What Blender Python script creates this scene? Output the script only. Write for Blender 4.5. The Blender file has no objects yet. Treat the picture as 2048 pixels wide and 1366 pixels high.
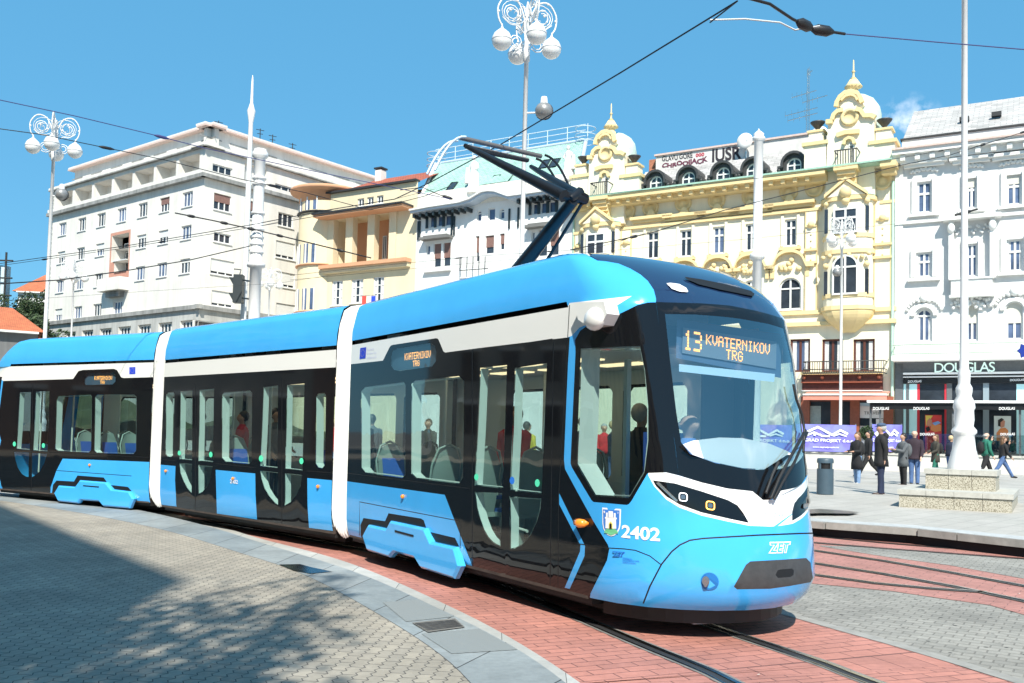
import bpy, bmesh, math, random
import numpy as np
from mathutils import Vector, Matrix, geometry
random.seed(7)
C=bpy.context.scene.collection
# ---------------- camera model (eye 1.7 m above the rails) ----------------
F=1850.;CX=1024.;CY=781.;ROLL=math.radians(1.4);H=1.7
PITCH=math.atan((868.-CY)*math.cos(ROLL)/F)
Fw=np.array([0,math.cos(PITCH),math.sin(PITCH)]);_r=np.array([1.,0,0]);_u=np.cross(_r,Fw)
R_=math.cos(ROLL)*_r+math.sin(ROLL)*_u; U_=-math.sin(ROLL)*_r+math.cos(ROLL)*_u
EYE=np.array([0,0,H])
def ray(x,y): return R_*(x-CX)/F-U_*(y-CY)/F+Fw
def atz(x,y,z): d=ray(x,y); return EYE+d*((z-H)/d[2])
def aty(x,y,Y): d=ray(x,y); return EYE+d*(Y/d[1])
def proj(p):
    v=np.asarray(p,float)-EYE; c=v@Fw
    return CX+F*(v@R_)/c, CY-F*(v@U_)/c
# ---------------- scene basics ----------------
sc=bpy.context.scene
cam=bpy.data.cameras.new('camera'); camo=bpy.data.objects.new('camera',cam); C.objects.link(camo)
cam.sensor_width=36; cam.lens=F/2048*36; cam.shift_y=(CY-683)/2048; cam.clip_start=.1; cam.clip_end=3000
M=Matrix.Identity(4)
for i in range(3): M[i][0]=R_[i]; M[i][1]=U_[i]; M[i][2]=-Fw[i]; M[i][3]=EYE[i]
camo.matrix_world=M; sc.camera=camo
sc.render.resolution_x=1024; sc.render.resolution_y=683
sc.view_settings.view_transform='Standard'; sc.view_settings.look='None'; sc.view_settings.gamma=1
sc.view_settings.exposure=EXPO if 'EXPO' in globals() else .95
SUN_EL=math.radians(47); SUN_AZ=(0.06,-1.0)      # horizontal direction towards the sun
w=bpy.data.worlds.new('World'); sc.world=w; w.use_nodes=True
def N(nt,t,**k):
    n=nt.nodes.new(t)
    for a,b in k.items():
        if a=='loc': continue
        setattr(n,a,b)
    return n
def setin(n,**k):
    for a,b in k.items():
        n.inputs[a.replace('_',' ')].default_value=b
nt=w.node_tree; nt.nodes.clear()
sky=N(nt,'ShaderNodeTexSky',sky_type='NISHITA'); sky.sun_disc=False
sky.sun_elevation=SUN_EL
_sv=Vector((SUN_AZ[0],SUN_AZ[1],0)).normalized()
sky.sun_rotation=math.atan2(_sv.x,_sv.y); sky.altitude=120; sky.air_density=1.0; sky.dust_density=.3; sky.ozone_density=1.4
bg=N(nt,'ShaderNodeBackground'); bg.inputs[1].default_value=.085
out=N(nt,'ShaderNodeOutputWorld')
# clouds: noise in direction space, only in some parts of the sky
tc=N(nt,'ShaderNodeTexCoord'); mp=N(nt,'ShaderNodeMapping'); mp.inputs['Scale'].default_value=(1,1,4.5)
no=N(nt,'ShaderNodeTexNoise'); setin(no,Scale=1.9,Detail=9.,Roughness=.58)
rp=N(nt,'ShaderNodeValToRGB'); rp.color_ramp.elements[0].position=.52; rp.color_ramp.elements[1].position=.70
nt.links.new(tc.outputs['Generated'],mp.inputs[0]); nt.links.new(mp.outputs[0],no.inputs['Vector']); nt.links.new(no.outputs[0],rp.inputs[0])
def dmask(d,lo,hi):
    vm=N(nt,'ShaderNodeVectorMath',operation='DOT_PRODUCT'); vm.inputs[1].default_value=Vector(d).normalized()
    nt.links.new(tc.outputs['Generated'],vm.inputs[0])
    mr=N(nt,'ShaderNodeMapRange'); mr.inputs[1].default_value=lo; mr.inputs[2].default_value=hi
    nt.links.new(vm.outputs['Value'],mr.inputs[0]); return mr.outputs[0]
m1=dmask((1,-.15,.42),.72,.9)            # cloud bank behind the photographer
m2=dmask(tuple(ray(1815,262)),.9993,.99995)  # small cloud behind the roofs on the right
mx=N(nt,'ShaderNodeMath',operation='MAXIMUM'); nt.links.new(m1,mx.inputs[0])
q2=N(nt,'ShaderNodeMath',operation='MULTIPLY'); no2=N(nt,'ShaderNodeTexNoise'); setin(no2,Scale=38.,Detail=8.,Roughness=.55); nt.links.new(tc.outputs['Generated'],no2.inputs['Vector'])
rp2=N(nt,'ShaderNodeValToRGB'); rp2.color_ramp.elements[0].position=.42; rp2.color_ramp.elements[1].position=.75; nt.links.new(no2.outputs[0],rp2.inputs[0])
nt.links.new(m2,q2.inputs[0]); nt.links.new(rp2.outputs[0],q2.inputs[1])
q1=N(nt,'ShaderNodeMath',operation='MULTIPLY'); nt.links.new(m1,q1.inputs[0]); nt.links.new(rp.outputs[0],q1.inputs[1])
nt.links.new(q1.outputs[0],mx.inputs[0]); nt.links.new(q2.outputs[0],mx.inputs[1])
mc=N(nt,'ShaderNodeMixRGB'); mc.inputs[2].default_value=(9.5,9.8,10.4,1)
nt.links.new(mx.outputs[0],mc.inputs[0]); 
tint=N(nt,'ShaderNodeMixRGB',blend_type='MULTIPLY'); tint.inputs[0].default_value=1; tint.inputs[2].default_value=(.62,.93,1.0,1)
nt.links.new(sky.outputs[0],tint.inputs[1])
ev=N(nt,'ShaderNodeMixRGB'); ev.inputs[0].default_value=.72; ev.inputs[2].default_value=(.78,2.95,5.1,1); nt.links.new(tint.outputs[0],ev.inputs[1]); nt.links.new(ev.outputs[0],mc.inputs[1])
nt.links.new(mc.outputs[0],bg.inputs[0]); nt.links.new(bg.outputs[0],out.inputs[0])
sl=bpy.data.lights.new('sun','SUN'); sl.energy=4.0; sl.angle=math.radians(.53); sl.color=(1,.95,.84)
so=bpy.data.objects.new('sun',sl); C.objects.link(so)
sd=Vector((_sv.x*math.cos(SUN_EL),_sv.y*math.cos(SUN_EL),math.sin(SUN_EL)))
so.rotation_euler=sd.to_track_quat('Z','Y').to_euler(); so.location=(0,-20,40)
# ---------------- materials ----------------
MATS={}
def srgb(r,g,b):
    f=lambda c:(c/255/12.92 if c/255<=.04045 else ((c/255+.055)/1.055)**2.4)
    return (f(r),f(g),f(b))
def mat(name,col,rough=.6,metal=0,var=0.,scale=6.,bump=0.,bscale=40.,spec=.5,emit=None,estr=0,coat=0.,streak=0.):
    if name in MATS: return MATS[name]
    m=bpy.data.materials.new(name); m.use_nodes=True; nt=m.node_tree; b=nt.nodes['Principled BSDF']
    b.inputs['Base Color'].default_value=(*col,1); b.inputs['Roughness'].default_value=rough; b.inputs['Metallic'].default_value=metal
    b.inputs['Specular IOR Level'].default_value=spec
    if coat: b.inputs['Coat Weight'].default_value=coat; b.inputs['Coat Roughness'].default_value=.03
    g=N(nt,'ShaderNodeNewGeometry')
    if var:
        n1=N(nt,'ShaderNodeTexNoise'); setin(n1,Scale=scale,Detail=6.,Roughness=.6); nt.links.new(g.outputs['Position'],n1.inputs['Vector'])
        r=N(nt,'ShaderNodeMapRange'); r.inputs[1].default_value=.3; r.inputs[2].default_value=.7; r.inputs[3].default_value=1-var; r.inputs[4].default_value=1+var*.5
        nt.links.new(n1.outputs[0],r.inputs[0])
        v=r.outputs[0]
        if streak:
            mpp=N(nt,'ShaderNodeMapping'); mpp.inputs['Scale'].default_value=(1.5,1.5,.12); nt.links.new(g.outputs['Position'],mpp.inputs[0])
            n2=N(nt,'ShaderNodeTexNoise'); setin(n2,Scale=1.0,Detail=5.,Roughness=.65); nt.links.new(mpp.outputs[0],n2.inputs['Vector'])
            r2=N(nt,'ShaderNodeMapRange'); r2.inputs[1].default_value=.35; r2.inputs[2].default_value=.6; r2.inputs[3].default_value=1-streak; r2.inputs[4].default_value=1
            nt.links.new(n2.outputs[0],r2.inputs[0]); mm=N(nt,'ShaderNodeMath',operation='MULTIPLY'); nt.links.new(v,mm.inputs[0]); nt.links.new(r2.outputs[0],mm.inputs[1]); v=mm.outputs[0]
        mxx=N(nt,'ShaderNodeVectorMath',operation='SCALE'); mxx.inputs[0].default_value=col; nt.links.new(v,mxx.inputs['Scale']); nt.links.new(mxx.outputs[0],b.inputs['Base Color'])
    if bump:
        n3=N(nt,'ShaderNodeTexNoise'); setin(n3,Scale=bscale,Detail=3.); nt.links.new(g.outputs['Position'],n3.inputs['Vector'])
        bp=N(nt,'ShaderNodeBump'); bp.inputs['Strength'].default_value=bump; bp.inputs['Distance'].default_value=.02
        nt.links.new(n3.outputs[0],bp.inputs['Height']); nt.links.new(bp.outputs[0],b.inputs['Normal'])
    if emit: b.inputs['Emission Color'].default_value=(*emit,1); b.inputs['Emission Strength'].default_value=estr
    MATS[name]=m; return m
def glass(name,tint=(.45,.62,.6),base=.07,rough=.0,wav=0.):
    if name in MATS: return MATS[name]
    m=bpy.data.materials.new(name); m.use_nodes=True; nt=m.node_tree; nt.nodes.clear()
    t=N(nt,'ShaderNodeBsdfTransparent'); t.inputs[0].default_value=(*tint,1)
    g=N(nt,'ShaderNodeBsdfGlossy'); g.inputs['Roughness'].default_value=rough; g.inputs[0].default_value=(1,1,1,1)
    # reflectance from the angle alone, the same for both faces of the pane
    gm=N(nt,'ShaderNodeNewGeometry'); dt=N(nt,'ShaderNodeVectorMath',operation='DOT_PRODUCT'); nt.links.new(gm.outputs['Incoming'],dt.inputs[0]); nt.links.new(gm.outputs['Normal'],dt.inputs[1])
    ab=N(nt,'ShaderNodeMath',operation='ABSOLUTE'); nt.links.new(dt.outputs['Value'],ab.inputs[0]); om=N(nt,'ShaderNodeMath',operation='SUBTRACT'); om.inputs[0].default_value=1; nt.links.new(ab.outputs[0],om.inputs[1])
    pw=N(nt,'ShaderNodeMath',operation='POWER'); pw.inputs[1].default_value=4.; nt.links.new(om.outputs[0],pw.inputs[0])
    a=N(nt,'ShaderNodeMath',operation='MULTIPLY_ADD'); a.inputs[1].default_value=.9; a.inputs[2].default_value=.06+base; a.use_clamp=True; nt.links.new(pw.outputs[0],a.inputs[0])
    mx=N(nt,'ShaderNodeMixShader'); nt.links.new(a.outputs[0],mx.inputs[0]); nt.links.new(t.outputs[0],mx.inputs[1]); nt.links.new(g.outputs[0],mx.inputs[2])
    if wav:
        ge=N(nt,'ShaderNodeNewGeometry'); n=N(nt,'ShaderNodeTexNoise'); setin(n,Scale=1.6,Detail=2.); nt.links.new(ge.outputs['Position'],n.inputs['Vector'])
        bp=N(nt,'ShaderNodeBump'); bp.inputs['Strength'].default_value=wav; bp.inputs['Distance'].default_value=.05; nt.links.new(n.outputs[0],bp.inputs['Height'])
        nt.links.new(bp.outputs[0],g.inputs['Normal'])
    o=N(nt,'ShaderNodeOutputMaterial'); nt.links.new(mx.outputs[0],o.inputs[0]); MATS[name]=m; return m
# ---------------- object helpers ----------------
def tag(o,label=None,cat=None,group=None,kind=None):
    if label: o['label']=label
    if cat: o['category']=cat
    if group: o['group']=group
    if kind: o['kind']=kind
    return o
def empty(name,loc=(0,0,0),rz=0,label=None,cat=None,group=None):
    o=bpy.data.objects.new(name,None); C.objects.link(o); o.location=loc; o.rotation_euler=(0,0,rz); o.empty_display_size=.2
    return tag(o,label,cat,group)
def link(name,me,parent=None,world=True):
    o=bpy.data.objects.new(name,me); C.objects.link(o)
    if parent is not None:
        o.parent=parent
        if world: o.matrix_parent_inverse=pinv(parent)
    return o
def pinv(p):
    m=Matrix.Identity(4); ch=[]
    q=p
    while q is not None: ch.append(q); q=q.parent
    for q in reversed(ch):
        m=m@q.matrix_parent_inverse@q.matrix_basis
    return m.inverted()
class MB:
    def __init__(s): s.v=[]; s.f=[]; s.mi=[]; s.sm=[]; s.m=[]; s.cuts=[]
    def cut(s): s.cuts.append(len(s.f)); return s
    def mid(s,m):
        if m is None: return -1
        if m not in s.m: s.m.append(m)
        return s.m.index(m)
    def add(s,vs,fs,m=None,smooth=False):
        b=len(s.v); s.v+= [tuple(map(float,p)) for p in vs]; k=s.mid(m)
        for f in fs: s.f.append(tuple(b+i for i in f)); s.mi.append(k); s.sm.append(smooth)
        return s
    def box(s,x0,x1,y0,y1,z0,z1,m=None,fr=None):
        vs=[(x,y,z) for z in (z0,z1) for y in (y0,y1) for x in (x0,x1)]
        if fr is not None: vs=[fr(*p) for p in vs]
        return s.add(vs,[(0,2,3,1),(4,5,7,6),(0,1,5,4),(2,6,7,3),(0,4,6,2),(1,3,7,5)],m)
    def prism(s,poly,d0,d1,fr,m=None,smooth=False):
        # poly of (a,b), extruded over third coordinate d0..d1; fr(a,b,d)->xyz
        n=len(poly); vs=[fr(a,b,d0) for a,b in poly]+[fr(a,b,d1) for a,b in poly]
        fs=[(i,(i+1)%n,n+(i+1)%n,n+i) for i in range(n)]
        s.add(vs,fs,m,smooth)
        tris=geometry.tessellate_polygon([[Vector((a,b,0)) for a,b in poly]])
        s.add(vs[:n],[t for t in tris],m); s.add(vs[n:],[t[::-1] for t in tris],m); return s
    def tube(s,pts,r,n=8,m=None,closed=False,smooth=True,cap=True):
        pts=[Vector(p) for p in pts]; rs=r if isinstance(r,(list,tuple)) else [r]*len(pts)
        vs=[];N_=len(pts); prev=None
        for i,p in enumerate(pts):
            if closed: t=pts[(i+1)%N_]-pts[i-1]
            else: t=(pts[min(i+1,N_-1)]-pts[max(i-1,0)])
            if t.length<1e-9: t=Vector((0,0,1))
            t.normalize()
            if prev is None:
                a=Vector((0,0,1)) if abs(t.z)<.9 else Vector((1,0,0)); u=t.cross(a).normalized()
            else: u=(prev-t*prev.dot(t)); u=u.normalized() if u.length>1e-6 else t.orthogonal().normalized()
            prev=u; v=t.cross(u)
            for k in range(n):
                an=2*math.pi*k/n; vs.append(p+(u*math.cos(an)+v*math.sin(an))*rs[i])
        fs=[]
        for i in range(N_ if closed else N_-1):
            j=(i+1)%N_
            for k in range(n): fs.append((i*n+k,i*n+(k+1)%n,j*n+(k+1)%n,j*n+k))
        s.add(vs,fs,m,smooth)
        if cap and not closed:
            s.add(vs[:n],[tuple(range(n))[::-1]],m); s.add(vs[-n:],[tuple(range(n))],m)
        return s
    def lathe(s,prof,c,n=16,m=None,smooth=True,ax=None):
        # prof: (r,z) list, c: centre
        vs=[]
        for r,z in prof:
            for k in range(n):
                an=2*math.pi*k/n; p=(r*math.cos(an),r*math.sin(an),z)
                if ax is not None: p=ax(*p)
                vs.append((c[0]+p[0],c[1]+p[1],c[2]+p[2]))
        fs=[(i*n+k,i*n+(k+1)%n,(i+1)*n+(k+1)%n,(i+1)*n+k) for i in range(len(prof)-1) for k in range(n)]
        s.add(vs,fs,m,smooth); s.add(vs[:n],[tuple(range(n))[::-1]],m); s.add(vs[-n:],[tuple(range(n))],m); return s
    def sphere(s,c,r,m=None,n=16,sz=1.):
        prof=[(max(r*math.sin(math.pi*i/(n//2)),1e-4),-r*sz*math.cos(math.pi*i/(n//2))) for i in range(n//2+1)]
        return s.lathe(prof,c,n,m)
    def build(s,name,m=None,parent=None,recalc=True,**t):
        cs=[c for c in s.cuts if 0<c<len(s.f)]
        if cs:   # the pieces between two cuts become objects of their own
            first=None
            for a,b in zip([0]+cs,cs+[len(s.f)]):
                if a==b: continue
                q=MB(); ids=sorted({i for f in s.f[a:b] for i in f}); mp={i:k for k,i in enumerate(ids)}
                q.v=[s.v[i] for i in ids]; q.f=[tuple(mp[i] for i in f) for f in s.f[a:b]]; q.sm=s.sm[a:b]
                used=sorted(set(k for k in s.mi[a:b] if k>=0)); q.m=[s.m[k] for k in used]; mm={k:j for j,k in enumerate(used)}; mm[-1]=-1; q.mi=[mm[k] for k in s.mi[a:b]]
                o=q.build(name,m,parent,recalc,**t); first=first or o
            return first
        me=bpy.data.meshes.new(name); me.from_pydata(s.v,[],s.f)
        ml=list(s.m); mi=list(s.mi)
        if -1 in mi:
            base=m or (ml[0] if ml else None)
            if base is not None and base not in ml: ml.append(base)
            bi=ml.index(base) if base is not None else 0; mi=[bi if k<0 else k for k in mi]
        for x in ml: me.materials.append(x)
        me.polygons.foreach_set('material_index',mi); me.polygons.foreach_set('use_smooth',s.sm); me.update()
        if recalc:
            bm=bmesh.new(); bm.from_mesh(me); bmesh.ops.recalc_face_normals(bm,faces=bm.faces); bm.to_mesh(me); bm.free()
        o=link(name,me,parent); tag(o,**t) if t else None
        return o
def pip(poly,x,y):
    c=False;n=len(poly);j=n-1
    for i in range(n):
        xi,yi=poly[i];xj,yj=poly[j]
        if (yi>y)!=(yj>y) and x<(xj-xi)*(y-yi)/(yj-yi)+xi: c=not c
        j=i
    return c
def strip2d(pl,wd):
    L=[];Rr=[]
    for i,p in enumerate(pl):
        a=pl[max(i-1,0)];b=pl[min(i+1,len(pl)-1)];dx,dy=b[0]-a[0],b[1]-a[1];l=math.hypot(dx,dy) or 1
        nx,ny=-dy/l*wd/2,dx/l*wd/2; L.append((p[0]+nx,p[1]+ny)); Rr.append((p[0]-nx,p[1]-ny))
    return L+Rr[::-1]
def mosaic(outer,regions,mapf,specs,gu,gv,parent,outref,reveal=None):
    """outer/regions polygons in a surface's own (u,v) coordinates; later regions win.
    regions: (key,poly); specs[key]=(name,material) ; key starting '#' = hole"""
    us=[p[0] for p in outer];vs=[p[1] for p in outer]
    V=[];E=[]
    def addpoly(p):
        b=len(V); n=len(p)
        for q in p: V.append(Vector(q))
        for i in range(n): E.append((b+i,b+(i+1)%n))
    if isinstance(gv,(list,tuple)):   # give long edges a point at every level, so that they follow the curved section
        def dens(p):
            o=[]
            for i,a in enumerate(p):
                b=p[(i+1)%len(p)]; o.append(a); dv=b[1]-a[1]
                if abs(dv)>.12:
                    ls=[g for g in gv if min(a[1],b[1])+.01<g<max(a[1],b[1])-.01]; ls=ls if dv>0 else ls[::-1]
                    o+=[(a[0]+(b[0]-a[0])*(g-a[1])/dv,g) for g in ls]
            return o
        outer=dens(outer); regions=[(k,dens(p) if k in ('roof','blue') else p) for k,p in regions]
    addpoly(outer)
    for k,p in regions: addpoly(p)
    u=min(us)
    gl=gu if isinstance(gu,(list,tuple)) else list(np.arange(min(us)+1e-3,max(us),gu))
    vl=gv if isinstance(gv,(list,tuple)) else list(np.arange(min(vs)+1e-3,max(vs),gv))
    for a in gl:
        for b in vl:
            V.append(Vector((a,b)))
    r=geometry.delaunay_2d_cdt(V,E,[],0,1e-5); ov,oe,of=r[0],r[1],r[2]
    cls={}
    bbs=[(min(q[0] for q in p),max(q[0] for q in p),min(q[1] for q in p),max(q[1] for q in p)) for k,p in regions]
    for f in of:
        cx=sum(ov[i].x for i in f)/3; cy=sum(ov[i].y for i in f)/3
        if not pip(outer,cx,cy): continue
        key=None
        for ri in range(len(regions)-1,-1,-1):
            (k,p),bb=regions[ri],bbs[ri]
            if bb[0]<=cx<=bb[1] and bb[2]<=cy<=bb[3] and pip(p,cx,cy): key=k+'@%d'%ri;break
        if key is None or key[0]=='#': continue
        cls.setdefault(key,[]).append(f)
    P={};Nn={}
    def pt(i):
        if i not in P:
            a,b=ov[i].x,ov[i].y; p=np.array(mapf(a,b)); e=1e-3
            du=(np.array(mapf(a+e,b))-np.array(mapf(a-e,b))); dv=(np.array(mapf(a,b+e))-np.array(mapf(a,b-e)))
            n=np.cross(du,dv); l=np.linalg.norm(n); n=n/l if l>1e-12 else np.array([0,0,1.])
            if n@(p-outref(p))<0: n=-n
            P[i]=p;Nn[i]=n
        return P[i],Nn[i]
    res={}
    for key,fs in sorted(cls.items(),key=lambda q:(1 if len(specs[q[0].split('@')[0]])>2 and specs[q[0].split('@')[0]][2] else 0,int(q[0].split('@')[1]))):
        k0=key.split('@')[0]; nm,ma=specs[k0][:2]; idx={};vv=[];nn=[];ff=[]
        for f in fs:
            g=[]
            for i in f:
                if i not in idx: idx[i]=len(vv); p,n=pt(i); vv.append(tuple(p)); nn.append(tuple(n))
                g.append(idx[i])
            a,b,c=[np.array(vv[q]) for q in g]; fn=np.cross(b-a,c-a)
            if fn@np.array(nn[g[0]])<0: g=g[::-1]
            ff.append(g)
        me=bpy.data.meshes.new(nm); me.from_pydata(vv,[],ff); me.materials.append(ma); me.polygons.foreach_set('use_smooth',[True]*len(ff)); me.update()
        me.normals_split_custom_set_from_vertices(nn)
        par=parent
        if len(specs[k0])>2 and specs[k0][2]: par=res.get(specs[k0][2],parent)
        ob=link(nm,me,par)
        if k0 not in res: res[k0]=ob
    return res
def text_mesh(txt,size=1.,extrude=0.,offset=0.,shear=0.,align='LEFT',space=1.0):
    cu=bpy.data.curves.new('t','FONT'); cu.body=txt; cu.size=size; cu.extrude=extrude; cu.offset=offset; cu.shear=shear; cu.align_x=align; cu.space_character=space; cu.resolution_u=4
    o=bpy.data.objects.new('t',cu); C.objects.link(o); dg=bpy.context.evaluated_depsgraph_get()
    me=bpy.data.meshes.new_from_object(o.evaluated_get(dg)); bpy.data.objects.remove(o)
    vs=[tuple(v.co) for v in me.vertices]; fs=[tuple(p.vertices) for p in me.polygons]
    bpy.data.meshes.remove(me); return vs,fs
def norm_text(txt,**k):
    vs,fs=text_mesh(txt,**k); xs=[v[0] for v in vs]; ys=[v[1] for v in vs]
    x0,x1,y0,y1=min(xs),max(xs),min(ys),max(ys)
    return [((v[0]-x0)/(x1-x0),(v[1]-y0)/(y1-y0),v[2]) for v in vs],fs
# =============== TRAM ===============
PAINT=mat('tram_blue_paint',(.055,.415,.90),var=.07,scale=1.3,rough=.16,coat=.8,spec=.5)
WHITEP=mat('tram_white_paint',(.82,.82,.80),rough=.18,coat=.6)
BLACKP=mat('tram_black_gloss',(.006,.0065,.008),rough=.04,coat=.0,spec=.5)
NAVY=mat('tram_navy_paint',(.012,.028,.075),rough=.08,coat=1.)
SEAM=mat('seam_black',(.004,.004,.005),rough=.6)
GLS=glass('tram_window_glass',(.60,.74,.72),.03,0,.06)
GLF=glass('tram_windscreen_glass',(.70,.82,.86),.2,0,.02)
RUB=mat('black_rubber',(.012,.012,.013),rough=.5)
GREYP=mat('dark_grey_plastic',(.05,.052,.056),rough=.5,var=.25,scale=14,bump=.05)
UNDER=mat('underframe_black',(.02,.019,.018),rough=.6,var=.4,scale=5)
UNDERB=mat('underframe_brown_dust',(.06,.045,.038),rough=.8,var=.4,scale=5)
LINING=mat('interior_lining_pale',(.72,.80,.78),rough=.4)
STEEL=mat('brushed_steel',(.6,.6,.58),rough=.25,metal=1)
ALU=mat('roof_equipment_grey',(.35,.36,.37),rough=.5,var=.3,scale=4)
AMBER=mat('amber_lens',(.85,.25,.02),rough=.15,coat=1,emit=(1,.3,.02),estr=.05)
LAMPW=mat('lamp_lens_white',(.85,.87,.9),rough=.12,coat=1)
LED=mat('orange_led',(.9,.35,.05),rough=.4,emit=(1,.38,.08),estr=2.2)
LEDB=mat('led_panel_blue_grey',(.10,.16,.26),rough=.35)
VT=[.25,.35,.5,.8,1.07,1.2,1.42,2.0,2.5,2.88,3.05,3.2,3.32,3.4,3.5,3.7,4.0,4.2]
T_z=[.25,.35,.5,.8,1.07,1.2,1.42,2.0,2.5,2.88,3.05,3.2,3.32,3.4,3.46,3.50,3.52,3.53]
T_sc=[1.60,1.70,1.755,1.70,1.61,1.585,1.53,1.39,1.25,1.13,1.01,.85,.64,.44,.2,-.15,-.4,-.6]
T_w=[.06,.03,.008,0,0,0,0,0,0,0,.008,.04,.07,.10,.20,.45,.8,1.149]
T_s0=[.5,.58,.6,.62,.65,.68,.7,.62,.55,.45,.32,.2,.08,0,-.2,-.4,-.6,-.78]
T_n=[2.0,2.0,2.05,2.1,2.15,2.2,2.25,2.45,2.7,2.8,2.7,2.5,2.4,2.3,2.2,2.1,2,2]
class Surf:
    def __init__(s,P,ang,cab=True,rev=False,amin=-4.6,amax=7.0):
        s.P=np.array(P,float); s.h=np.array([math.cos(ang),math.sin(ang)])
        s.inn=np.array([-s.h[1],s.h[0]])*(-1 if rev else 1); s.cab=cab; s.amin=amin; s.amax=amax; s.g=None
    def at(s,sx,w,z): p=s.P+s.h*sx+s.inn*w; return (p[0],p[1],z)
    def S(s,a,v):
        z=float(np.interp(v,VT,T_z)); wo=float(np.interp(v,VT,T_w))
        if not s.cab: return s.at(a,wo,z)
        s0=float(np.interp(v,VT,T_s0)); n=float(np.interp(v,VT,T_n)); D=float(np.interp(v,VT,T_sc))-s0
        if a<=-.8: return s.at(a,wo,z)
        if a<=.2: return s.at(-.8+(a+.8)*(s0+.8),wo,z)
        if a<2.2:
            th=(a-.2)/2*math.pi; c=math.cos(th); sn=max(math.sin(th),0)
            return s.at(s0+D*sn**(2/n),1.15-(1.15-wo)*math.copysign(abs(c)**(2/n),c),z)
        if a<3.2: return s.at(s0-(a-2.2)*(s0+.8),2.3-wo,z)
        return s.at(2.4-a,2.3-wo,z)
    def F(s,a,v): # far wall of a straight module
        z=float(np.interp(v,VT,T_z)); wo=float(np.interp(v,VT,T_w)); return s.at(a,2.3-wo,z)
    def grid(s):
        A=np.linspace(s.amin,min(s.amax,2.4),220) if s.cab else np.linspace(s.amin,s.amax,60)
        Vv=np.concatenate([np.linspace(.25,3.4,60),np.linspace(3.45,4.2,12)])
        s.g=[]
        for a in A:
            for v in Vv:
                p=np.array(s.S(a,v)); e=1e-3
                n=np.cross(np.array(s.S(a+e,v))-p,np.array(s.S(a,v+e))-p)
                c=np.array([*(s.P+s.inn*1.15+s.h*min(a,.2)),1.8])
                if n@(p-c)<0: n=-n
                if n@(EYE-p)<=0: continue
                x,y=proj(p); s.g.append((x,y,a,v))
        s.g=np.array(s.g)
    def inv(s,x,y):
        if s.g is None: s.grid()
        d=(s.g[:,0]-x)**2+(s.g[:,1]-y)**2; k=d.argmin(); a,v=s.g[k,2],s.g[k,3]; best=(d[k],a,v)
        for it in range(12):
            x0,y0=proj(s.S(a,v)); e=1e-4
            xa,ya=proj(s.S(a+e,v)); xv,yv=proj(s.S(a,v+e))
            J=np.array([[(xa-x0)/e,(xv-x0)/e],[(ya-y0)/e,(yv-y0)/e]]); rr=np.array([x-x0,y-y0]); er=rr@rr
            if er<best[0]: best=(er,a,v)
            if er<1e-4: break
            try: st=np.linalg.solve(J,rr)
            except Exception: break
            m=max(abs(st[0]),abs(st[1])); 
            if m>.3: st*=.3/m
            a+=st[0]; v=min(max(v+st[1],.25),4.2)
        return (float(best[1]),float(best[2]))
    def poly(s,pts,step=14,closed=True):
        o=[];n=len(pts)
        for i in range(n if closed else n-1):
            p=pts[i];q=pts[(i+1)%n]; L=math.hypot(q[0]-p[0],q[1]-p[1]); k=max(1,int(L/step))
            for j in range(k): o.append(s.inv(p[0]+(q[0]-p[0])*j/k,p[1]+(q[1]-p[1])*j/k))
        if not closed: o.append(s.inv(*pts[-1]))
        return o
    def ref(s,p):
        q=np.array(p[:2])-s.P; sx=q@s.h; sx=min(sx,0.2) if s.cab else sx
        c=s.P+s.h*sx+s.inn*1.15; return np.array([c[0],c[1],1.9 if p[2]<3.3 else 1.0])
    def onw(s,x,y,w): # pixel -> (s,z) on a vertical plane parallel to the side
        d=ray(x,y); t=((s.P+s.inn*w)@s.inn)/(d[:2]@s.inn); p=d*t+EYE; return float((p[:2]-s.P)@s.h),float(p[2])
    def decal(s,name,vs,fs,quad,m,parent,off=.004,**t):
        # vs in 0..1 x 0..1; quad = pixel corners bl,br,tr,tl
        q=[s.inv(*c) for c in quad]; out=[]
        for u,v,*_ in vs:
            a=[(1-u)*(1-v)*q[0][i]+u*(1-v)*q[1][i]+u*v*q[2][i]+(1-u)*v*q[3][i] for i in (0,1)]
            p=np.array(s.S(*a)); e=1e-3
            n=np.cross(np.array(s.S(a[0]+e,a[1]))-p,np.array(s.S(a[0],a[1]+e))-p); n/=np.linalg.norm(n)
            if n@(p-s.ref(p))<0: n=-n
            out.append(tuple(p+n*off))
        mb=MB(); mb.add(out,fs,m); return mb.build(name,m,parent,recalc=False,**t)
front=Surf((.398,8.677),math.radians(-56.5))
mid=Surf((-2.46,12.86),math.radians(-44.4),cab=False,amin=-5.6,amax=.2)
_r0=Surf((-6.72,17.2),math.radians(149),rev=True)
_so=_r0.onw(22.4,761.6,0)[0]-.13
rear=Surf(_r0.P+_r0.h*_so,math.radians(149),rev=True,amin=-_so-.05)
AM_R=-_so-.05
# mid module ends in its own s
def msz(x,y): return mid.onw(x,y,0)
MS0,MS1=msz(321,929)[0],msz(664,960)[0]
FS0=front.onw(694,962,0)[0]
mid.amin,mid.amax=MS0,MS1; front.amin=FS0
print('module ends',FS0,MS0,MS1,AM_R,'rear bt',rear.onw(22.4,761.6,0),rear.onw(308,754,0))
tram=empty('tram',front.at(-2,1.15,0),label='long blue, white and black articulated tram on route 13 rounding the curve',cat='tram')
def regs(S,items):
    return [(k,S.poly(p) if k[0]!='~' else p) for k,p in items]
def mirror(pl): return [(2.4-a,v) for a,v in pl[::-1]]
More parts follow.
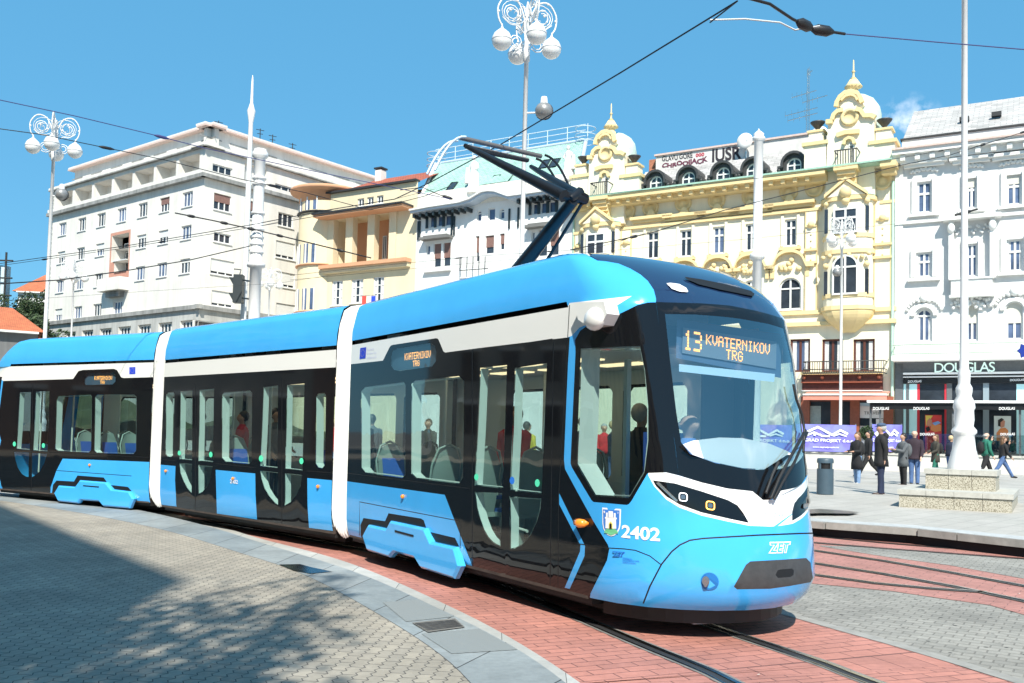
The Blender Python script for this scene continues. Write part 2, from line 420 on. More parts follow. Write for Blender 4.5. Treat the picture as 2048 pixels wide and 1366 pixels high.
# ---- front module ----
SP={}
def spec(k,nm,m,par=None): SP[k]=(nm,m,par)
spec('blue','body_shell',PAINT); spec('roof','roof_fairing',PAINT); spec('black','side_band',BLACKP); spec('white','white_band',WHITEP)
spec('stripe','blue_stripe',PAINT); spec('surr','cab_pillar',BLACKP); spec('navy','cab_roof',NAVY); spec('wsf','windscreen_surround',BLACKP)
spec('ws','windscreen',GLF); spec('fw','front_mask',WHITEP); spec('seam','panel_seam',SEAM); spec('hl','headlight',BLACKP); spec('hr','headlight',BLACKP)
spec('grille','bumper_cover',GREYP); spec('hole','coupling_hatch',SEAM); spec('cabw','cab_side_window',GLS); spec('cabf','cab_side_window',GLS)
for i in range(12): spec('w%d'%i,'window',GLS)
for i in range(4): spec('dg%d'%i,'door_glass',GLS,'door%d'%(i//2)); spec('door%d'%i,'door',BLACKP); spec('dl%d'%i,'door_glass',GLS,'door%d'%(i//2))
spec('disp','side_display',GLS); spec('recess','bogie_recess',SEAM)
def doorleafs(S,leafs,div,low):
    """leafs: two upper glass px polys; low: two lower glass px polys"""
    pass
outer=[(FS0,.27),(-.8,.27)]+[(a,.27) for a in np.linspace(-.6,3.2,24)]+[(2.4-FS0,.27),(2.4-FS0,4.2)]+[(a,4.2) for a in np.linspace(3.2,-.8,12)]+[(FS0,4.2)]
fp=front.poly
sgap=-.8+(.18+.8)/(float(np.interp(2.9,VT,T_s0))+.8)
R=[('blue',outer)]
R.append(('roof',[(FS0,2.92),(sgap,2.94),(sgap,4.2),(FS0,4.2)]))
R.append(('roof',[(2.4-FS0,2.92),(2.4-sgap,2.94),(2.4-sgap,4.2),(2.4-FS0,4.2)]))
bt=[(705,728),(765.7,721.3),(778.8,695),(782,691),(786,689.6),(872,676.4),(875,677.2),(877,679),(887,702.8),(890.4,705),(960,695.8),(1134,675)]
R.append(('white',fp([(700,690),(1136,613),(1139,606),(1263.5,592),(1221,619),(1200,637),(1178.6,647),(1159,655),(1143,672),(1134,675)]+bt[::-1]+[(699,729)])))
R.append(('black',fp([(698,729)]+bt+[(1139.5,674),(1136,728),(1128,918),(1130,938),(1152.5,980),(1187.6,1043.7),(1216,1089.8),(1218.4,1098.6),(1214,1120.6),(1181,1187),(1180,1196),(1129,1184),(1100,1180),(950,1145),(944,1130),(903,1025),(889.5,989.6),(690,962)])))
R.append(('stripe',fp([(1118.4,986.6),(1118.4,1008.5),(1156.9,1083),(1161,1090),(1160,1103),(1129.4,1175.5),(1139.3,1177.7),(1169,1112),(1170,1092),(1166.8,1085.4)])))
surr=[(1150,680),(1151,704),(1141,926.7),(1143.7,935),(1182.6,1000),(1187,1004),(1253.6,1010),(1258,1008),(1263,1001.8),(1295,947),(1332,944.8),(1358,951),(1312,604.5),(1295.8,605),(1275,610),(1244.5,625),(1221,635),(1178.6,648),(1160,662)]
su=fp(surr)
R.append(('surr',su)); R.append(('surr',mirror(su)))
# navy roof
nb=front.poly([(1178.6,520),(1210.8,522.5),(1237,527),(1260.6,537),(1281,549),(1295.8,562),(1307.5,579.6),(1312,597),(1312,604)],closed=False)
wt=front.poly([(1312,604),(1400,606.5),(1444,609.5),(1462,612)],closed=False)
wt=[(a,v) for a,v in wt if a<1.15]
vc=wt[-1][1]+.008
nb[0]=(nb[0][0],4.2)
R.append(('navy',nb+wt+[(1.2,vc)]+mirror(wt)+mirror(nb)))
# windscreen + surround
wl=front.poly([(1358,951),(1350,890),(1335,780),(1322,680),(1312,604)],closed=False)
wb=front.poly([(1358,951),(1403,965),(1455.7,977.3),(1505,982.6),(1526,1000),(1536.6,1000.5)],closed=False)
wb=[q for q in wb if q[0]<1.19]
R.append(('wsf',wl+wt+[(1.2,vc)]+mirror(wt)+mirror(wl)+mirror(wb)+[(1.2,wb[-1][1])]+wb[::-1]))
g1=front.poly([(1362,884),(1352,820),(1340,720),(1330,628),(1390,629),(1452,634)],closed=False)
g2=front.poly([(1362,884),(1380,908),(1430,926),(1490,938),(1520,941)],closed=False)
g1=[q for q in g1 if q[0]<1.18]; g2=[q for q in g2 if q[0]<1.18]
R.append(('ws',g1+[(1.2,g1[-1][1])]+mirror(g1)+mirror(g2)+[(1.2,g2[-1][1])]+g2[::-1]))
# white mask
mt=front.poly([(1296.7,946),(1332.7,945),(1357.3,951),(1403,965),(1455.7,977.3),(1505,982.6),(1526,1000),(1536.6,1000.5)],closed=False)
mbm=front.poly([(1296.7,951),(1308,972),(1332.7,999),(1359,1015),(1403,1031),(1455.7,1043),(1499.7,1051.5),(1540,1053)],closed=False)
mt=[q for q in mt if q[0]<1.19]; mbm=[q for q in mbm if q[0]<1.19]
R.append(('fw',mt+[(1.2,mt[-1][1])]+mirror(mt)+mirror(mbm)+[(1.2,mbm[-1][1])]+mbm[::-1]))
hl=fp([(1305.5,960.6),(1350,966.8),(1403,982.6),(1455.7,1000),(1475,1010.7),(1487,1026.5),(1498,1045.9),(1455.7,1037),(1403,1024.8),(1359,1009),(1332.7,993),(1311.6,972)])
R.append(('hl',hl)); R.append(('hr',mirror(hl)))
# cab side window
cw=fp([(1161.7,697),(1280,692),(1290,740),(1297,810),(1297,880),(1289,945),(1258,996),(1190,992),(1153.4,929.5),(1154,900)])
R.append(('cabw',cw)); R.append(('cabf',mirror(cw)))
# bumper
def seam(S,pts,wd,k='seam'): R.append((k,S.poly(strip2d(pts,wd),step=10)))
seam(front,[(1286.5,1207),(1299.6,1173),(1322.7,1129),(1343.6,1103),(1360,1089.8),(1380,1080.5),(1408,1076.8),(1513.7,1070.5),(1600,1067),(1626,1066.5)],3.2)
seam(front,[(1116,1082),(1216,1096),(1250,1098),(1271,1100.8),(1299.6,1112),(1322.7,1130)],2.2)
gr=fp([(1467.6,1173.3),(1491.8,1129.4),(1500.6,1122.8),(1560,1119.5),(1612.6,1116),(1621,1125),(1625.8,1155.7),(1621,1164.5),(1580,1172),(1540,1177.7),(1474,1178.8)])
R.append(('grille',gr)); R.append(('hole',fp([(1551,1150),(1555,1141),(1560,1139),(1584,1137),(1588,1141),(1587,1150),(1581,1154),(1556,1156)])))
# near side windows, door
R.append(('w0',fp([(722,783),(730,774),(808,764),(811,770),(811,950),(805,956),(730,946),(722,936)])))
R.append(('w1',fp([(823,768),(830,761),(918,752),(928,762),(926,955),(918,968),(832,957),(822,947)])))
R.append(('disp',fp([(783,712),(786,702),(795,697),(862,686),(870,692),(873,704),(872,722),(864,733),(800,742),(788,740),(782,730)])))
R.append(('door0',fp([(945,702),(1018,690),(1012,1152),(948,1138)]))); R.append(('door1',fp([(1020,690),(1105,677),(1099,1172),(1014,1152)])))
R.append(('seam',fp(strip2d([(944.5,700),(944.5,1136)],1.6)))); R.append(('seam',fp(strip2d([(1107,678),(1100,1172)],1.6))))
R.append(('seam',fp(strip2d([(1139,610),(1117,1000),(1116,1180)],1.5)))); R.append(('seam',fp(strip2d([(693,946),(939,977)],1.5))))
R.append(('seam',fp(strip2d([(719,1071),(719,1003.7),(920,1042.3),(920.5,1096)],1.6))))
R.append(('dg0',fp([(960.6,735.5),(1014,730),(1006,977),(949,971)]))); R.append(('dg1',fp([(1030,736),(1094,726),(1083,988),(1020,981)])))
R.append(('dl0',fp([(949.6,983.7),(953,1014),(959,1038),(967,1060.5),(976,1076),(985.9,1086),(994,1091),(1001,1093.5),(1004,984+2)])))
R.append(('dl1',fp([(1019,992.5),(1082.5,997),(1080,1020),(1073.7,1043),(1060.5,1071.5),(1043,1091.3),(1030,1097),(1020,1098.5)])))
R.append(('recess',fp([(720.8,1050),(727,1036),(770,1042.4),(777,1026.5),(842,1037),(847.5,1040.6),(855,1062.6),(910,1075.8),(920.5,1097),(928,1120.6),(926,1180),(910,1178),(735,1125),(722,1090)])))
# far side (by distance along the module)
def farrect(s0,s1,z0,z1,r=.08):
    a0,a1=2.4-s0,2.4-s1; 
    return [(a0-r,z0),(a1+r,z0),(a1,z0+r),(a1,z1-r),(a1+r,z1),(a0-r,z1),(a0,z1-r),(a0,z0+r)]
R.insert(1,('black',[(2.4-.0,1.0),(2.4-FS0,1.0),(2.4-FS0,2.6),(2.4-.0,2.6)])); R.insert(1,('white',[(2.4-.18,2.58),(2.4-FS0,2.58),(2.4-FS0,2.86),(2.4-.18,2.86)]))
R.append(('#g',[(FS0,2.86),(sgap,2.885),(sgap,2.94),(FS0,2.92)])); R.append(('#g',[(2.4-FS0,2.86),(2.4-sgap,2.885),(2.4-sgap,2.94),(2.4-FS0,2.92)]))
FWIN=[(-4.2,-3.2),(-3.0,-1.8),(-1.6,-.5)]
for i,(a,b) in enumerate(FWIN): R.append(('w%d'%(2+i),farrect(a,b,1.18,2.3)))
ga=[FS0+.06]+[FS0+.4*i for i in range(1,9)]+list(np.arange(-.8,3.3,.085))+[3.6,4.2,4.8,5.4,6.0,6.6]
gv=[.3,.35,.42,.5,.65,.8,.95,1.07,1.2,1.42,1.7,2.0,2.25,2.5,2.7,2.88,2.96,3.05,3.13,3.2,3.26,3.32,3.36,3.4,3.45,3.5,3.6,3.7,3.85,4.0,4.1,4.17]
fo=mosaic(outer,R,front.S,SP,ga,gv,tram,front.ref)
# cap strip over the roof crown (closes the shell)
roofb=MB()
def roofcap(S,s0,s1):
    roofb.prism([(s0,.25),(s1,.25),(s1,2.05),(s0,2.05)],3.44,3.47,lambda a,b,d:S.at(a,b,d))
# ---- mid module ----
R=[]; mp_=mid.poly
outm=[(MS0,.27),(MS1,.27),(MS1,4.2),(MS0,4.2)]
zb=lambda x,y: mid.onw(x,y,0)[1]
vw0,vw1=zb(334,753.8),zb(678,734); vg0,vg1=zb(340,727),zb(678,697); vr0,vr1=zb(340,720),zb(678,689)
print('mid heights',vw0,vw1,vg0,vg1,vr0,vr1)
vw=(vw0+vw1)/2; vg=(vg0+vg1)/2; vr=(vr0+vr1)/2
R=[('black',outm),('roof',[(MS0,vr),(MS1,vr),(MS1,4.2),(MS0,4.2)]),('white',[(MS0,vw),(MS1,vw),(MS1,vg),(MS0,vg)]),('#g',[(MS0,vg),(MS1,vg),(MS1,vr),(MS0,vr)])]
SPm=dict(SP); SPm['b0']=SPm['b1']=SPm['b2']=('side_panel',PAINT,None)
R.append(('b0',mp_([(316,929),(351,932),(350,960),(353,1013),(324,1009.5),(316,1008)])))
R.append(('b1',mp_([(431.3,939.7),(510.5,947),(511,990),(514,1039),(433.8,1027)])))
R.append(('b2',mp_([(614.5,956),(668,961),(668,1062),(618,1055.5),(615,1010)])))
R.append(('door0',mp_([(354,775),(390,772),(390,1020),(355,1014)]))); R.append(('door1',mp_([(391,772),(429,768),(431,1026),(391,1020)])))
R.append(('door2',mp_([(515,764),(563,760),(563,1046),(515,1039)]))); R.append(('door3',mp_([(564.5,760),(612,756),(615,1054),(564.5,1047)])))
SPm['dg0']=('door_glass',GLS,'door0');SPm['dg1']=('door_glass',GLS,'door1');SPm['dg2']=('door_glass',GLS,'door2');SPm['dg3']=('door_glass',GLS,'door3')
SPm['dl0']=('door_glass',GLS,'door0');SPm['dl1']=('door_glass',GLS,'door1');SPm['dl2']=('door_glass',GLS,'door2');SPm['dl3']=('door_glass',GLS,'door3')
R.append(('dg0',mp_([(361,783),(385,781),(384,921),(358.5,919)]))); R.append(('dg1',mp_([(399,780),(428,777),(426,925),(397,922)])))
R.append(('dl0',mp_([(358.5,926),(360,945),(366,962),(374,977),(383,987),(384,928)]))); R.append(('dl1',mp_([(397,930),(425,933),(422,955),(415,972),(405,984),(397,988)])))
R.append(('dg2',mp_([(527,774),(556,771),(555,937),(520,933)]))); R.append(('dg3',mp_([(574,770),(609,767),(605,942),(570,938)])))
R.append(('dl2',mp_([(519.7,941),(522,957),(528,977),(538,994),(550,1007),(556,1011),(556,945)]))); R.append(('dl3',mp_([(569.5,946),(604,950),(601,972),(592,991),(580,1006),(569.5,1011)])))
R.append(('seam',mp_(strip2d([(390.5,768),(390.5,1022)],1.4)))); R.append(('seam',mp_(strip2d([(563.8,756),(563.8,1048)],1.4))))
for pl in ([(321,918.6),(352,921)],[(431,927),(511,935)],[(614,941.5),(663,945.5)]): R.append(('seam',mp_(strip2d(pl,1.4))))
R.append(('w0',mp_([(332,790),(336,785),(347,784),(349,789),(346,911),(342,915),(335,914),(331,909)])))
R.append(('w1',mp_([(444,790),(448,785),(500,781),(504,786),(503,922),(498,928),(450,924),(443,916)])))
R.append(('w2',mp_([(632,792),(637,787),(649,786),(652,791),(650,930),(644,938),(636,936),(631,928)])))
mo=mosaic(outm,R,mid.S,SPm,.6,[.3,.35,.42,.5,3.05,3.13,3.2,3.26,3.32,3.4,3.45,3.5,3.6,3.7,3.85,4.0,4.1],tram,mid.ref)
L=MS1-MS0; MWIN=[(MS0+.3,MS0+1.2),(MS0+1.4,MS0+L/2-.1),(MS0+L/2+.1,MS1-1.4),(MS1-1.2,MS1-.3)]
def rr(s0,s1,z0,z1,r=.08): return [(s0+r,z0),(s1-r,z0),(s1,z0+r),(s1,z1-r),(s1-r,z1),(s0+r,z1),(s0,z1-r),(s0,z0+r)]
R=[('blue',outm),('black',[(MS0,1.0),(MS1,1.0),(MS1,vw),(MS0,vw)]),('white',[(MS0,vw),(MS1,vw),(MS1,vg),(MS0,vg)]),('#g',[(MS0,vg),(MS1,vg),(MS1,vr),(MS0,vr)]),('roof',[(MS0,vr),(MS1,vr),(MS1,4.2),(MS0,4.2)])]
for i,(a,b) in enumerate(MWIN): R.append(('w%d'%i,rr(a,b,1.18,2.3)))
mosaic(outm,R,mid.F,SP,1.2,[3.05,3.2,3.4,3.5,3.7,4.0],tram,mid.ref)
# ---- rear module (mirrored cab at its far end) ----
rp_=rear.poly
outr=[(AM_R,.27),(-.8,.27)]+[(a,.27) for a in np.linspace(-.6,3.2,24)]+[(2.4-AM_R,.27),(2.4-AM_R,4.2)]+[(a,4.2) for a in np.linspace(3.2,-.8,12)]+[(AM_R,4.2)]
zr=lambda x,y: rear.onw(x,y,0)[1]
rw=zr(300,754.5); rg=zr(300,725); rf=zr(300,719.5); print('rear heights',rw,zr(22,761),rg,rf)
R=[('blue',outr),('roof',[(AM_R,rf),(sgap,rf),(sgap,4.2),(AM_R,4.2)]),('roof',[(2.4-AM_R,rf),(2.4-sgap,rf),(2.4-sgap,4.2),(2.4-AM_R,4.2)])]
R.append(('white',[(2.4-.18,2.58),(2.4-AM_R,2.58),(2.4-AM_R,rg),(2.4-.18,rg)])); R.append(('black',[(2.4,1.0),(2.4-AM_R,1.0),(2.4-AM_R,2.58),(2.4,2.58)]))
rbt=[(22.4,761.6),(146,758),(157,742),(166,740),(227.4,737.7),(234,740),(242.4,754.6),(247.4,756),(316,754)]
wa=rp_(rbt,closed=False); wa[0]=(.12,wa[0][1])
R.append(('white',[(.5,rg),(AM_R,rg)]+[(AM_R,wa[-1][1])]+wa[::-1][1:]+[(.3,wa[0][1]+.1)]))
R.append(('black',[(AM_R,wa[-1][1])]+wa[::-1][1:]+[(.12,1.6),(.0,1.3),(.16,.8),(0.05,.27)]+rp_([(98,990),(98,983.7),(113,941),(125.3,917.3),(312,924.5)],closed=False)))
sw=[(.2,2.5),(.55,2.5),(.52,1.35),(.42,1.05),(.3,1.05),(.17,1.4)]
R.append(('surr',[(.17,2.65),(.8,2.7),(.72,1.2),(.45,.95),(.3,.95),(.14,1.35)])); R.append(('cabw',sw)); R.append(('cabf',mirror(sw)))
R.append(('navy',[(.3,4.2),(.55,3.3),(.75,2.9),(1.65,2.9),(1.85,3.3),(2.1,4.2)])); R.append(('wsf',[(.72,1.2),(.75,2.9),(1.65,2.9),(1.68,1.2)])); R.append(('ws',[(.78,1.5),(.8,2.8),(1.6,2.8),(1.62,1.5)]))
R.append(('door0',rp_([(36,775),(65,774),(62,985),(30,978)]))); R.append(('door1',rp_([(66,774),(104,772),(101,992),(63,985)])))
R.append(('dg0',rp_([(40,785),(62,784),(59,900),(33,898)]))); R.append(('dg1',rp_([(72,784),(99,782),(95,903),(66,901)])))
R.append(('dl0',rp_([(28,903.5),(31,920),(36,936),(44,948),(52,953),(57,954),(58,905)]))); R.append(('dl1',rp_([(64,906),(94,908),(89,925),(80,942),(70,951),(64,954)])))
R.append(('seam',rp_(strip2d([(65.5,770),(62.5,986)],1.2)))); R.append(('seam',rp_(strip2d([(98,904.5),(296,914.5)],1.3)))); R.append(('seam',rp_(strip2d([(113,941),(263,952)],1.2))))
R.append(('w0',rp_([(113,800),(117,792),(181,789),(184,794),(182,900),(178,905),(116,902),(110,898)]))); R.append(('w1',rp_([(190,794),(194,789),(268,789),(273,794),(272,902),(267,908),(193,906),(188,901)])))
R.append(('disp',rp_([(168,752),(174,746),(226,745),(231,750),(231,763),(225,769),(172,770),(168,766)])))
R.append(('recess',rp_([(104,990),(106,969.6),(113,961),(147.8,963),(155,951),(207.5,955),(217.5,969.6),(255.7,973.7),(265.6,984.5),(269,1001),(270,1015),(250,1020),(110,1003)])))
R.append(('#g',[(AM_R,rg),(sgap,rg),(sgap,rf),(AM_R,rf)])); R.append(('#g',[(2.4-AM_R,rg),(2.4-sgap,rg),(2.4-sgap,rf),(2.4-AM_R,rf)]))
RW=[(-4.2,-3.2),(-3.0,-1.8),(-1.6,-.5)]
for i,(a,b) in enumerate(RW): R.append(('w%d'%(2+i),farrect(a,b,1.18,2.3)))
ro=mosaic(outr,R,rear.S,SP,[AM_R+.06,-4,-3,-2,-1]+list(np.arange(-.8,3.3,.12))+[4,5,6],gv,tram,rear.ref)
# ---- gangway bellows between modules: ring of folds ----
BELLOW=mat('gangway_white',(.80,.80,.78),rough=.4,var=.06,scale=3)
def ring_pts(fn):
    # section outline (w,z) from the near bottom over the roof to the far bottom
    pr=[(.10,.30),(.05,.36),(.02,.45),(.0,.6),(0,1.0),(0,1.6),(0,2.2),(0,2.9),(.03,3.16),(.10,3.38),(.22,3.46),(.5,3.5),(1.15,3.52)]
    return pr+[(2.3-w,z) for w,z in pr[::-1][1:]]
def gangway(Sa,sa,Sb,sb,name):
    """Sa rear-side module end, Sb front-side module end"""
    pr=ring_pts(None); mb=MB(); nf=15; rows=[]
    for k in range(nf):
        t=k/(nf-1); row=[]
        for w,z in pr:
            a=np.array(Sa(sa,w,z)); b=np.array(Sb(sb,w,z)); p=a*(1-t)+b*t
            c=np.array([*((np.array(Sa(sa,1.15,z))+np.array(Sb(sb,1.15,z)))[:2]/2),min(max(z,1.),2.6)])
            d=(c-p); d/=np.linalg.norm(d)+1e-9
            amp=.012+.05*max(0,(.85-z)/.5)
            inset=(amp+.006 if k%2 else 0)+.012
            if z<.95: p[2]-=.1*math.sin(t*math.pi)*max(0,(.9-z)/.6)
            row.append(p+d*inset)
        rows.append(row)
    vs=[p for r in rows for p in r]; n=len(pr)
    fs=[(i*n+j,i*n+j+1,(i+1)*n+j+1,(i+1)*n+j) for i in range(nf-1) for j in range(n-1)]
    mb.add(vs,fs,BELLOW); o=mb.build(name,BELLOW,tram)
    i2=MB()
    for k in (0,1):
        S_,s_=((Sa,sa),(Sb,sb))[k]
        i2.prism([(w+.04 if w<1.15 else w-.04,min(z,3.46)) for w,z in pr]+[],0,.05 if k==0 else -.05,lambda a,b,d:S_(s_+d,a,b),RUB) if False else None
    return o
gangway(lambda s,w,z:rear.at(s,w,z),AM_R,lambda s,w,z:mid.at(s,w,z),MS0,'gangway_bellows')
gangway(lambda s,w,z:mid.at(s,w,z),MS1,lambda s,w,z:front.at(s,w,z),FS0,'gangway_bellows')
def bx(S,s0,s1,w0,w1,z0,z1,mb,m=None): mb.box(s0,s1,w0,w1,z0,z1,m,fr=lambda a,b,c:S.at(a,b,c))
# ---- chassis, floor, ceiling, inner lining, roof equipment for each module ----
FLOORM=mat('interior_floor',(.22,.23,.24),rough=.5); CEIL=mat('interior_ceiling',(.75,.76,.74),rough=.4)
CEILL=mat('ceiling_lamp_warm',(.9,.8,.6),emit=(1,.72,.42),estr=1.0)
def chassis(S,s0,s1,cab=False):
    u=MB(); bx(S,s0+.03,s1,.10,2.20,.2,.345,u,UNDER); bx(S,s0+.2,s1-.2,.4,1.9,.1,.2,u,UNDER)
    bx(S,s0+.03,s1,.05,.10,.255,.34,u,UNDERB)
    u.build('underframe',UNDER,tram)
    f=MB(); bx(S,s0-.02,s1,.07,2.23,.346,.37,f); f.build('floor',FLOORM,tram)
    c=MB(); bx(S,s0-.02,s1,.09,2.21,2.5,2.56,c,CEIL); bx(S,s0,s1,.10,.14,2.56,2.84,c,CEIL)
    for k in range(int((s1-s0)/1.1)): bx(S,s0+.25+k*1.1,s0+1.0+k*1.1,.75,.95,2.485,2.499,c,CEILL); bx(S,s0+.25+k*1.1,s0+1.0+k*1.1,1.4,1.6,2.485,2.499,c,CEILL)
    c.build('ceiling',CEIL,tram)
def roofgear(S,s0,s1,seed):
    rnd=random.Random(seed); r=MB(); bx(S,s0,s1,.03,2.27,2.80,2.84,r,SEAM)
    bx(S,s0,s1,.26,.3,2.84,3.2,r,SEAM)
    s=s0+.1
    while s<s1-.3:
        L=rnd.uniform(.15,.6); 
        if rnd.random()<.62: bx(S,s,min(s+L,s1-.02),.10+rnd.random()*.06,.24,2.845,2.9+rnd.random()*.05,r,rnd.choice([ALU,ALU,SEAM,WHITEP]))
        s+=L+.05
    r.build('roof_equipment',ALU,tram)
    r=MB(); bx(S,s0+.05,s1-.05,.35,1.95,2.845,3.40,r,ALU); bx(S,s0+.02,s1-.02,.26,2.04,3.40,3.42,r,ALU)
    r.build('roof_deck',ALU,tram)
chassis(front,FS0,.5); roofgear(front,FS0,.1,3)
chassis(mid,MS0,MS1); roofgear(mid,MS0,MS1,5)
chassis(rear,AM_R,.5); roofgear(rear,AM_R,.1,9)
def lining(S,s0,s1,wins,nm='interior_lining'):
    out=[(s0,.37),(s1,.37),(s1,2.5),(s0,2.5)]
    rg=[('l',out)]+[('#h',rr(a-.0,b+.0,1.15,2.33)) for a,b in wins]
    m=mosaic(out,rg,lambda a,b:S.at(a,2.2,b),{'l':(nm,LINING)},3.,3.,tram,lambda p:np.array(p)+np.array([*S.inn,0])*1.0)
lining(front,FS0,.1,FWIN); lining(mid,MS0,MS1,MWIN); lining(rear,AM_R,.1,RW)
# ---- window reveals (inner frame of every near side pane) ----
def reveal(S,poly,glass_obj,depth=.09,m=LINING,nm='inner_frame',inset=.012):
    cx=sum(p[0] for p in poly)/len(poly); cy=sum(p[1] for p in poly)/len(poly); mb=MB(); n=len(poly)
    q=[]
    for a,v in poly:
        d=math.hypot(a-cx,v-cy) or 1; q.append((a+(a-cx)/d*inset*-1,v+(v-cy)/d*inset*-1))
    vs=[np.array(S.S(a,v))+np.array([*S.inn,0])*.006 for a,v in q]+[np.array(S.S(a,v))+np.array([*S.inn,0])*depth for a,v in q]
    mb.add(vs,[(i,(i+1)%n,n+(i+1)%n,n+i) for i in range(n)],m); mb.build(nm,m,glass_obj)
def rev_all(S,Rg,res):
    pass
for S,res,items in ((front,fo,[('w0',[(722,783),(730,774),(808,764),(811,770),(811,950),(805,956),(730,946),(722,936)]),('w1',[(823,768),(830,761),(918,752),(928,762),(926,955),(918,968),(832,957),(822,947)]),('cabw',[(1161.7,697),(1280,692),(1290,740),(1297,810),(1297,880),(1289,945),(1258,996),(1190,992),(1153.4,929.5),(1154,900)])]),
  (mid,mo,[('w0',[(332,790),(336,785),(347,784),(349,789),(346,911),(342,915),(335,914),(331,909)]),('w1',[(444,790),(448,785),(500,781),(504,786),(503,922),(498,928),(450,924),(443,916)]),('w2',[(632,792),(637,787),(649,786),(652,791),(650,930),(644,938),(636,936),(631,928)])]),
  (rear,ro,[('w0',[(113,800),(117,792),(181,789),(184,794),(182,900),(178,905),(116,902),(110,898)]),('w1',[(190,794),(194,789),(268,789),(273,794),(272,902),(267,908),(193,906),(188,901)])])):
    for k,pl in items:
        if k in res: reveal(S,S.poly(pl,step=25),res[k],depth=.22 if k=='cabw' else .13,m=WHITEP if k=='cabw' else LINING)
for S,res,items in ((front,fo,[('dg0',[(960.6,735.5),(1014,730),(1006,977),(949,971)]),('dg1',[(1030,736),(1094,726),(1083,988),(1020,981)]),('dl0',[(949.6,983.7),(953,1014),(959,1038),(967,1060.5),(976,1076),(985.9,1086),(994,1091),(1001,1093.5),(1004,986)]),('dl1',[(1019,992.5),(1082.5,997),(1080,1020),(1073.7,1043),(1060.5,1071.5),(1043,1091.3),(1030,1097),(1020,1098.5)])]),
  (mid,mo,[('dg0',[(361,783),(385,781),(384,921),(358.5,919)]),('dg1',[(399,780),(428,777),(426,925),(397,922)]),('dg2',[(527,774),(556,771),(555,937),(520,933)]),('dg3',[(574,770),(609,767),(605,942),(570,938)]),
   ('dl0',[(358.5,926),(360,945),(366,962),(374,977),(383,987),(384,928)]),('dl1',[(397,930),(425,933),(422,955),(415,972),(405,984),(397,988)]),('dl2',[(519.7,941),(522,957),(528,977),(538,994),(550,1007),(556,1011),(556,945)]),('dl3',[(569.5,946),(604,950),(601,972),(592,991),(580,1006),(569.5,1011)])]),
  (rear,ro,[('dg0',[(40,785),(62,784),(59,900),(33,898)]),('dg1',[(72,784),(99,782),(95,903),(66,901)])])):
    for k,pl in items:
        if k in res: reveal(S,S.poly(pl,step=25),res[k].parent,depth=.10,nm='glazing_edge')
# ---- bogie covers: protruding bevelled panels ----
def cover(S,pts,rim,nm='bogie_cover',extra=None):
    W0,W1=-.055,.03
    p=[S.onw(x,y,W0) for x,y in pts]; cx=sum(a for a,b in p)/len(p); cz=sum(b for a,b in p)/len(p)
    n=len(p)
    def inset(pp,d):
        o=[]
        area=sum(pp[i][0]*pp[(i+1)%n][1]-pp[(i+1)%n][0]*pp[i][1] for i in range(n))
        sg=1 if area>0 else -1
        for i in range(n):
            a,b,c=pp[i-1],pp[i],pp[(i+1)%n]
            e1=(b[0]-a[0],b[1]-a[1]); e2=(c[0]-b[0],c[1]-b[1]); l1=math.hypot(*e1);l2=math.hypot(*e2)
            n1=(-e1[1]/l1*sg,e1[0]/l1*sg); n2=(-e2[1]/l2*sg,e2[0]/l2*sg); m=(n1[0]+n2[0],n1[1]+n2[1]); k=1+n1[0]*n2[0]+n1[1]*n2[1]
            o.append((b[0]+m[0]/k*d,b[1]+m[1]/k*d))
        return o
    q=inset(p,.028); mb=MB()
    L0=[S.at(a,W1,b) for a,b in p]; L1=[S.at(a,W0+.03,b) for a,b in p]; L2=[S.at(a,W0,b) for a,b in q]
    vs=L0+L1+L2; fs=[]
    for l in (0,1): fs+=[(l*n+i,l*n+(i+1)%n,(l+1)*n+(i+1)%n,(l+1)*n+i) for i in range(n)]
    mb.add(vs,fs,PAINT)
    t=geometry.tessellate_polygon([[Vector((a,b,0)) for a,b in q]]); mb.add(L2,[tuple(x) for x in t],PAINT)
    o=mb.build(nm,PAINT,tram)
    if extra:
        e=MB()
        for pl in extra: 
            qq=[S.onw(x,y,W0-.004) for x,y in pl]; e.prism(qq,W0-.006,W0-.001,lambda a,b,d:S.at(a,d,b),SEAM)
        e.build('cover_slot',mat('slot_shadow_blue',(.02,.16,.42),rough=.4),o)
    return o
def pc(l): return [(640+x/5.69,980+y/5.69) for x,y in l]
cover(front,pc([(470,520),(535,395),(740,440),(785,350),(1180,435),(1250,590),(1520,650),(1580,870),(1510,1015),(1130,890),(1060,775),(830,710),(775,770),(525,690)]),None,
      extra=[pc([(850,455),(1062,512),(1062,535),(852,478)])])
def pr7(l): return [(x/6.0235,860+y/6.0235) for x,y in l]
cover(rear,pr7([(640,760),(695,670),(890,685),(950,605),(1270,630),(1340,715),(1550,740),(1600,830),(1550,945),(1230,920),(1180,860),(960,845),(930,885),(690,860)]),None,
      extra=[pr7([(1000,664),(1190,680),(1190,692),(1000,676)])])
# wheels and bogies
WH=mat('wheel_steel',(.12,.11,.10),rough=.4,metal=.6,var=.3)
def bogie(S,s):
    for ds in (-.9,.9):
        for wv in (.65,1.65):
            mb=MB(); mb.lathe([(.02,-.06),(.27,-.06),(.27,.05),(.30,.05),(.30,.07),(.02,.07)],S.at(s+ds,wv,.27),24,WH,ax=lambda x,y,z:(S.h[0]*x+S.inn[0]*z,S.h[1]*x+S.inn[1]*z,y)); mb.build('wheel',WH,tram)
    mb=MB(); bx(S,s-1.2,s+1.2,.45,.55,.3,.42,mb); bx(S,s-1.2,s+1.2,1.75,1.85,.3,.42,mb); bx(S,s-.3,s+.3,.4,1.9,.12,.3,mb); mb.build('bogie_frame',UNDER,tram)
bogie(front,-3.0); bogie(rear,-2.9)
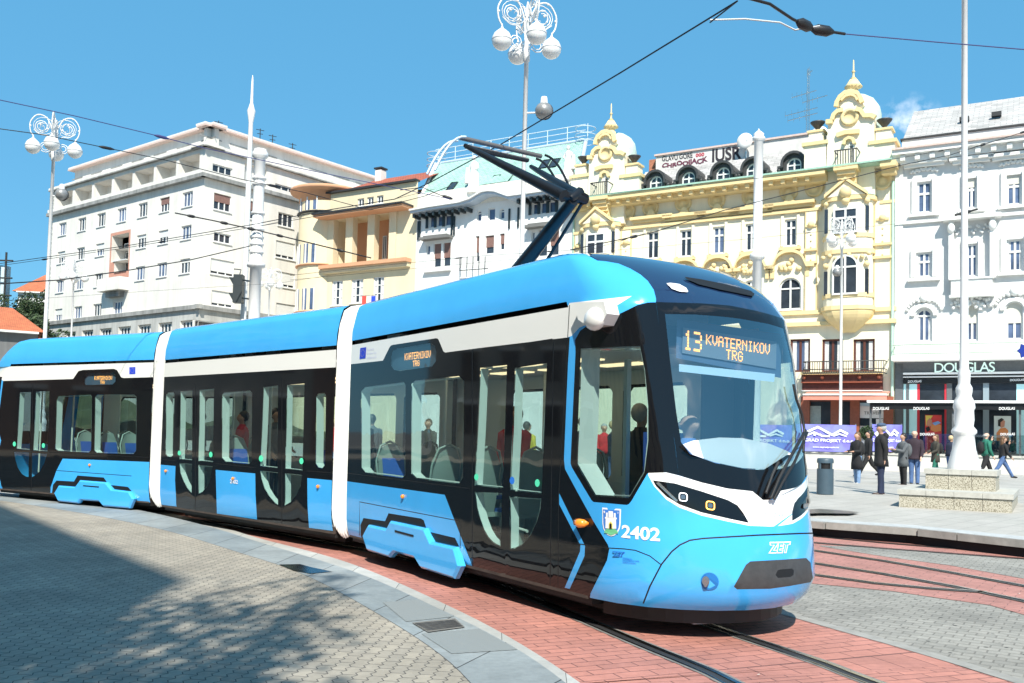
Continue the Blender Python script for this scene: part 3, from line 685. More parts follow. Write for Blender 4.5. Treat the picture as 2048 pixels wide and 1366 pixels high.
# front apron under the nose and life guard
ap=MB(); pts=[]
for a in np.linspace(.25,2.15,20):
    p=np.array(front.S(a,.27)); c=np.array(front.at(.2,1.15,.2)); q=p+(c-p)*.12; pts.append(q)
n=len(pts); ap.add([(p[0],p[1],.30) for p in pts]+[(p[0],p[1],.13) for p in pts],[(i,i+1,n+i+1,n+i) for i in range(n-1)],RUB)
ap.add([(p[0],p[1],.131) for p in pts],[tuple(range(n))],RUB)
ap.build('front_apron',RUB,tram)
lg=MB()
def gz(x,y,z): return atz(x,y,z)
tri=[gz(1338,1228,.10),gz(1386,1249,.08),gz(1446,1246,.08),gz(1400,1236,.10)]
lg.add([tuple(p) for p in tri]+[(p[0],p[1],p[2]+.02) for p in tri],[(0,1,2,3),(7,6,5,4),(0,1,5,4),(1,2,6,5),(2,3,7,6),(3,0,4,7)]); lg.build('rail_guard_plate',mat('worn_light_metal',(.6,.62,.66),rough=.5,var=.1),tram)
# side marker lamps
for S,pxl in ((front,[(807,993)]),(mid,[(332.5,942),(467,957),(637,973)]),(rear,[(180,930)])):
    for x,y in pxl:
        a,v=S.inv(x,y); c=np.array(S.S(a,v)); nrm=-np.array([*S.inn,0]); mb=MB(); mb.sphere(tuple(c+nrm*.012),.026,AMBER,12); mb.build('side_marker_lamp',AMBER,tram)
def ellip(S,x,y,rx,ry,name,m,off=.012,parent=None,n=20):
    vs=[(.5+.5*math.cos(2*math.pi*i/n),.5+.5*math.sin(2*math.pi*i/n)) for i in range(n)]
    return S.decal(name,vs,[tuple(range(n))],[(x-rx,y+ry),(x+rx,y+ry),(x+rx,y-ry),(x-rx,y-ry)],m,parent or tram,off)
c=np.array(front.S(*front.inv(1170,1046))); mb=MB(); hh=np.array([*front.h,0]); nn=-np.array([*front.inn,0])
mb.tube([c-hh*.07+nn*.0,c-hh*.06+nn*.045,c+nn*.06,c+hh*.03+nn*.03,c+hh*.05],[.01,.035,.042,.035,.01],10,AMBER); mb.build('turn_signal',AMBER,tram)
GBT=mat('button_green',(.1,.75,.45),rough=.3,emit=(.1,.8,.45),estr=.05); BBT=mat('button_blue',(.03,.2,.75),rough=.3)
for S,x,y,m,r in ((front,955,954,GBT,4.2),(front,1026.5,961,BBT,4.8),(front,1077,966,GBT,4.8),(mid,360,906,GBT,3),(mid,423,909,GBT,3.5),(mid,523.5,917,GBT,4),(mid,604.5,922,GBT,4),(rear,30,888,GBT,3),(rear,88,891,GBT,3)):
    ellip(S,x,y,r,r*1.6,'door_button',m,.014)
# lamps on the cab
def rrect(n=5,r=.3):
    o=[]
    for cx,cy,a0 in ((1-r,1-r,0),(r,1-r,90),(r,r,180),(1-r,r,270)):
        for k in range(n+1):
            an=math.radians(a0+90*k/n); o.append((cx+r*math.cos(an),cy+r*math.sin(an)))
    return o
def ring(S,quad,m,parent,name,th=.16,off=.01):
    o=rrect(); n=len(o); i=[(.5+(a-.5)*(1-2*th),.5+(b-.5)*(1-2*th)) for a,b in o]
    S.decal(name,o+i,[(k,(k+1)%n,n+(k+1)%n,n+k) for k in range(n)],quad,m,parent,off)
DLW=mat('daylight_ring_white',(.8,.85,.9),emit=(.85,.92,1),estr=1.0); DLA=mat('indicator_ring_amber',(.9,.5,.1),emit=(1,.55,.12),estr=1.3)
def sq(x,y,r,sk=.0): return [(x-r,y+r*1.0-sk*r),(x+r,y+r*1.0+sk*r),(x+r,y-r*1.0+sk*r),(x-r,y-r*1.0-sk*r)]
ring(front,sq(1366,994,8.5,.12),DLW,fo['hl'],'lamp_ring',.10); ring(front,sq(1420,1011,9,.12),DLA,fo['hl'],'lamp_ring',.12)
LENS=mat('lamp_reflector',(.25,.27,.3),rough=.15,metal=.8)
for x,y in ((1366,994),(1420,1011)): front.decal('lamp_reflector',rrect(),[tuple(range(24))],sq(x,y,4.5,.12),LENS,fo['hl'],.008)
front.decal('chrome_edge',[(0,0),(1,0),(1,1),(0,1)]+[],[(0,1,2,3)],[(1312,966),(1352,1004),(1356,1001),(1318,964)],STEEL,fo['hl'],.006)
for x,y in ((1610,1012),(1621,1002)): front.decal('lamp_reflector',rrect(),[tuple(range(24))],sq(x,y,5,-.1),LENS,fo['hr'],.008)
front.decal('marker_lamp',[(0,.95),(.25,.3),(.6,.02),(.97,0),(1,.08),(.9,.45),(.6,.85),(.2,1)],[tuple(range(8))],[(1332,584),(1375,586),(1375,568),(1332,568)],LAMPW,tram,.012)
front.decal('marker_lamp',[(0,0),(.8,-.02),(1,.6),(.95,1),(.2,1),(.05,.6)],[tuple(range(6))],[(1544,609),(1561,610),(1561,601),(1544,600)],LAMPW,tram,.012)
sl_=front.poly([(1367,556),(1400,561),(1450,571),(1500,584),(1507,590),(1505,595),(1490,592),(1440,582),(1395,571),(1372,561)],step=30)
mb=MB(); vs=[]
for a,v in sl_:
    p=np.array(front.S(a,v)); vs.append(tuple(p+np.array([*front.h,.9])*.012))
mb.add(vs,[tuple(range(len(vs)))],SEAM); mb.build('roof_air_slot',SEAM,tram,recalc=False)
front.decal('fog_lamp_recess',[(.5+.5*math.cos(t*.3142),.5+.5*math.sin(t*.3142)) for t in range(20)],[tuple(range(20))],[(1400,1180),(1436,1180),(1436,1145),(1400,1145)],mat('fog_recess_blue',(.012,.14,.42),rough=.3),tram,.004)
front.decal('fog_lamp',[(.5+.5*math.cos(t*.3142),.5+.5*math.sin(t*.3142)) for t in range(20)],[tuple(range(20))],[(1403,1172),(1418,1172),(1418,1152),(1403,1152)],LENS,tram,.02)
# roof rear-view camera pod (white) and dark roof marker
def blob(name,S,px,py,w,r,m,stretch=(1,1,1)):
    s_,z_=S.onw(px,py,w); c=S.at(s_,w,z_); mb=MB(); n=14
    vs=[]
    for i in range(9):
        th=math.pi*i/8
        for k in range(n):
            ph=2*math.pi*k/n; a=r*stretch[0]*math.sin(th)*math.cos(ph); b=r*stretch[1]*math.sin(th)*math.sin(ph); cc=r*stretch[2]*math.cos(th)
            vs.append(S.at(s_+a,w+b,z_+cc))
    mb.add(vs,[(i*n+k,i*n+(k+1)%n,(i+1)*n+(k+1)%n,(i+1)*n+k) for i in range(8) for k in range(n)],m,True); return mb.build(name,m,tram)
blob('mirror_pod',front,1190,638,-.09,.115,WHITEP,(1.15,.65,.9)); 
mb=MB(); s_,z_=front.onw(1165,612,-.03)
mb.prism([front.onw(x,y,-.06) for x,y in [(1155,606),(1215,604),(1221,628),(1210,650),(1185,655),(1163,640)]],-.10,.04,lambda a,b,d:front.at(a,d,b),WHITEP); mb.build('mirror_arm',WHITEP,tram)
blob('roof_marker',front,1200,521,.55,.13,BLACKP,(1.5,.6,.5))
# wipers
def wiper(pts,r=.012):
    mb=MB(); P=[]
    for x,y in pts:
        a,v=front.inv(x,y); p=np.array(front.S(a,v)); P.append(p+np.array([*front.h,.1])*.05)
    mb.tube(P,r,6,RUB); return mb
wiper([(1533,996),(1548,960),(1572,915),(1592,880),(1602,862)],.016).build('wiper_arm',RUB,tram)
wiper([(1539,998),(1556,965),(1580,925),(1598,885),(1606,866)],.014).build('wiper_arm',RUB,tram)
wiper([(1523,986),(1536,950),(1548,925)],.014).build('wiper_arm',RUB,tram)
wiper([(1578,770),(1584,800),(1595,830),(1600,860),(1598,905)],.012).build('wiper_blade',RUB,tram)
# decals: fleet number, crest, operator logos, EU flag
WT=mat('lettering_white',(.85,.85,.85),rough=.4); BT=mat('lettering_blue',(.02,.09,.5),rough=.4); TT=mat('lettering_turquoise',(.45,.72,.68),rough=.4)
vs,fs=norm_text('2402',offset=.028,space=1.0)
front.decal('fleet_number',vs,fs,[(1243,1075),(1320,1083),(1321,1056),(1244,1049)],WT,tram,.004)
vs,fs=norm_text('2402',offset=.02); mid.decal('fleet_number',vs,fs,[(460.5,966.5),(476,968),(476,960),(460.5,958.5)],WT,tram,.004)
vs,fs=norm_text('KONČAR',space=1.15); front.decal('maker_lettering',vs,fs,[(1516,1032),(1568,1034),(1568,1024),(1516,1022)],TT,tram,.003)
def zet(quad,m,mi):
    vs,fs=norm_text('ZET',offset=.085,space=1.02); front.decal('operator_logo',vs,fs,quad,m,tram,.004)
    vs,fs=norm_text('ZET',offset=.012,space=1.06); vs=[(.07+.86*a,.12+.76*b) for a,b,_ in vs]
    front.decal('operator_lettering',vs,fs,quad,mi,tram,.008)
zet([(1536,1107),(1576,1106),(1581,1083),(1536,1084)],WT,mat('logo_cut_turquoise',(.05,.45,.75),rough=.3))
zet([(1225,1113.5),(1247,1114),(1250,1104),(1224,1102.5)],BT,mat('logo_cut_blue',(.04,.35,.75),rough=.3))
# crest: shield with white castle on blue over a green mound
quad=[(1206,1072),(1241,1073),(1242.5,1018),(1205,1015)]
sh=[(0,1),(1,1),(1,.45),(.96,.28),(.86,.14),(.7,.04),(.5,0),(.3,.04),(.14,.14),(.04,.28),(0,.45)]
def ins(p,k): return [(.5+(a-.5)*k,.52+(b-.52)*k) for a,b in p]
front.decal('crest_border',sh,[tuple(range(11))],quad,WT,tram,.003)
front.decal('crest_field',ins(sh,.88),[tuple(range(11))],quad,mat('crest_blue',(.05,.2,.62)),tram,.005)
front.decal('crest_mound',[(.5+.40*math.cos(t),.10+.2*math.sin(t)) for t in np.linspace(0,math.pi,9)]+[(.2,.12),(.5,.045),(.8,.12)],[tuple(range(12))],quad,mat('crest_green',(.15,.5,.25)),tram,.007)
ca=[(.2,.28),(.8,.28),(.78,.62),(.82,.62),(.82,.68),(.76,.68),(.76,.84),(.66,.84),(.66,.68),(.62,.68),(.62,.90),(.38,.90),(.38,.68),(.34,.68),(.34,.84),(.24,.84),(.24,.68),(.18,.68),(.18,.62),(.22,.62)]
mm=MB(); t=[tuple(x) for x in geometry.tessellate_polygon([[Vector((a,b,0)) for a,b in ca]])]
front.decal('crest_castle',ca,t,quad,WT,tram,.009)
front.decal('crest_gate',[(.40,.28),(.60,.28),(.60,.46),(.5,.53),(.40,.46)],[(0,1,2,3,4)],quad,mat('crest_gold',(.75,.6,.1)),tram,.011)
front.decal('crest_door',[(.44,.28),(.56,.28),(.56,.43),(.5,.47),(.44,.43)],[(0,1,2,3,4)],quad,SEAM,tram,.012)
front.decal('crest_star',[(.1,.86),(.15,.9),(.2,.86),(.15,.8)],[(0,1,2,3)],quad,WT,tram,.009); front.decal('crest_moon',[(.84,.9),(.9,.86),(.86,.8),(.87,.86)],[(0,1,2,3)],quad,WT,tram,.009)
EUB=mat('flag_blue',(.02,.06,.6))
for S,q in ((front,[(719.5,718),(731.5,716.5),(733,694.5),(721,696)]),(rear,[(259,748.5),(271,748),(271,734),(259,734.5)])):
    S.decal('eu_flag',[(0,0),(1,0),(1,1),(0,1)],[(0,1,2,3)],q,EUB,tram,.004)
    st=[];fs=[]
    for k in range(12):
        cx=.5+.3*math.cos(k*math.pi/6);cy=.5+.3*math.sin(k*math.pi/6);b=len(st); st+=[(cx-.03,cy),(cx,cy-.03),(cx+.03,cy),(cx,cy+.03)]; fs.append((b,b+1,b+2,b+3))
    S.decal('flag_stars',st,fs,q,mat('star_gold',(.8,.7,.15)),tram,.007)
PALE=mat('lettering_pale_blue',(.5,.55,.75))
for i,t in enumerate(('Financira','Europska unija','NextGenerationEU')):
    vs,fs=norm_text(t); y=698.5+i*8; front.decal('eu_lettering',vs,fs,[(734.5,y+3.5),(734.5+14+5*(i>0),y+1.5),(734.5+14+5*(i>0),y-3.5),(734.5,y-1.5)],PALE,tram,.003)
for i,(x1) in enumerate((1264,1279,1272)):
    vs,fs=norm_text('ZAGREBACKI HOLDING'[:10+4*i]); y=1116+i*4.2; front.decal('small_lettering',vs,fs,[(1245.5,y+1.5),(x1,y+4),(x1,y+1),(1245.5,y-1.5)],BT,tram,.003)
# dot-matrix displays
FONT={'1':'0010001100001000010000100001000111','3':'','A':0}
G5={'1':["..#..",".##..","..#..","..#..","..#..","..#..",".###."],'3':["####.","....#","....#",".###.","....#","....#","####."],'K':["#...#","#..#.","#.#..","##...","#.#..","#..#.","#...#"],'V':["#...#","#...#","#...#","#...#","#...#",".#.#.","..#.."],'A':[".###.","#...#","#...#","#####","#...#","#...#","#...#"],'T':["#####","..#..","..#..","..#..","..#..","..#..","..#.."],'E':["#####","#....","#....","####.","#....","#....","#####"],'R':["####.","#...#","#...#","####.","#.#..","#..#.","#...#"],'N':["#...#","##..#","#.#.#","#..##","#...#","#...#","#...#"],'I':[".###.","..#..","..#..","..#..","..#..","..#..",".###."],'O':[".###.","#...#","#...#","#...#","#...#","#...#",".###."],'G':[".###.","#...#","#....","#.###","#...#","#...#",".###."]}
def dots(txt,x0,y0,px,py,vs,fs,k=.82):
    for ci,ch in enumerate(txt):
        if ch not in G5: continue
        for r,row in enumerate(G5[ch]):
            for c,q in enumerate(row):
                if q=='#':
                    x=x0+(ci*6+c)*px;y=y0-r*py;b=len(vs); vs+=[(x,y-py*k),(x+px*k,y-py*k),(x+px*k,y),(x,y)]; fs.append((b,b+1,b+2,b+3))
vs=[];fs=[]; 
dots('KVATERNIKOV',.235,.88,.0108,.058,vs,fs); dots('TRG',.45,.42,.0108,.055,vs,fs); dots('13',.01,.92,.0165,.115,vs,fs)
def plane_quad(S,corners,wa,zs=None): pass
# the display box hangs behind the windscreen: a flat panel across the cab
dq=[(1362,710),(1556,744),(1556,680),(1364,652)]
def backplane(x,y,off):
    # point on a plane across the cab, 'off' metres behind the glass centre line at 2.5 m, following its slope
    d=ray(x,y); hh=np.array([*front.h,.27]); p0=np.array(front.at(1.22-off,1.15,2.5)); t=((p0-EYE)@hh)/(d@hh); return EYE+d*t
def panel(name,vs,fs,quad,m,off,parent,thick=0):
    q=[backplane(x,y,off) for x,y in quad]
    vv=[tuple((1-u)*(1-v)*q[0]+u*(1-v)*q[1]+u*v*q[2]+(1-u)*v*q[3]) for u,v,*_ in vs]
    mb=MB(); mb.add(vv,fs,m); return mb.build(name,m,parent,recalc=False)
un=[(0,0),(1,0),(1,1),(0,1)]
db=panel('destination_display',un,[(0,1,2,3)],[(1352,716),(1562,756),(1562,668),(1354,638)],LEDB,.22,tram)
panel('display_matrix',un,[(0,1,2,3)],[(1364,706),(1552,738),(1553,683),(1366,655)],mat('led_matrix',(.22,.27,.33),rough=.5),.205,db)
panel('display_text',vs,fs,[(1366,705),(1550,737),(1551,684),(1367,656)],LED,.20,db)
panel('sun_blind',un,[(0,1,2,3)],[(1358,743),(1548,764),(1550,748),(1358,728)],mat('blind_pale_blue',(.55,.72,.85),rough=.6,emit=(.5,.7,.9),estr=.08),.20,tram)
panel('dashboard_white',[(.0,.78),(.08,.9),(.3,1),(.5,.98),(.75,.80),(.92,.56),(1,.35),(.9,.12),(.7,0),(.5,.03),(.25,.22),(.08,.45)],[tuple(range(12))],[(1366,938),(1592,938),(1592,875),(1366,875)],WHITEP,.07,tram)
# side display text
vs=[];fs=[]; dots('KVATERNIKOV',.3,.8,.0095,.06,vs,fs); dots('TRG',.5,.3,.0095,.05,vs,fs)
def wq(S,x,y,w): s_,z_=S.onw(x,y,w); return np.array(S.at(s_,w,z_))
for S,q,bk in ((front,[(786,736),(868,727),(869,693),(786,703)],[(783,742),(872,734),(872,688),(783,699)]),(rear,[(172,767),(229,767),(229,748),(172,749)],[(168,770),(232,770),(232,744),(168,745)])):
    for nm,vv,ff,qq,m,w_ in (('side_display_panel',un,[(0,1,2,3)],bk,LEDB,.05),('side_display_text',vs,fs,q,LED,.045)):
        Q=[wq(S,x,y,w_) for x,y in qq]; mb=MB(); mb.add([tuple((1-u)*(1-v)*Q[0]+u*(1-v)*Q[1]+u*v*Q[2]+(1-u)*v*Q[3]) for u,v,*_ in vv],ff,m); mb.build(nm,m,tram,recalc=False)
# ---- seats and grab poles ----
SHELL=mat('seat_shell_grey_green',(.30,.38,.36),rough=.35); CUSH=mat('seat_cushion_blue',(.03,.12,.5),rough=.8); POLE=mat('grab_pole_pale',(.72,.76,.72),rough=.25)
seat_proto=None
def seat(S,s,w,face=1):
    def fr(x,y,z): return S.at(s+face*x,w+y,z)
    e=MB()
    prof=[(-.22,.78),(-.25,.9),(-.30,1.1),(-.35,1.35),(-.37,1.48)]
    # back shell with rounded top
    vs=[];n=9
    for i,(x,z) in enumerate(prof):
        hw=.20 if i<3 else (.19 if i==3 else .12)
        for k in range(n):
            y=-hw+2*hw*k/(n-1); vs.append(fr(x-.03*math.cos(y/hw*1.4),y,z+(.05*math.cos(y/hw*1.5) if i==4 else 0)))
    m=len(vs); vs+=[tuple(np.array(v)+np.array([*S.h,0])*face*.03) for v in vs]
    fs=[(i*n+k,i*n+k+1,(i+1)*n+k+1,(i+1)*n+k) for i in range(4) for k in range(n-1)]; fs+=[tuple(m+q for q in f[::-1]) for f in fs]
    e.add(vs,fs,SHELL,True); e.box(-.25,.2,-.2,.2,.75,.80,SHELL,fr); e.box(-.12,.05,-.06,.06,.37,.75,SHELL,fr)
    e.tube([fr(-.30,-.2,1.0),fr(-.37,-.21,1.3),fr(-.40,-.14,1.5),fr(-.41,0,1.56),fr(-.40,.14,1.5),fr(-.37,.21,1.3),fr(-.30,.2,1.0)],.016,6,SHELL)
    o=e.build('seat',SHELL,tram)
    c=MB(); c.box(-.2,.18,-.17,.17,.80,.84,CUSH,fr); c.add([fr(-.185,-.16,.86),fr(-.185,.16,.86),fr(-.30,.16,1.34),fr(-.30,-.16,1.34)],[(0,1,2,3)],CUSH); c.build('cushion',CUSH,o)
for s,w,f in ((-3.9,.42,1),(-3.1,.42,-1),(-2.2,.42,-1),(-3.9,1.85,1),(-3.0,1.85,-1),(-2.1,1.85,-1),(-1.9,.85,-1)): seat(front,s,w,f)
for s,w,f in ((MS0+.5,1.85,1),(MS0+2.6,1.85,1),(MS0+2.2,.45,1),(MS1-.5,1.85,-1),(MS0+3.2,1.85,-1)): seat(mid,s,w,f)
for s,w,f in ((-3.6,.45,-1),(-2.9,.45,-1),(-2.2,.45,-1),(-3.8,1.85,1),(-2.6,1.85,1),(-1.6,1.85,-1)): seat(rear,s,w,f)
def gpole(S,s,w): 
    mb=MB(); mb.tube([S.at(s,w,.37),S.at(s,w,2.5)],.018,8,POLE); mb.build('grab_pole',POLE,tram)
for S,l in ((front,[(-1.35,.5),(-.2,.5),(-3.4,.75),(-2.4,1.6)]),(mid,[(MS0+.45,.5),(MS0+1.6,.5),(MS0+2.8,.5),(MS0+3.9,.5),(MS0+2.2,1.2)]),(rear,[(-1.3,.5),(-.2,.5),(-2.4,.8),(-3.4,1.5)])):
    for s,w in l: gpole(S,s,w)
mb=MB(); mb.tube([front.at(-1.28,.35,1.75),front.at(-1.28,.35,.85),front.at(-1.2,.35,.72),front.at(-.9,.35,.70)],.017,8,POLE); mb.build('grab_pole',POLE,tram)
# cab rear wall, driver seat, partition
mb=MB(); bx(front,.16,.19,.12,.75,.37,1.05,mb,LINING); bx(front,.15,.20,.72,.77,1.05,2.45,mb,LINING); bx(front,.16,.19,1.75,2.2,.37,2.45,mb,mat('cab_partition_dark',(.03,.03,.035),rough=.4)); bx(front,.16,.18,.75,1.75,.37,1.05,mb,LINING); mb.build('cab_partition',LINING,tram)
mb=MB(); bx(front,.95,1.35,.4,1.9,.8,1.12,mb,RUB); bx(front,.2,.75,.12,.2,.37,1.15,mb,LINING); mb.build('driver_desk',RUB,tram)
mb=MB(); bx(front,.30,.42,.85,1.35,.95,1.75,mb,CUSH); bx(front,.35,.85,.85,1.35,.8,.93,mb,CUSH); mb.build('driver_seat',CUSH,tram)
# ---- pantograph ----
def cen(x,y,w=1.15): return front.onw(x,y,w)
def P3(x,y,w): s_,z_=cen(x,y,w); return np.array(front.at(s_,w,z_))
PB=mat('pantograph_black',(.006,.006,.008),rough=.4); CARB=mat('contact_strip_grey',(.16,.15,.15),rough=.5,metal=.4)
print('panto head',cen(1003,294),'knee',cen(1143,398),'foot',cen(1030,548))
hs,hz=cen(1003,296)
pg=MB(); knee=P3(1146,402,1.15); foot=P3(1022,560,1.15)
pg.tube([foot,foot+(knee-foot)*.5,knee],[.10,.085,.065],10,PB); pan=pg.build('pantograph_lower_arm',PB,tram)
mb=MB(); mb.tube([P3(1085,535,1.3),P3(1163,408,1.3)],.02,8,PB); mb.build('pantograph_rod',PB,tram)
mb=MB()
def bar(a,b,ra,rb): mb.tube([a,a+(b-a)*.1,b],[ra*.8,ra,rb],8,PB)
bar(P3(930,291,.62),P3(1128,392,1.0),.035,.075); bar(P3(1062,333,1.62),P3(1168,398,1.32),.035,.07)
bar(P3(1112,388,.93),P3(1172,400,1.38),.07,.055); bar(P3(1140,398,1.1),P3(1160,384,1.3),.05,.06); bar(P3(940,300,.7),P3(1055,322,1.55),.022,.022)
mb.build('pantograph_upper_arm',PB,tram)
for (x0,y0),(x1,y1) in (((923,277),(1084,312)),((937,291),(1053,323))):
    mb=MB(); a=P3(x0,y0,.5);
    k=1.3/((x1-x0)/161.)
    # strips run across the tram: same distance along, same height
    s_,z_=cen((x0+x1)/2,(y0+y1)/2); half=.62 if x1-x0>140 else .48
    pts=[front.at(s_,1.15+t,z_) for t in (-half,-half*.5,0,half*.5,half)]
    mb.tube(pts,.03,6,CARB); mb.build('contact_strip',CARB,tram)
s_,z_=cen(1003,294)
mb=MB(); HW=mat('horn_pale',(.5,.58,.62),rough=.4)
for sg in (-1,1):
    for ds in (-.08,.12):
        mb.cut(); pts=[front.at(s_+ds,1.15+sg*(.60+.42*t),z_-.02-.38*t*t*(1.3 if sg<0 else 1)) for t in np.linspace(0,1,8)]; mb.tube(pts,.016,6,HW if sg<0 else RUB)
mb.build('pantograph_horn',HW,tram)
CONTACT=np.array(front.at(s_,1.15,z_+.04)); print('contact point',CONTACT)
# =============== GROUND ===============
def paver_mat(name,c1,c2,mortar,bw,rh,ms=.006,uv=False,rot=0.,zig=0.,dots=0.,rough=.8,var=.2,bump=.25,offset=.5):
    m=bpy.data.materials.new(name); m.use_nodes=True; nt=m.node_tree; b=nt.nodes['Principled BSDF']; b.inputs['Roughness'].default_value=rough
    if uv: src=N(nt,'ShaderNodeUVMap').outputs[0]
    else: src=N(nt,'ShaderNodeNewGeometry').outputs['Position']
    mp=N(nt,'ShaderNodeMapping'); mp.inputs['Rotation'].default_value=(0,0,rot); nt.links.new(src,mp.inputs[0]); vec=mp.outputs[0]
    if zig:
        sx=N(nt,'ShaderNodeSeparateXYZ'); nt.links.new(vec,sx.inputs[0]); pp=N(nt,'ShaderNodeMath',operation='PINGPONG'); pp.inputs[1].default_value=bw/4
        nt.links.new(sx.outputs[0],pp.inputs[0]); ml=N(nt,'ShaderNodeMath',operation='MULTIPLY_ADD'); ml.inputs[1].default_value=zig; nt.links.new(pp.outputs[0],ml.inputs[0]); nt.links.new(sx.outputs[1],ml.inputs[2])
        cb=N(nt,'ShaderNodeCombineXYZ'); nt.links.new(sx.outputs[0],cb.inputs[0]); nt.links.new(ml.outputs[0],cb.inputs[1]); vec=cb.outputs[0]
    br=N(nt,'ShaderNodeTexBrick'); br.offset=offset; setin(br,Color1=(*c1,1),Color2=(*c2,1),Mortar=(*mortar,1),Scale=1.,Bias=0.); br.inputs['Mortar Size'].default_value=ms; br.inputs['Mortar Smooth'].default_value=.3; br.inputs['Brick Width'].default_value=bw; br.inputs['Row Height'].default_value=rh
    nt.links.new(vec,br.inputs['Vector']); col=br.outputs['Color']
    g=N(nt,'ShaderNodeNewGeometry')
    for sc_,lo,hi,am in ((.9,.35,.65,var),(14.,.3,.7,var*.7)):
        n=N(nt,'ShaderNodeTexNoise'); setin(n,Scale=sc_,Detail=7.,Roughness=.65); nt.links.new(g.outputs['Position'],n.inputs['Vector'])
        r=N(nt,'ShaderNodeMapRange'); r.inputs[1].default_value=lo; r.inputs[2].default_value=hi; r.inputs[3].default_value=1-am; r.inputs[4].default_value=1+am*.35; nt.links.new(n.outputs[0],r.inputs[0])
        s=N(nt,'ShaderNodeVectorMath',operation='SCALE'); nt.links.new(col,s.inputs[0]); nt.links.new(r.outputs[0],s.inputs['Scale']); col=s.outputs[0]
    if dots:
        vo=N(nt,'ShaderNodeTexVoronoi'); setin(vo,Scale=dots,Randomness=.35); nt.links.new(g.outputs['Position'],vo.inputs['Vector'])
        r=N(nt,'ShaderNodeMapRange'); r.inputs[1].default_value=.09; r.inputs[2].default_value=.13; r.inputs[3].default_value=.08; nt.links.new(vo.outputs['Distance'],r.inputs[0])
        s=N(nt,'ShaderNodeVectorMath',operation='SCALE'); nt.links.new(col,s.inputs[0]); nt.links.new(r.outputs[0],s.inputs['Scale']); col=s.outputs[0]
    nt.links.new(col,b.inputs['Base Color'])
    if bump:
        bp=N(nt,'ShaderNodeBump'); bp.inputs['Strength'].default_value=bump; bp.inputs['Distance'].default_value=.01; bp.invert=True
        nt.links.new(br.outputs['Fac'],bp.inputs['Height']); n=N(nt,'ShaderNodeTexNoise'); setin(n,Scale=90.,Detail=3.); nt.links.new(g.outputs['Position'],n.inputs['Vector'])
        b2=N(nt,'ShaderNodeBump'); b2.inputs['Strength'].default_value=.2; b2.inputs['Distance'].default_value=.01; nt.links.new(n.outputs[0],b2.inputs['Height']); nt.links.new(bp.outputs[0],b2.inputs['Normal']); nt.links.new(b2.outputs[0],b.inputs['Normal'])
    MATS[name]=m; return m
PAV=paver_mat('platform_pavers',(.385,.345,.285),(.32,.29,.245),(.08,.075,.07),.20,.10,.0045,rot=math.radians(96),zig=.55,rough=.75,var=.22,bump=.5,dots=0)
RED=paver_mat('red_brick_paving',(.50,.215,.17),(.42,.185,.15),(.16,.07,.06),.30,.115,.006,uv=True,rot=math.radians(90),rough=.75,var=.22,bump=.4)
RED2=paver_mat('red_brick_paving_side',(.48,.22,.185),(.41,.19,.16),(.2,.10,.09),.30,.115,.006,rot=math.radians(35),rough=.75,var=.22)
GRY=paver_mat('grey_setts',(.33,.315,.285),(.27,.26,.235),(.20,.19,.17),.16,.12,.008,rot=math.radians(33),dots=5.2,rough=.85,var=.25,bump=.6)
SLAB=paver_mat('edge_slab_stone',(.30,.33,.34),(.25,.285,.30),(.05,.05,.05),1.05,5.,.010,uv=True,rough=.6,var=.25,bump=.2,offset=0.)
KERB=paver_mat('kerb_stone',(.46,.46,.44),(.40,.40,.38),(.06,.06,.06),1.3,5.,.008,uv=True,rough=.7,var=.2,bump=.2,offset=0.)
PLZ=paver_mat('square_slabs',(.43,.41,.38),(.39,.375,.345),(.26,.25,.235),.8,.4,.008,rot=math.radians(-44),rough=.8,var=.14)
ASPH=mat('far_asphalt',(.16,.16,.155),rough=.9,var=.2,scale=.3)
def sheet(name,poly,z,m,kind='structure',uvf=None,parent=None):
    t=geometry.tessellate_polygon([[Vector((p[0],p[1],0)) for p in poly]])
    me=bpy.data.meshes.new(name); zz=[p[2] if len(p)>2 else z for p in poly]
    fs=[]
    for a,b,c in t:
        A,B,D=poly[a],poly[b],poly[c]; cr=(B[0]-A[0])*(D[1]-A[1])-(B[1]-A[1])*(D[0]-A[0]); fs.append((a,b,c) if cr>0 else (a,c,b))
    me.from_pydata([(p[0],p[1],q) for p,q in zip(poly,zz)],[],fs); me.materials.append(m); o=link(name,me,parent)
    if kind: o['kind']=kind
    return o
def ribbon(name,L,Rr,m,zl,zr,kind='structure'):
    """strip between two polylines with UV=(length along, across)"""
    n=len(L); me=bpy.data.meshes.new(name); vs=[];uv=[];s=0
    for i in range(n):
        if i: s+=math.hypot(L[i][0]-L[i-1][0],L[i][1]-L[i-1][1])
        wd=math.hypot(L[i][0]-Rr[i][0],L[i][1]-Rr[i][1])
        vs+=[(L[i][0],L[i][1],zl),(Rr[i][0],Rr[i][1],zr)]; uv+=[(s,0),(s,wd)]
    fs=[(2*i,2*i+1,2*i+3,2*i+2) for i in range(n-1)]; me.from_pydata(vs,[],fs); me.materials.append(m)
    ul=me.uv_layers.new(name='UVMap')
    for l in me.loops: ul.data[l.index].uv=uv[l.vertex_index]
    bm=bmesh.new(); bm.from_mesh(me); bmesh.ops.recalc_face_normals(bm,faces=bm.faces)
    if sum(f.normal.z for f in bm.faces)<0: bmesh.ops.reverse_faces(bm,faces=bm.faces)
    bm.to_mesh(me); bm.free()
    o=link(name,me)
    if kind:o['kind']=kind
    return o
def resample(pl,n):
    d=[0]
    for i in range(1,len(pl)): d.append(d[-1]+math.hypot(pl[i][0]-pl[i-1][0],pl[i][1]-pl[i-1][1]))
    t=np.linspace(0,d[-1],n); return list(zip(np.interp(t,d,[p[0] for p in pl]),np.interp(t,d,[p[1] for p in pl])))
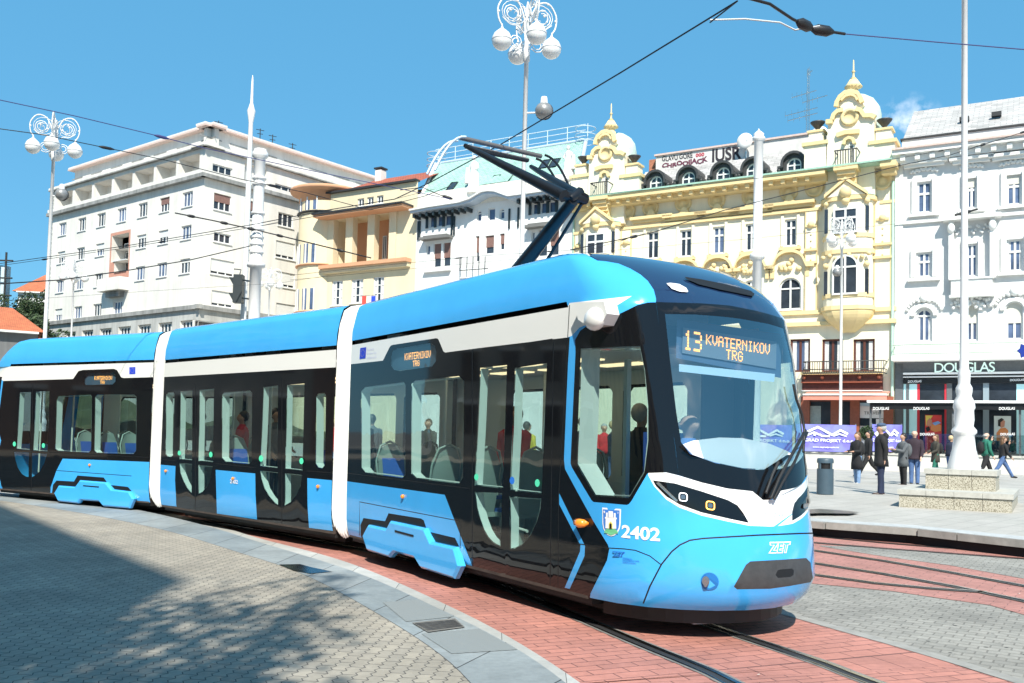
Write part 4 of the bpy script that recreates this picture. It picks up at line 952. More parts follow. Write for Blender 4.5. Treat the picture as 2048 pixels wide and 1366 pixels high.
def catmull(P,k=12):
    P=[np.array(p,float) for p in P]; Q=[2*P[0]-P[1]]+P+[2*P[-1]-P[-2]]; o=[]
    for i in range(1,len(Q)-2):
        for j in range(k):
            t=j/k; o.append(tuple(.5*((2*Q[i])+(-Q[i-1]+Q[i+1])*t+(2*Q[i-1]-5*Q[i]+4*Q[i+1]-Q[i+2])*t*t+(-Q[i-1]+3*Q[i]-3*Q[i+1]+Q[i+2])*t**3)))
    o.append(tuple(P[-1])); return o
def offs(pl,d):
    o=[]
    for i,p in enumerate(pl):
        a=pl[max(i-1,0)];b=pl[min(i+1,len(pl)-1)]; dx,dy=b[0]-a[0],b[1]-a[1]; l=math.hypot(dx,dy); o.append((p[0]-dy/l*d,p[1]+dx/l*d))
    return o
sheet('ground',[(-700,-300),(700,-300),(700,900),(-700,900)],-.03,ASPH)
sheet('road',[(-90,-60),(90,-60),(90,60),(-90,60)],-.008,GRY)
# track centre line, from far left to the foreground
TP=[(-60,37),(-40,31.5),(-24,26.0)]+[rear.at(.3,1.15,0)[:2],rear.at(-2.9,1.15,0)[:2],mid.at((MS0+MS1)/2,1.12,0)[:2],front.at(-3.,1.15,0)[:2],(1.69,7.62),(2.10,6.58),(2.6,5.1),(3.05,3.4),(3.4,1.),(3.6,-3),(3.6,-12)]
track=catmull(TP,14)
far=offs(track,1.52); near=offs(track,-2.1)
ribbon('track_paving',near,far,RED,0,0)
RAILM=mat('rail_head_steel',(.42,.42,.40),rough=.22,metal=1,var=.2,scale=3); RAILD=mat('rail_groove_dark',(.025,.025,.027),rough=.6)
RAILF=mat('rail_flank_grey',(.20,.195,.185),rough=.7,var=.3)
def rail(cl,label,group,z=.004,wd=.19):
    o=ribbon('tram_rail',offs(cl,wd/2),offs(cl,-wd/2),RAILF,z,z,None); tag(o,label,'rail',group)
    for a,b,m,h in ((.045,-.06,RAILD,.003),(.048,.008,RAILM,.010),(-.058,-.07,RAILM,.006)):
        q=ribbon({RAILD:'groove',RAILM:'rail_head'}[m],offs(cl,a),offs(cl,b),m,z+h,z+h,None); q.parent=o
    return o
rail(offs(track,-.5),'near grooved rail of the track the tram stands on, toward the platform kerb','rails under the tram')
rail(offs(track,.5),'far grooved rail of the track the tram stands on, toward the grey setts','rails under the tram')
def pxl(pts,z=0.,ext0=0,ext1=0):
    o=[tuple(atz(x,y,z)[:2]) for x,y in pts]
    if ext0: a,b=np.array(o[0]),np.array(o[1]); d=(a-b)/np.linalg.norm(a-b); o.insert(0,tuple(a+d*ext0))
    if ext1: a,b=np.array(o[-1]),np.array(o[-2]); d=(a-b)/np.linalg.norm(a-b); o.append(tuple(a+d*ext1))
    return o
# second pair of tracks on the right
r2a=pxl([(1633,1167),(1788,1182),(1889,1197),(1978,1209),(2046,1228)],0,14,10); r2b=pxl([(1633,1064),(1889,1082),(2046,1095)],0,14,10)
sheet('track_paving',r2a+r2b[::-1],-.003,RED2)
lens=pxl([(1640,1091),(1700,1093),(1830,1102),(1930,1110),(2046,1118)],0,0,9)+pxl([(1640,1092.5),(1775,1114),(1902,1131),(2046,1157)],0,0,9)[::-1]
sheet('setts_wedge',lens,.001,GRY)
es=offs(resample([f for f in far if -3<f[1]<14],30),.0); 
ribbon('edging_strip',es,offs(es,.14),mat('edging_grey_stone',(.30,.29,.27),rough=.8,var=.25,scale=5),.004,.004)
for pts,lb in (([(1633,1102),(1813,1129),(2046,1172)],'steel rail crossing the red paving beyond the tram nose, middle one'),([(1636,1128),(1813,1155.5),(1975,1186),(2046,1202)],'dark rail crossing the red paving, the one nearest the grey setts at the right edge'),
    ([(1636,1151),(1788,1172),(1975,1185.5)],'thin rail beside the grey setts that merges into a darker rail'),([(1633,1086),(1813,1101),(2046,1118)],'rail beyond the grey setts wedge, second from the far kerb'),([(1633,1073),(1838,1093),(2046,1105)],'thin rail closest to the far platform kerb')):
    rail(resample(pxl(pts,0,6,4 if pts[-1][0]>2000 else 0),14),lb,'rails on the right',wd=.15)
# near platform: pavers, slabs, kerb
inner=[(0,1001),(110,1017),(220.5,1036.5),(339,1062),(432,1090),(500,1113),(564.5,1130),(645,1165),(706,1199),(767.5,1234.7),(822,1267),(890,1312),(957.6,1366)]
outerk=[(0,985),(120,998),(250,1015),(310,1026),(400,1048),(450,1062),(519,1085),(596.7,1107),(706,1141),(783.6,1172),(912.5,1234.7),(964,1255.6),(1048,1302),(1131.6,1358.8)]
rede=[(0,981),(120,993),(250,1009),(310,1019),(400,1040),(450,1055),(532,1081.6),(606,1097.7),(693,1122),(780,1157),(870.6,1199),(983,1251),(1067,1302),(1160,1360)]
def smooth(pl,it=3):
    pl=[np.array(p) for p in resample(pl,260)]
    for _ in range(it*4): pl=[pl[0]]+[(pl[i-1]+2*pl[i]+pl[i+1])/4 for i in range(1,len(pl)-1)]+[pl[-1]]
    return [tuple(p) for p in pl]
PZ=.10
ic=smooth(pxl(inner,PZ,30,0)+[(0.05,4.6),(.2,2.5),(.3,0),(.3,-14)]); oc=smooth(pxl(outerk,PZ,30,0)+[(.85,4.2),(1.0,2.),(1.05,0),(1.05,-14)]); rc=smooth(pxl(rede,.03,30,0)+[(1.1,4.2),(1.25,2),(1.3,0),(1.3,-14)])
sheet('platform_pavement',ic+[(-90,-14),(-90,ic[0][1])],PZ,PAV)
ribbon('platform_edge_slabs',ic,oc,SLAB,PZ+.001,PZ+.001)
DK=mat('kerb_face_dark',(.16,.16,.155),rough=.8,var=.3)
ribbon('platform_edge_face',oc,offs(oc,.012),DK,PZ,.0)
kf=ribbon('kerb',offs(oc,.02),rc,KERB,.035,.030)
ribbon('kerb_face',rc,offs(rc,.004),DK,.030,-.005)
def quadpx(name,pts,z,m,**t):
    o=sheet(name,[tuple(atz(x,y,z)[:2]) for x,y in pts],z,m,None); tag(o,**t); return o
RIB=bpy.data.materials.new('ribbed_slab'); RIB.use_nodes=True; nt=RIB.node_tree; b=nt.nodes['Principled BSDF']; b.inputs['Roughness'].default_value=.6
g=N(nt,'ShaderNodeNewGeometry'); mpn=N(nt,'ShaderNodeMapping'); mpn.inputs['Rotation'].default_value=(0,0,math.radians(8)); wv=N(nt,'ShaderNodeTexWave'); wv.bands_direction='Y'; setin(wv,Scale=11.,Distortion=.2); nt.links.new(g.outputs['Position'],mpn.inputs[0]); nt.links.new(mpn.outputs[0],wv.inputs['Vector'])
cr=N(nt,'ShaderNodeValToRGB'); cr.color_ramp.elements[0].color=(.13,.15,.155,1); cr.color_ramp.elements[1].color=(.34,.36,.36,1); nt.links.new(wv.outputs['Fac'],cr.inputs[0]); nt.links.new(cr.outputs[0],b.inputs['Base Color'])
bp=N(nt,'ShaderNodeBump'); bp.inputs['Strength'].default_value=.5; bp.inputs['Distance'].default_value=.01; nt.links.new(wv.outputs['Fac'],bp.inputs['Height']); nt.links.new(bp.outputs[0],b.inputs['Normal'])
quadpx('ribbed_slabs',[(765,1204),(840,1199),(908,1233),(812,1243)],PZ+.005,RIB,kind='structure')
quadpx('ribbed_slabs',[(842,1267),(958,1257),(1036,1299),(903,1307)],PZ+.005,RIB,kind='structure')
MH=mat('cast_iron_cover',(.20,.19,.175),rough=.7,var=.3,scale=20,bump=.3)
o=quadpx('drain_cover',[(824,1245),(910,1236),(930,1254),(856,1264)],PZ+.010,MH,label='rectangular metal drain cover set in the grey edge slabs',cat='drain cover')
mbd=MB()
for k in range(7):
    t=k/7+.05; A=np.array([828,1246])*(1-t)+np.array([856,1261])*t; B=np.array([908,1238.5])*(1-t)+np.array([926,1252])*t
    q=[atz(*A,PZ+.013),atz(*B,PZ+.013),atz(B[0]+1.4,B[1]+1.0,PZ+.013),atz(A[0]+1.4,A[1]+1.0,PZ+.013)]; mbd.add([tuple(p) for p in q],[(0,1,2,3)],RAILD)
mbd.build('cover_groove',RAILD,o,recalc=False)
quadpx('dark_cover_plate',[(558,1129),(600,1128),(622,1134),(665,1143),(620,1147),(588,1141)],PZ+.008,mat('wet_black_plate',(.012,.013,.013),rough=.25,var=.3),label='black rectangular cover plate lying in the grey edge slabs',cat='cover plate')
# grass/debris specks on the platform: left out; far square
kt=[(1631,1043),(1770,1050),(1838,1057),(1895,1063),(2021,1077),(2046,1080)]
kt=pxl(kt,.27); _d=np.array(kt[-1])-np.array(kt[0]); _d/=np.linalg.norm(_d); kt=[tuple(np.array(kt[0])-_d*30)]+kt+[tuple(np.array(kt[-1])+_d*12)]
ktr=resample(kt,40)
def zplaza(p):
    # distance from the kerb line
    a=np.array(kt[1]);b=np.array(kt[-2]); d=(b-a)/np.linalg.norm(b-a); nrm=np.array([-d[1],d[0]]); 
    if nrm[1]<0: nrm=-nrm
    s=max(0,(np.array(p[:2])-a)@nrm); return .27+min(.02*s,.13)
d_=np.array(kt[-2])-np.array(kt[1]); d_/=np.linalg.norm(d_); nr=np.array([-d_[1],d_[0]]); nr=nr if nr[1]>0 else -nr
rows=[]
for s in (0,.45,2,4,6.5,8,30,170):
    rows.append([(p[0]+nr[0]*s,p[1]+nr[1]*s,.27+min(.02*s,.13)) for p in ktr])
me=bpy.data.meshes.new('square_paving'); vs=[];fs=[];mi=[]
for r in rows:
    ext=[(r[0][0]-d_[0]*200,r[0][1]-d_[1]*200,r[0][2])]+r+[(r[-1][0]+d_[0]*200,r[-1][1]+d_[1]*200,r[-1][2])]; vs+=ext
W=len(rows[0])+2
for i in range(len(rows)-1):
    for j in range(W-1): fs.append((i*W+j,i*W+j+1,(i+1)*W+j+1,(i+1)*W+j)); mi.append(0 if i else 1)
me.from_pydata(vs,[],fs); me.materials.append(PLZ); me.materials.append(mat('kerb_top_stone',(.44,.45,.45),rough=.7,var=.2)); me.polygons.foreach_set('material_index',mi)
o=link('square_paving',me); o['kind']='structure'
KBS=mat('kerb_block_stone',(.30,.29,.27),rough=.8,var=.25,scale=5)
kb=MB(); rnd=random.Random(4); s=0; tot=sum(math.dist(kt[i],kt[i+1]) for i in range(len(kt)-1)); dd=[0]
for i in range(1,len(kt)): dd.append(dd[-1]+math.dist(kt[i],kt[i-1]))
def kp(s): return np.array([np.interp(s,dd,[p[0] for p in kt]),np.interp(s,dd,[p[1] for p in kt])])
s=22
while s<tot-.1:
    L=rnd.choice([.7,1.3,1.6,.5]); a=kp(s);b=kp(min(s+L-.02,tot)); o_=rnd.uniform(-.02,.04); n2=-nr
    P=[a+n2*(o_+.06),b+n2*(o_+.06),b-n2*.3,a-n2*.3]
    kb.add([(p[0],p[1],.15) for p in P]+[(p[0],p[1],.268) for p in P],[(0,1,2,3),(4,5,6,7),(0,1,5,4),(1,2,6,5),(2,3,7,6),(3,0,4,7)],KBS); s+=L
o=kb.build('kerb',KBS); o['kind']='structure'
o=ribbon('kerb_face',offs(ktr,.03),offs(ktr,.07),SEAM,-.01,.26)  # black strip: shadow of the gap under the blocks, put into the colour
pud=pxl([(1600,1024),(1640,1022),(1680,1025),(1720,1029),(1700,1032),(1640,1031),(1610,1032)],.30)
sheet('puddle',pud,.345,mat('wet_dark_patch',(.07,.07,.07),rough=.3))

LT=mat('litter_pale',(.55,.53,.48),rough=.8); lt=MB(); rnd=random.Random(31)
for i in range(420):
    if i<240: x,y,z=rnd.uniform(-9,-.6),rnd.uniform(5.2,16),PZ+.004; 
    else: x,y,z=rnd.uniform(1,8),rnd.uniform(6.5,15),.012
    if i<240 and x>-.75*(y-5)-.5: continue
    s_=rnd.uniform(.004,.014); a=rnd.random()*3; lt.add([(x+s_*math.cos(a+k*1.57)*(1.6 if k%2 else 1),y+s_*math.sin(a+k*1.57),z+.002*k) for k in range(4)],[(0,1,2,3)],LT if i%3 else DK)
tag(lt.build('ground_litter',LT,recalc=False),kind='stuff')
# =============== BUILDINGS ===============
class Fac:
    def __init__(s,O,ang):
        # ang: compass angle of the facade's right-hand direction (from +x, counter-clockwise)
        s.O=np.array(O[:2],float); s.u=np.array([math.cos(ang),math.sin(ang)]); s.n=np.array([s.u[1],-s.u[0]])
        if s.n@(-s.O)<0: s.n=-s.n
    def at(s,t,z,d=0): p=s.O+s.u*t+s.n*d; return (p[0],p[1],z)
    def inv(s,x,y,d=0):
        r=ray(x,y); k=((s.O+s.n*d)@s.n)/(r[:2]@s.n); p=EYE+r*k; return float((p[:2]-s.O)@s.u),float(p[2])
    def fr(s): return lambda a,b,d: s.at(a,b,d)
    def box(s,mb,t0,t1,z0,z1,d0,d1,m=None): mb.box(t0,t1,z0,z1,d0,d1,m,fr=lambda a,b,c:s.at(a,b,c))
def wallmat(name,col,var=.10,streak=.12): return mat(name,col,rough=.85,var=var,scale=.35,bump=.15,bscale=8,streak=streak)
W1=wallmat('render_white',(.74,.71,.66)); W1G=wallmat('stone_grey_base',(.50,.50,.48),.2,.25); LEDG=wallmat('ledge_grey',(.33,.33,.32),.3,.4)
PINKR=mat('roof_slab_pink',(.62,.47,.42),rough=.8,var=.15)
FRW=mat('window_frame_white',(.70,.70,.69),rough=.5); FRD=mat('window_frame_dark_green',(.02,.03,.035),rough=.4); FRB=mat('window_frame_brown',(.10,.03,.02),rough=.5)
def panemat(name,col,rough=.06):
    m=mat(name,col,rough=rough,var=.5,scale=.7,spec=.6); return m
PANE=panemat('window_pane_dark',(.035,.045,.06)); PANEB=panemat('window_pane_blue',(.10,.14,.24)); CURT=mat('curtain_white',(.6,.6,.6),rough=.8,var=.2,scale=4)
BROWN=mat('shutter_brown',(.22,.12,.10),rough=.7,var=.2); SHW=mat('roller_shutter_white',(.66,.66,.64),rough=.6,var=.08)
rndw=random.Random(11)
def window(F,t0,t1,z0,z1,d,parent,nx=2,ny=0,arch=False,fm=None,pm=None,curtain=.0,blind=0.,bm=None,fw=.07,sill=True,label=None,transom=0.):
    fm=fm or FRW; pm=pm or PANE; mb=MB(); cx=(t0+t1)/2; r=(t1-t0)/2; zt=z1-r if arch else z1
    def B(a,b,c,e,d0=d-.04,d1=d+.03): F.box(mb,a,b,c,e,d0,d1,fm)
    B(t0,t0+fw,z0,zt); B(t1-fw,t1,z0,zt); B(t0+fw,t1-fw,z0,z0+fw)
    if arch:
        pts=[(cx+r*math.cos(a),zt+r*math.sin(a)) for a in np.linspace(0,math.pi,13)]; pi=[(cx+(r-fw)*math.cos(a),zt+(r-fw)*math.sin(a)) for a in np.linspace(0,math.pi,13)]
        mb.prism(pts+pi[::-1],d-.04,d+.03,lambda a,b,c:F.at(a,b,c),fm)
        B(t0+fw,t1-fw,zt-fw/2,zt+fw/2)
    else: B(t0+fw,t1-fw,z1-fw,z1)
    for i in range(1,nx): x=t0+(t1-t0)*i/nx; B(x-fw*.55,x+fw*.55,z0+fw,z1-fw*1.01,d-.03,d+.025)
    for i in range(1,ny+1): z=z0+(zt-z0)*i/(ny+1); B(t0+fw,t1-fw,z-fw*.4,z+fw*.4,d-.03,d+.02)
    if transom: z=z0+(z1-z0)*transom; B(t0+fw,t1-fw,z-fw*.6,z+fw*.6,d-.03,d+.035)
    if sill: F.box(mb,t0-.1,t1+.1,z0-.09,z0-.005,d-.05,.10,fm)
    w=mb.build('window',fm,parent)
    pb=MB()
    if arch: pb.prism([(t1-.01,z0+.01)]+[(cx+(r-.01)*math.cos(a),zt+(r-.01)*math.sin(a)) for a in np.linspace(0,math.pi,13)]+[(t0+.01,z0+.01)],d-.06,d-.03,lambda a,b,c:F.at(a,b,c),pm)
    else: F.box(pb,t0+.01,t1-.01,z0+.01,z1-.01,d-.06,d-.03,pm)
    pb.build('pane',pm,w)
    if curtain:
        cb=MB(); 
        for s_ in (0,1):
            a=t0+fw if s_==0 else t1-fw-(t1-t0)*curtain; F.box(cb,a,a+(t1-t0)*curtain,z0+fw,zt-fw,d-.032,d-.024,CURT)
        cb.build('curtain',CURT,w)
    if blind:
        cb=MB(); F.box(cb,t0+fw*.6,t1-fw*.6,z1-(z1-z0)*blind,z1-.02,d-.02,d+.045,bm or BROWN); cb.build('blind',bm or BROWN,w)
    return w
def hole(t0,t1,z0,z1,arch=False):
    if not arch: return [(t0,z0),(t1,z0),(t1,z1),(t0,z1)]
    cx=(t0+t1)/2; r=(t1-t0)/2; return [(t0,z0),(t1,z0)]+[(cx+r*math.cos(a),z1-r+r*math.sin(a)) for a in np.linspace(0,math.pi,13)]
def wall(F,outline,holes,m,parent,name='wall',extra=()):
    """holes: (poly, depth)"""
    sp={'w':(name,m)}; rg=[('w',outline)]
    for i,(k,poly,mm,nm) in enumerate(extra): sp['e%d'%i]=(nm,mm); rg.append(('e%d'%i,poly))
    rg+=[('#h',h) for h,d in holes]
    res=mosaic(outline,rg,lambda a,b:F.at(a,b,0),sp,50.,50.,parent,lambda p:np.array(p)-np.array([*F.n,0]))
    w=res['w']; mb=MB()
    for h,d in holes:
        mb.cut(); n=len(h); vs=[F.at(a,b,0) for a,b in h]+[F.at(a,b,-d) for a,b in h]; mb.add(vs,[(i,(i+1)%n,n+(i+1)%n,n+i) for i in range(n)],m)
    if holes: mb.build('reveal',m,w)
    return w
def bld(name,F,t,label,cat='building'): 
    return empty(name,F.at(t,.4,0),label=label,cat=cat)
# ---- building 1: big white corner block ----
C1=aty(399,600,86); A1=math.atan2(.616,-.788)
L1=Fac(C1,A1+math.pi) # right-hand direction points to the corner; t negative to the left
R1=Fac(C1,math.atan2(.79,.613))
b1=bld('apartment_building',L1,0,'large white modernist corner block with a recessed balcony storey under its flat roof')
tl=L1.inv(100,500)[0]; tr=R1.inv(765,500)[0]
zc=lambda y:L1.inv(405,y)[1]
ztop=zc(238); zcor=zc(294); zled=zc(349); zband=zc(614)
cols=[L1.inv(x,y)[0] for x,y in [(125.6,444.5),(164.4,436),(203,427),(243.6,423),(285.5,415),(329.3,405.5),(375,397)]]
zr_=lambda y:L1.inv(329,y)[1]
rows=[(zr_(423.6),zr_(395)),(zr_(487),zr_(460)),(zr_(553),zr_(524.5)),(zr_(617),zr_(590))]
holes=[];wins=[]
red=[L1.inv(219,520)[0],L1.inv(259,520)[0]]; zred=(L1.inv(240,579)[1],L1.inv(240,463)[1])
for ci,t in enumerate(cols):
    for ri,(z0,z1) in enumerate(rows):
        if ci==3 and ri in (1,2): continue
        if ri==3 and ci>3: continue
        holes.append((hole(t-.85,t+.85,z0,z1),.22)); wins.append((t,z0,z1,ri,ci))
lg=[]
tt=[tl+.8]+[(cols[i]+cols[i+1])/2 for i in range(6)]+[cols[6]+ (cols[6]-cols[5])/2]
for i in range(7): a,b=tt[i]+.22,tt[i+1]-.22; holes.append((hole(a,b,zled+.35,zcor-.5),1.5)); lg.append((a,b))
holes.append((hole(red[0]+1.0,red[1]-.2,zred[0]+1.9,zred[0]+4.3),1.2)); holes.append((hole(red[0]+.3,red[1]-.3,zred[1]-3.1,zred[1]-.3),1.2))
zb0=.4
base=[]
for i in range(8): 
    a=tl+ (0-tl)*(i+.18)/8; b=tl+(0-tl)*(i+.82)/8; zz=zband-1.1; holes.append((hole(a,b,zz-2.6,zz),.4)); base.append((a,b,zz-2.6,zz))
wall(L1,[(tl,zb0),(0,zb0),(0,zcor),(tl,zcor)],holes,W1,b1,extra=[('b',[(tl,zb0),(0,zb0),(0,zband),(tl,zband)],W1G,'stone_base'),('r',[(red[0],zred[0]),(red[1],zred[0]),(red[1],zred[1]),(red[0],zred[1])],mat('terracotta_panel',(.55,.27,.20),rough=.85,var=.15),'terracotta_panel')])
for t,z0,z1,ri,ci in wins:
    q=rndw.random(); window(L1,t-.85,t+.85,z0,z1,-.16,b1,nx=3,pm=PANEB if q<.5 else PANE,blind=(.45 if (ri==0 and ci==5) else (rndw.choice([0,0,.25,.5]) if ri>0 else 0)),bm=SHW if not(ri==0 and ci==5) else BROWN,fw=.10)
for a,b in lg: window(L1,a+ (b-a)*.35,b-.2,zled+.5,zcor-1.0,-1.45,b1,nx=2,pm=PANEB,blind=rndw.choice([0,.3,.9]),bm=SHW,sill=False); mbk=MB(); L1.box(mbk,a,b,zled+.35,zcor-.5,-1.56,-1.5,W1); mbk.build('loggia_wall',W1,b1)
for a,b,z0,z1 in base: window(L1,a,b,z0,z1,-.3,b1,nx=4,fw=.13,pm=PANE,blind=.06,bm=SHW)
window(L1,red[0]+1.2,red[1]-.6,zred[0]+1.9,zred[0]+4.2,-1.1,b1,nx=2); window(L1,red[0]+.9,red[1]-.7,zred[1]-3.0,zred[1]-1.0,-1.1,b1,nx=2)
mb=MB(); L1.box(mb,red[0]-.3,red[1]+.1,zred[0]-.2,zred[0]+.05,0,1.1); L1.box(mb,red[0]-.3,red[1]+.1,zred[0]+.05,zred[0]+1.1,1.0,1.1); L1.box(mb,red[0]-.3,red[0]-.2,zred[0]+.05,zred[0]+1.1,0,1.0); L1.box(mb,red[1],red[1]+.1,zred[0]+.05,zred[0]+1.1,0,1.0); L1.box(mb,red[0]+.6,red[1]-.8,zred[0]-.8,zred[0]-.2,0,.6,LEDG); mb.build('balcony',W1,b1)
zrr=lambda y:R1.inv(445,y)[1]
hR=[];wR=[]
for x,y0,y1,w in ((445,389,422,1.9),(445,467,486,1.9),(503,402,438,.7),(571.5,427,454,1.9),(445,332,358,2.2),(571,372,394,2.6),(640,385,405,2.2)):
    t,zz=R1.inv(x,(y0+y1)/2); z1=R1.inv(x,y0)[1]; z0=R1.inv(x,y1)[1]; hR.append((hole(t-w/2,t+w/2,z0,z1),.25)); wR.append((t-w/2,t+w/2,z0,z1,0,BROWN))
for x,y0,y1,w in ((445,520,551,2.6),(571,484,518,2.4),(571,545,575,2.4),(445,583,614,2.4),(503,500,530,.7),(571,608,640,2.4),(640,500,530,2.2),(640,440,470,2.2)):
    t,zz=R1.inv(x,(y0+y1)/2); z1=R1.inv(x,y0)[1]; z0=R1.inv(x,y1)[1]; hR.append((hole(t-w/2,t+w/2,z0,z1),.12)); wR.append((t-w/2,t+w/2,z0,z1,.8,SHW))
gt=R1.inv(445,660)[0]; hR.append((hole(gt-3,gt+4.5,zband-3.6,zband-1.2),.4)); wR.append((gt-3,gt+4.5,zband-3.6,zband-1.2,.0,SHW))
t5=R1.inv(505,380)[0]; hR.append((hole(t5-1,t5+1.6,zled+.35,zcor-.5),1.5)); 
wall(R1,[(0,zb0),(tr,zb0),(tr,zcor),(0,zcor)],hR,W1,b1,extra=[('b',[(0,zb0),(tr,zb0),(tr,zband),(0,zband)],W1G,'stone_base')])
for t0,t1,z0,z1,bl,bm_ in wR: window(R1,t0,t1,z0,z1,-.14,b1,nx=3 if t1-t0>1.5 else 1,blind=bl if bl else (.5 if abs(z1-R1.inv(445,389)[1])<.1 else 0),bm=bm_,fw=.1)
mb=MB()
for F_,a,b in ((L1,tl-.3,.5),(R1,-.5,tr)):
    mb.cut(); F_.box(mb,a,b,zled-.35,zled,0,.5,LEDG); mb.cut(); F_.box(mb,a,b,zcor,zcor+.25,-1.7,.35,W1); F_.box(mb,a,b,zcor-.12,zcor-.002,0,.36,LEDG); F_.box(mb,a,b,zband-.15,zband+.25,0,.3,LEDG)
    F_.box(mb,a+.3,b-.2,zled+.0,zled+.36,.40,.48,W1)
mb.build('ledge',LEDG,b1)
mb=MB()
zt2=ztop
for F_,a,b in ((L1,tl+1.5,-1.2),(R1,1.2,tr)): F_.box(mb,a,b,zcor+.25,zt2-.3,-2.2,-1.7,W1)
mb.build('attic_wall',W1,b1)
mb=MB()
for F_,a,b in ((L1,tl+1.0,-.6),(R1,.6,tr)): F_.box(mb,a,b,zt2-.3,zt2-.12,-2.6,-1.1,PINKR); F_.box(mb,a,b,zt2-.12,zt2+.06,-2.7,-1.15,W1)
mb.build('roof_slab',PINKR,b1)
mb=MB()
rnd=random.Random(5)
for F_,n_,span in ((L1,7,tl),(R1,7,tr)):
    for i in range(n_):
        t=span*(i+.5)/n_; mb.cut(); F_.box(mb,t-1.2,t+1.2,zt2-1.25,zt2-1.15,-1.7,-1.66,LEDG); mb.cut(); F_.box(mb,t-.8,t+.9,zt2-2.0,zt2-1.9,-1.7,-1.66,LEDG)
    for ri,(z0,z1) in enumerate(rows):
        pass
mb.build('vent_slit',LEDG,b1)
# volume behind, closing the block
mb=MB(); q=[L1.at(tl,0,-.3)[:2],L1.at(-.3,0,-.3)[:2],R1.at(tr,0,-.3)[:2],(R1.at(tr,0)[0]-25,R1.at(tr,0)[1]+24)]
n=4; vs=[(a,b,.4) for a,b in q]+[(a,b,zcor) for a,b in q]; mb.add(vs,[(1,2,6,5),(2,3,7,6),(3,0,4,7),(4,5,6,7)],W1)
mb.build('core_walls',W1,b1)
mb=MB(); L1.box(mb,tl,tl+.4,.4,zcor,-12,-.0,W1); mb.build('gable_wall',W1,b1)
mb=MB(); CE=np.array([-1,0])
for x,y,h in ((437,232,1.6),(450,238,1.2),(520,255,2.2),(545,262,2.0),(585,275,1.8)):
    t,z=R1.inv(x,y+18,-4); mb.cut(); mb.tube([R1.at(t,zt2,-4),R1.at(t,zt2+h,-4)],.05,5,RAILD)
    mb.tube([R1.at(t-.5,zt2+h-.2,-4),R1.at(t+.5,zt2+h-.1,-4)],.035,4,RAILD); mb.tube([R1.at(t-.35,zt2+h-.6,-4),R1.at(t+.35,zt2+h-.5,-4)],.035,4,RAILD)
mb.build('roof_aerial',RAILD,b1)
# ---- the row along the square ----
FO=aty(1789,700,62)[:2]; ANG=math.atan2(-.518,.855)
G=Fac(FO,ANG)
BEI=wallmat('render_peach',(.72,.62,.43),.08,.06); TER=wallmat('render_terracotta',(.62,.33,.19),.1,.05); TILE=None
def tilemat(name,c1,c2,bw,rh,rot=(0,0,0)):
    m=bpy.data.materials.new(name); m.use_nodes=True; nt=m.node_tree; b=nt.nodes['Principled BSDF']; b.inputs['Roughness'].default_value=.8
    br=N(nt,'ShaderNodeTexBrick'); setin(br,Color1=(*c1,1),Color2=(*c2,1),Mortar=(*[c*.45 for c in c1],1),Scale=1.); br.inputs['Mortar Size'].default_value=.02; br.inputs['Brick Width'].default_value=bw; br.inputs['Row Height'].default_value=rh
    u=N(nt,'ShaderNodeUVMap'); nt.links.new(u.outputs[0],br.inputs['Vector']); g=N(nt,'ShaderNodeNewGeometry'); n=N(nt,'ShaderNodeTexNoise'); setin(n,Scale=.8,Detail=6.,Roughness=.7); nt.links.new(g.outputs['Position'],n.inputs['Vector'])
    r=N(nt,'ShaderNodeMapRange'); r.inputs[1].default_value=.3; r.inputs[2].default_value=.7; r.inputs[3].default_value=.75; r.inputs[4].default_value=1.15; nt.links.new(n.outputs[0],r.inputs[0])
    s=N(nt,'ShaderNodeVectorMath',operation='SCALE'); nt.links.new(br.outputs['Color'],s.inputs[0]); nt.links.new(r.outputs[0],s.inputs['Scale']); nt.links.new(s.outputs[0],b.inputs['Base Color']); MATS[name]=m; return m
REDT=tilemat('red_roof_tiles',(.42,.11,.06),(.34,.09,.05),.3,.22); GRNT=tilemat('green_copper_shingles',(.30,.50,.43),(.34,.55,.48),.5,.3); GREYT=tilemat('grey_slate_shingles',(.50,.48,.47),(.36,.35,.34),.7,.32)
def roofquad(name,pts,m,parent,scale=1.):
    p=[Vector(q) for q in pts]; u=(p[1]-p[0]).normalized(); nn=u.cross(p[-1]-p[0]).normalized(); v=nn.cross(u)
    me=bpy.data.meshes.new(name); me.from_pydata([tuple(q) for q in p],[],[tuple(range(len(p)))]); me.materials.append(m); ul=me.uv_layers.new(name='UVMap')
    for l in me.loops: d=p[l.vertex_index]-p[0]; ul.data[l.index].uv=(d.dot(u)*scale,d.dot(v)*scale)
    if nn.z<0: me.flip_normals()
    return link(name,me,parent)
def gi(x,y,d=0): return G.inv(x,y,d)
def wrect(F,cx,cy,w,h,d=0):
    """pixel-centred rectangle -> (t0,t1,z0,z1) on the facade"""
    t0=F.inv(cx-w/2,cy,d)[0]; t1=F.inv(cx+w/2,cy,d)[0]; z1=F.inv(cx,cy-h/2,d)[1]; z0=F.inv(cx,cy+h/2,d)[1]; return t0,t1,z0,z1
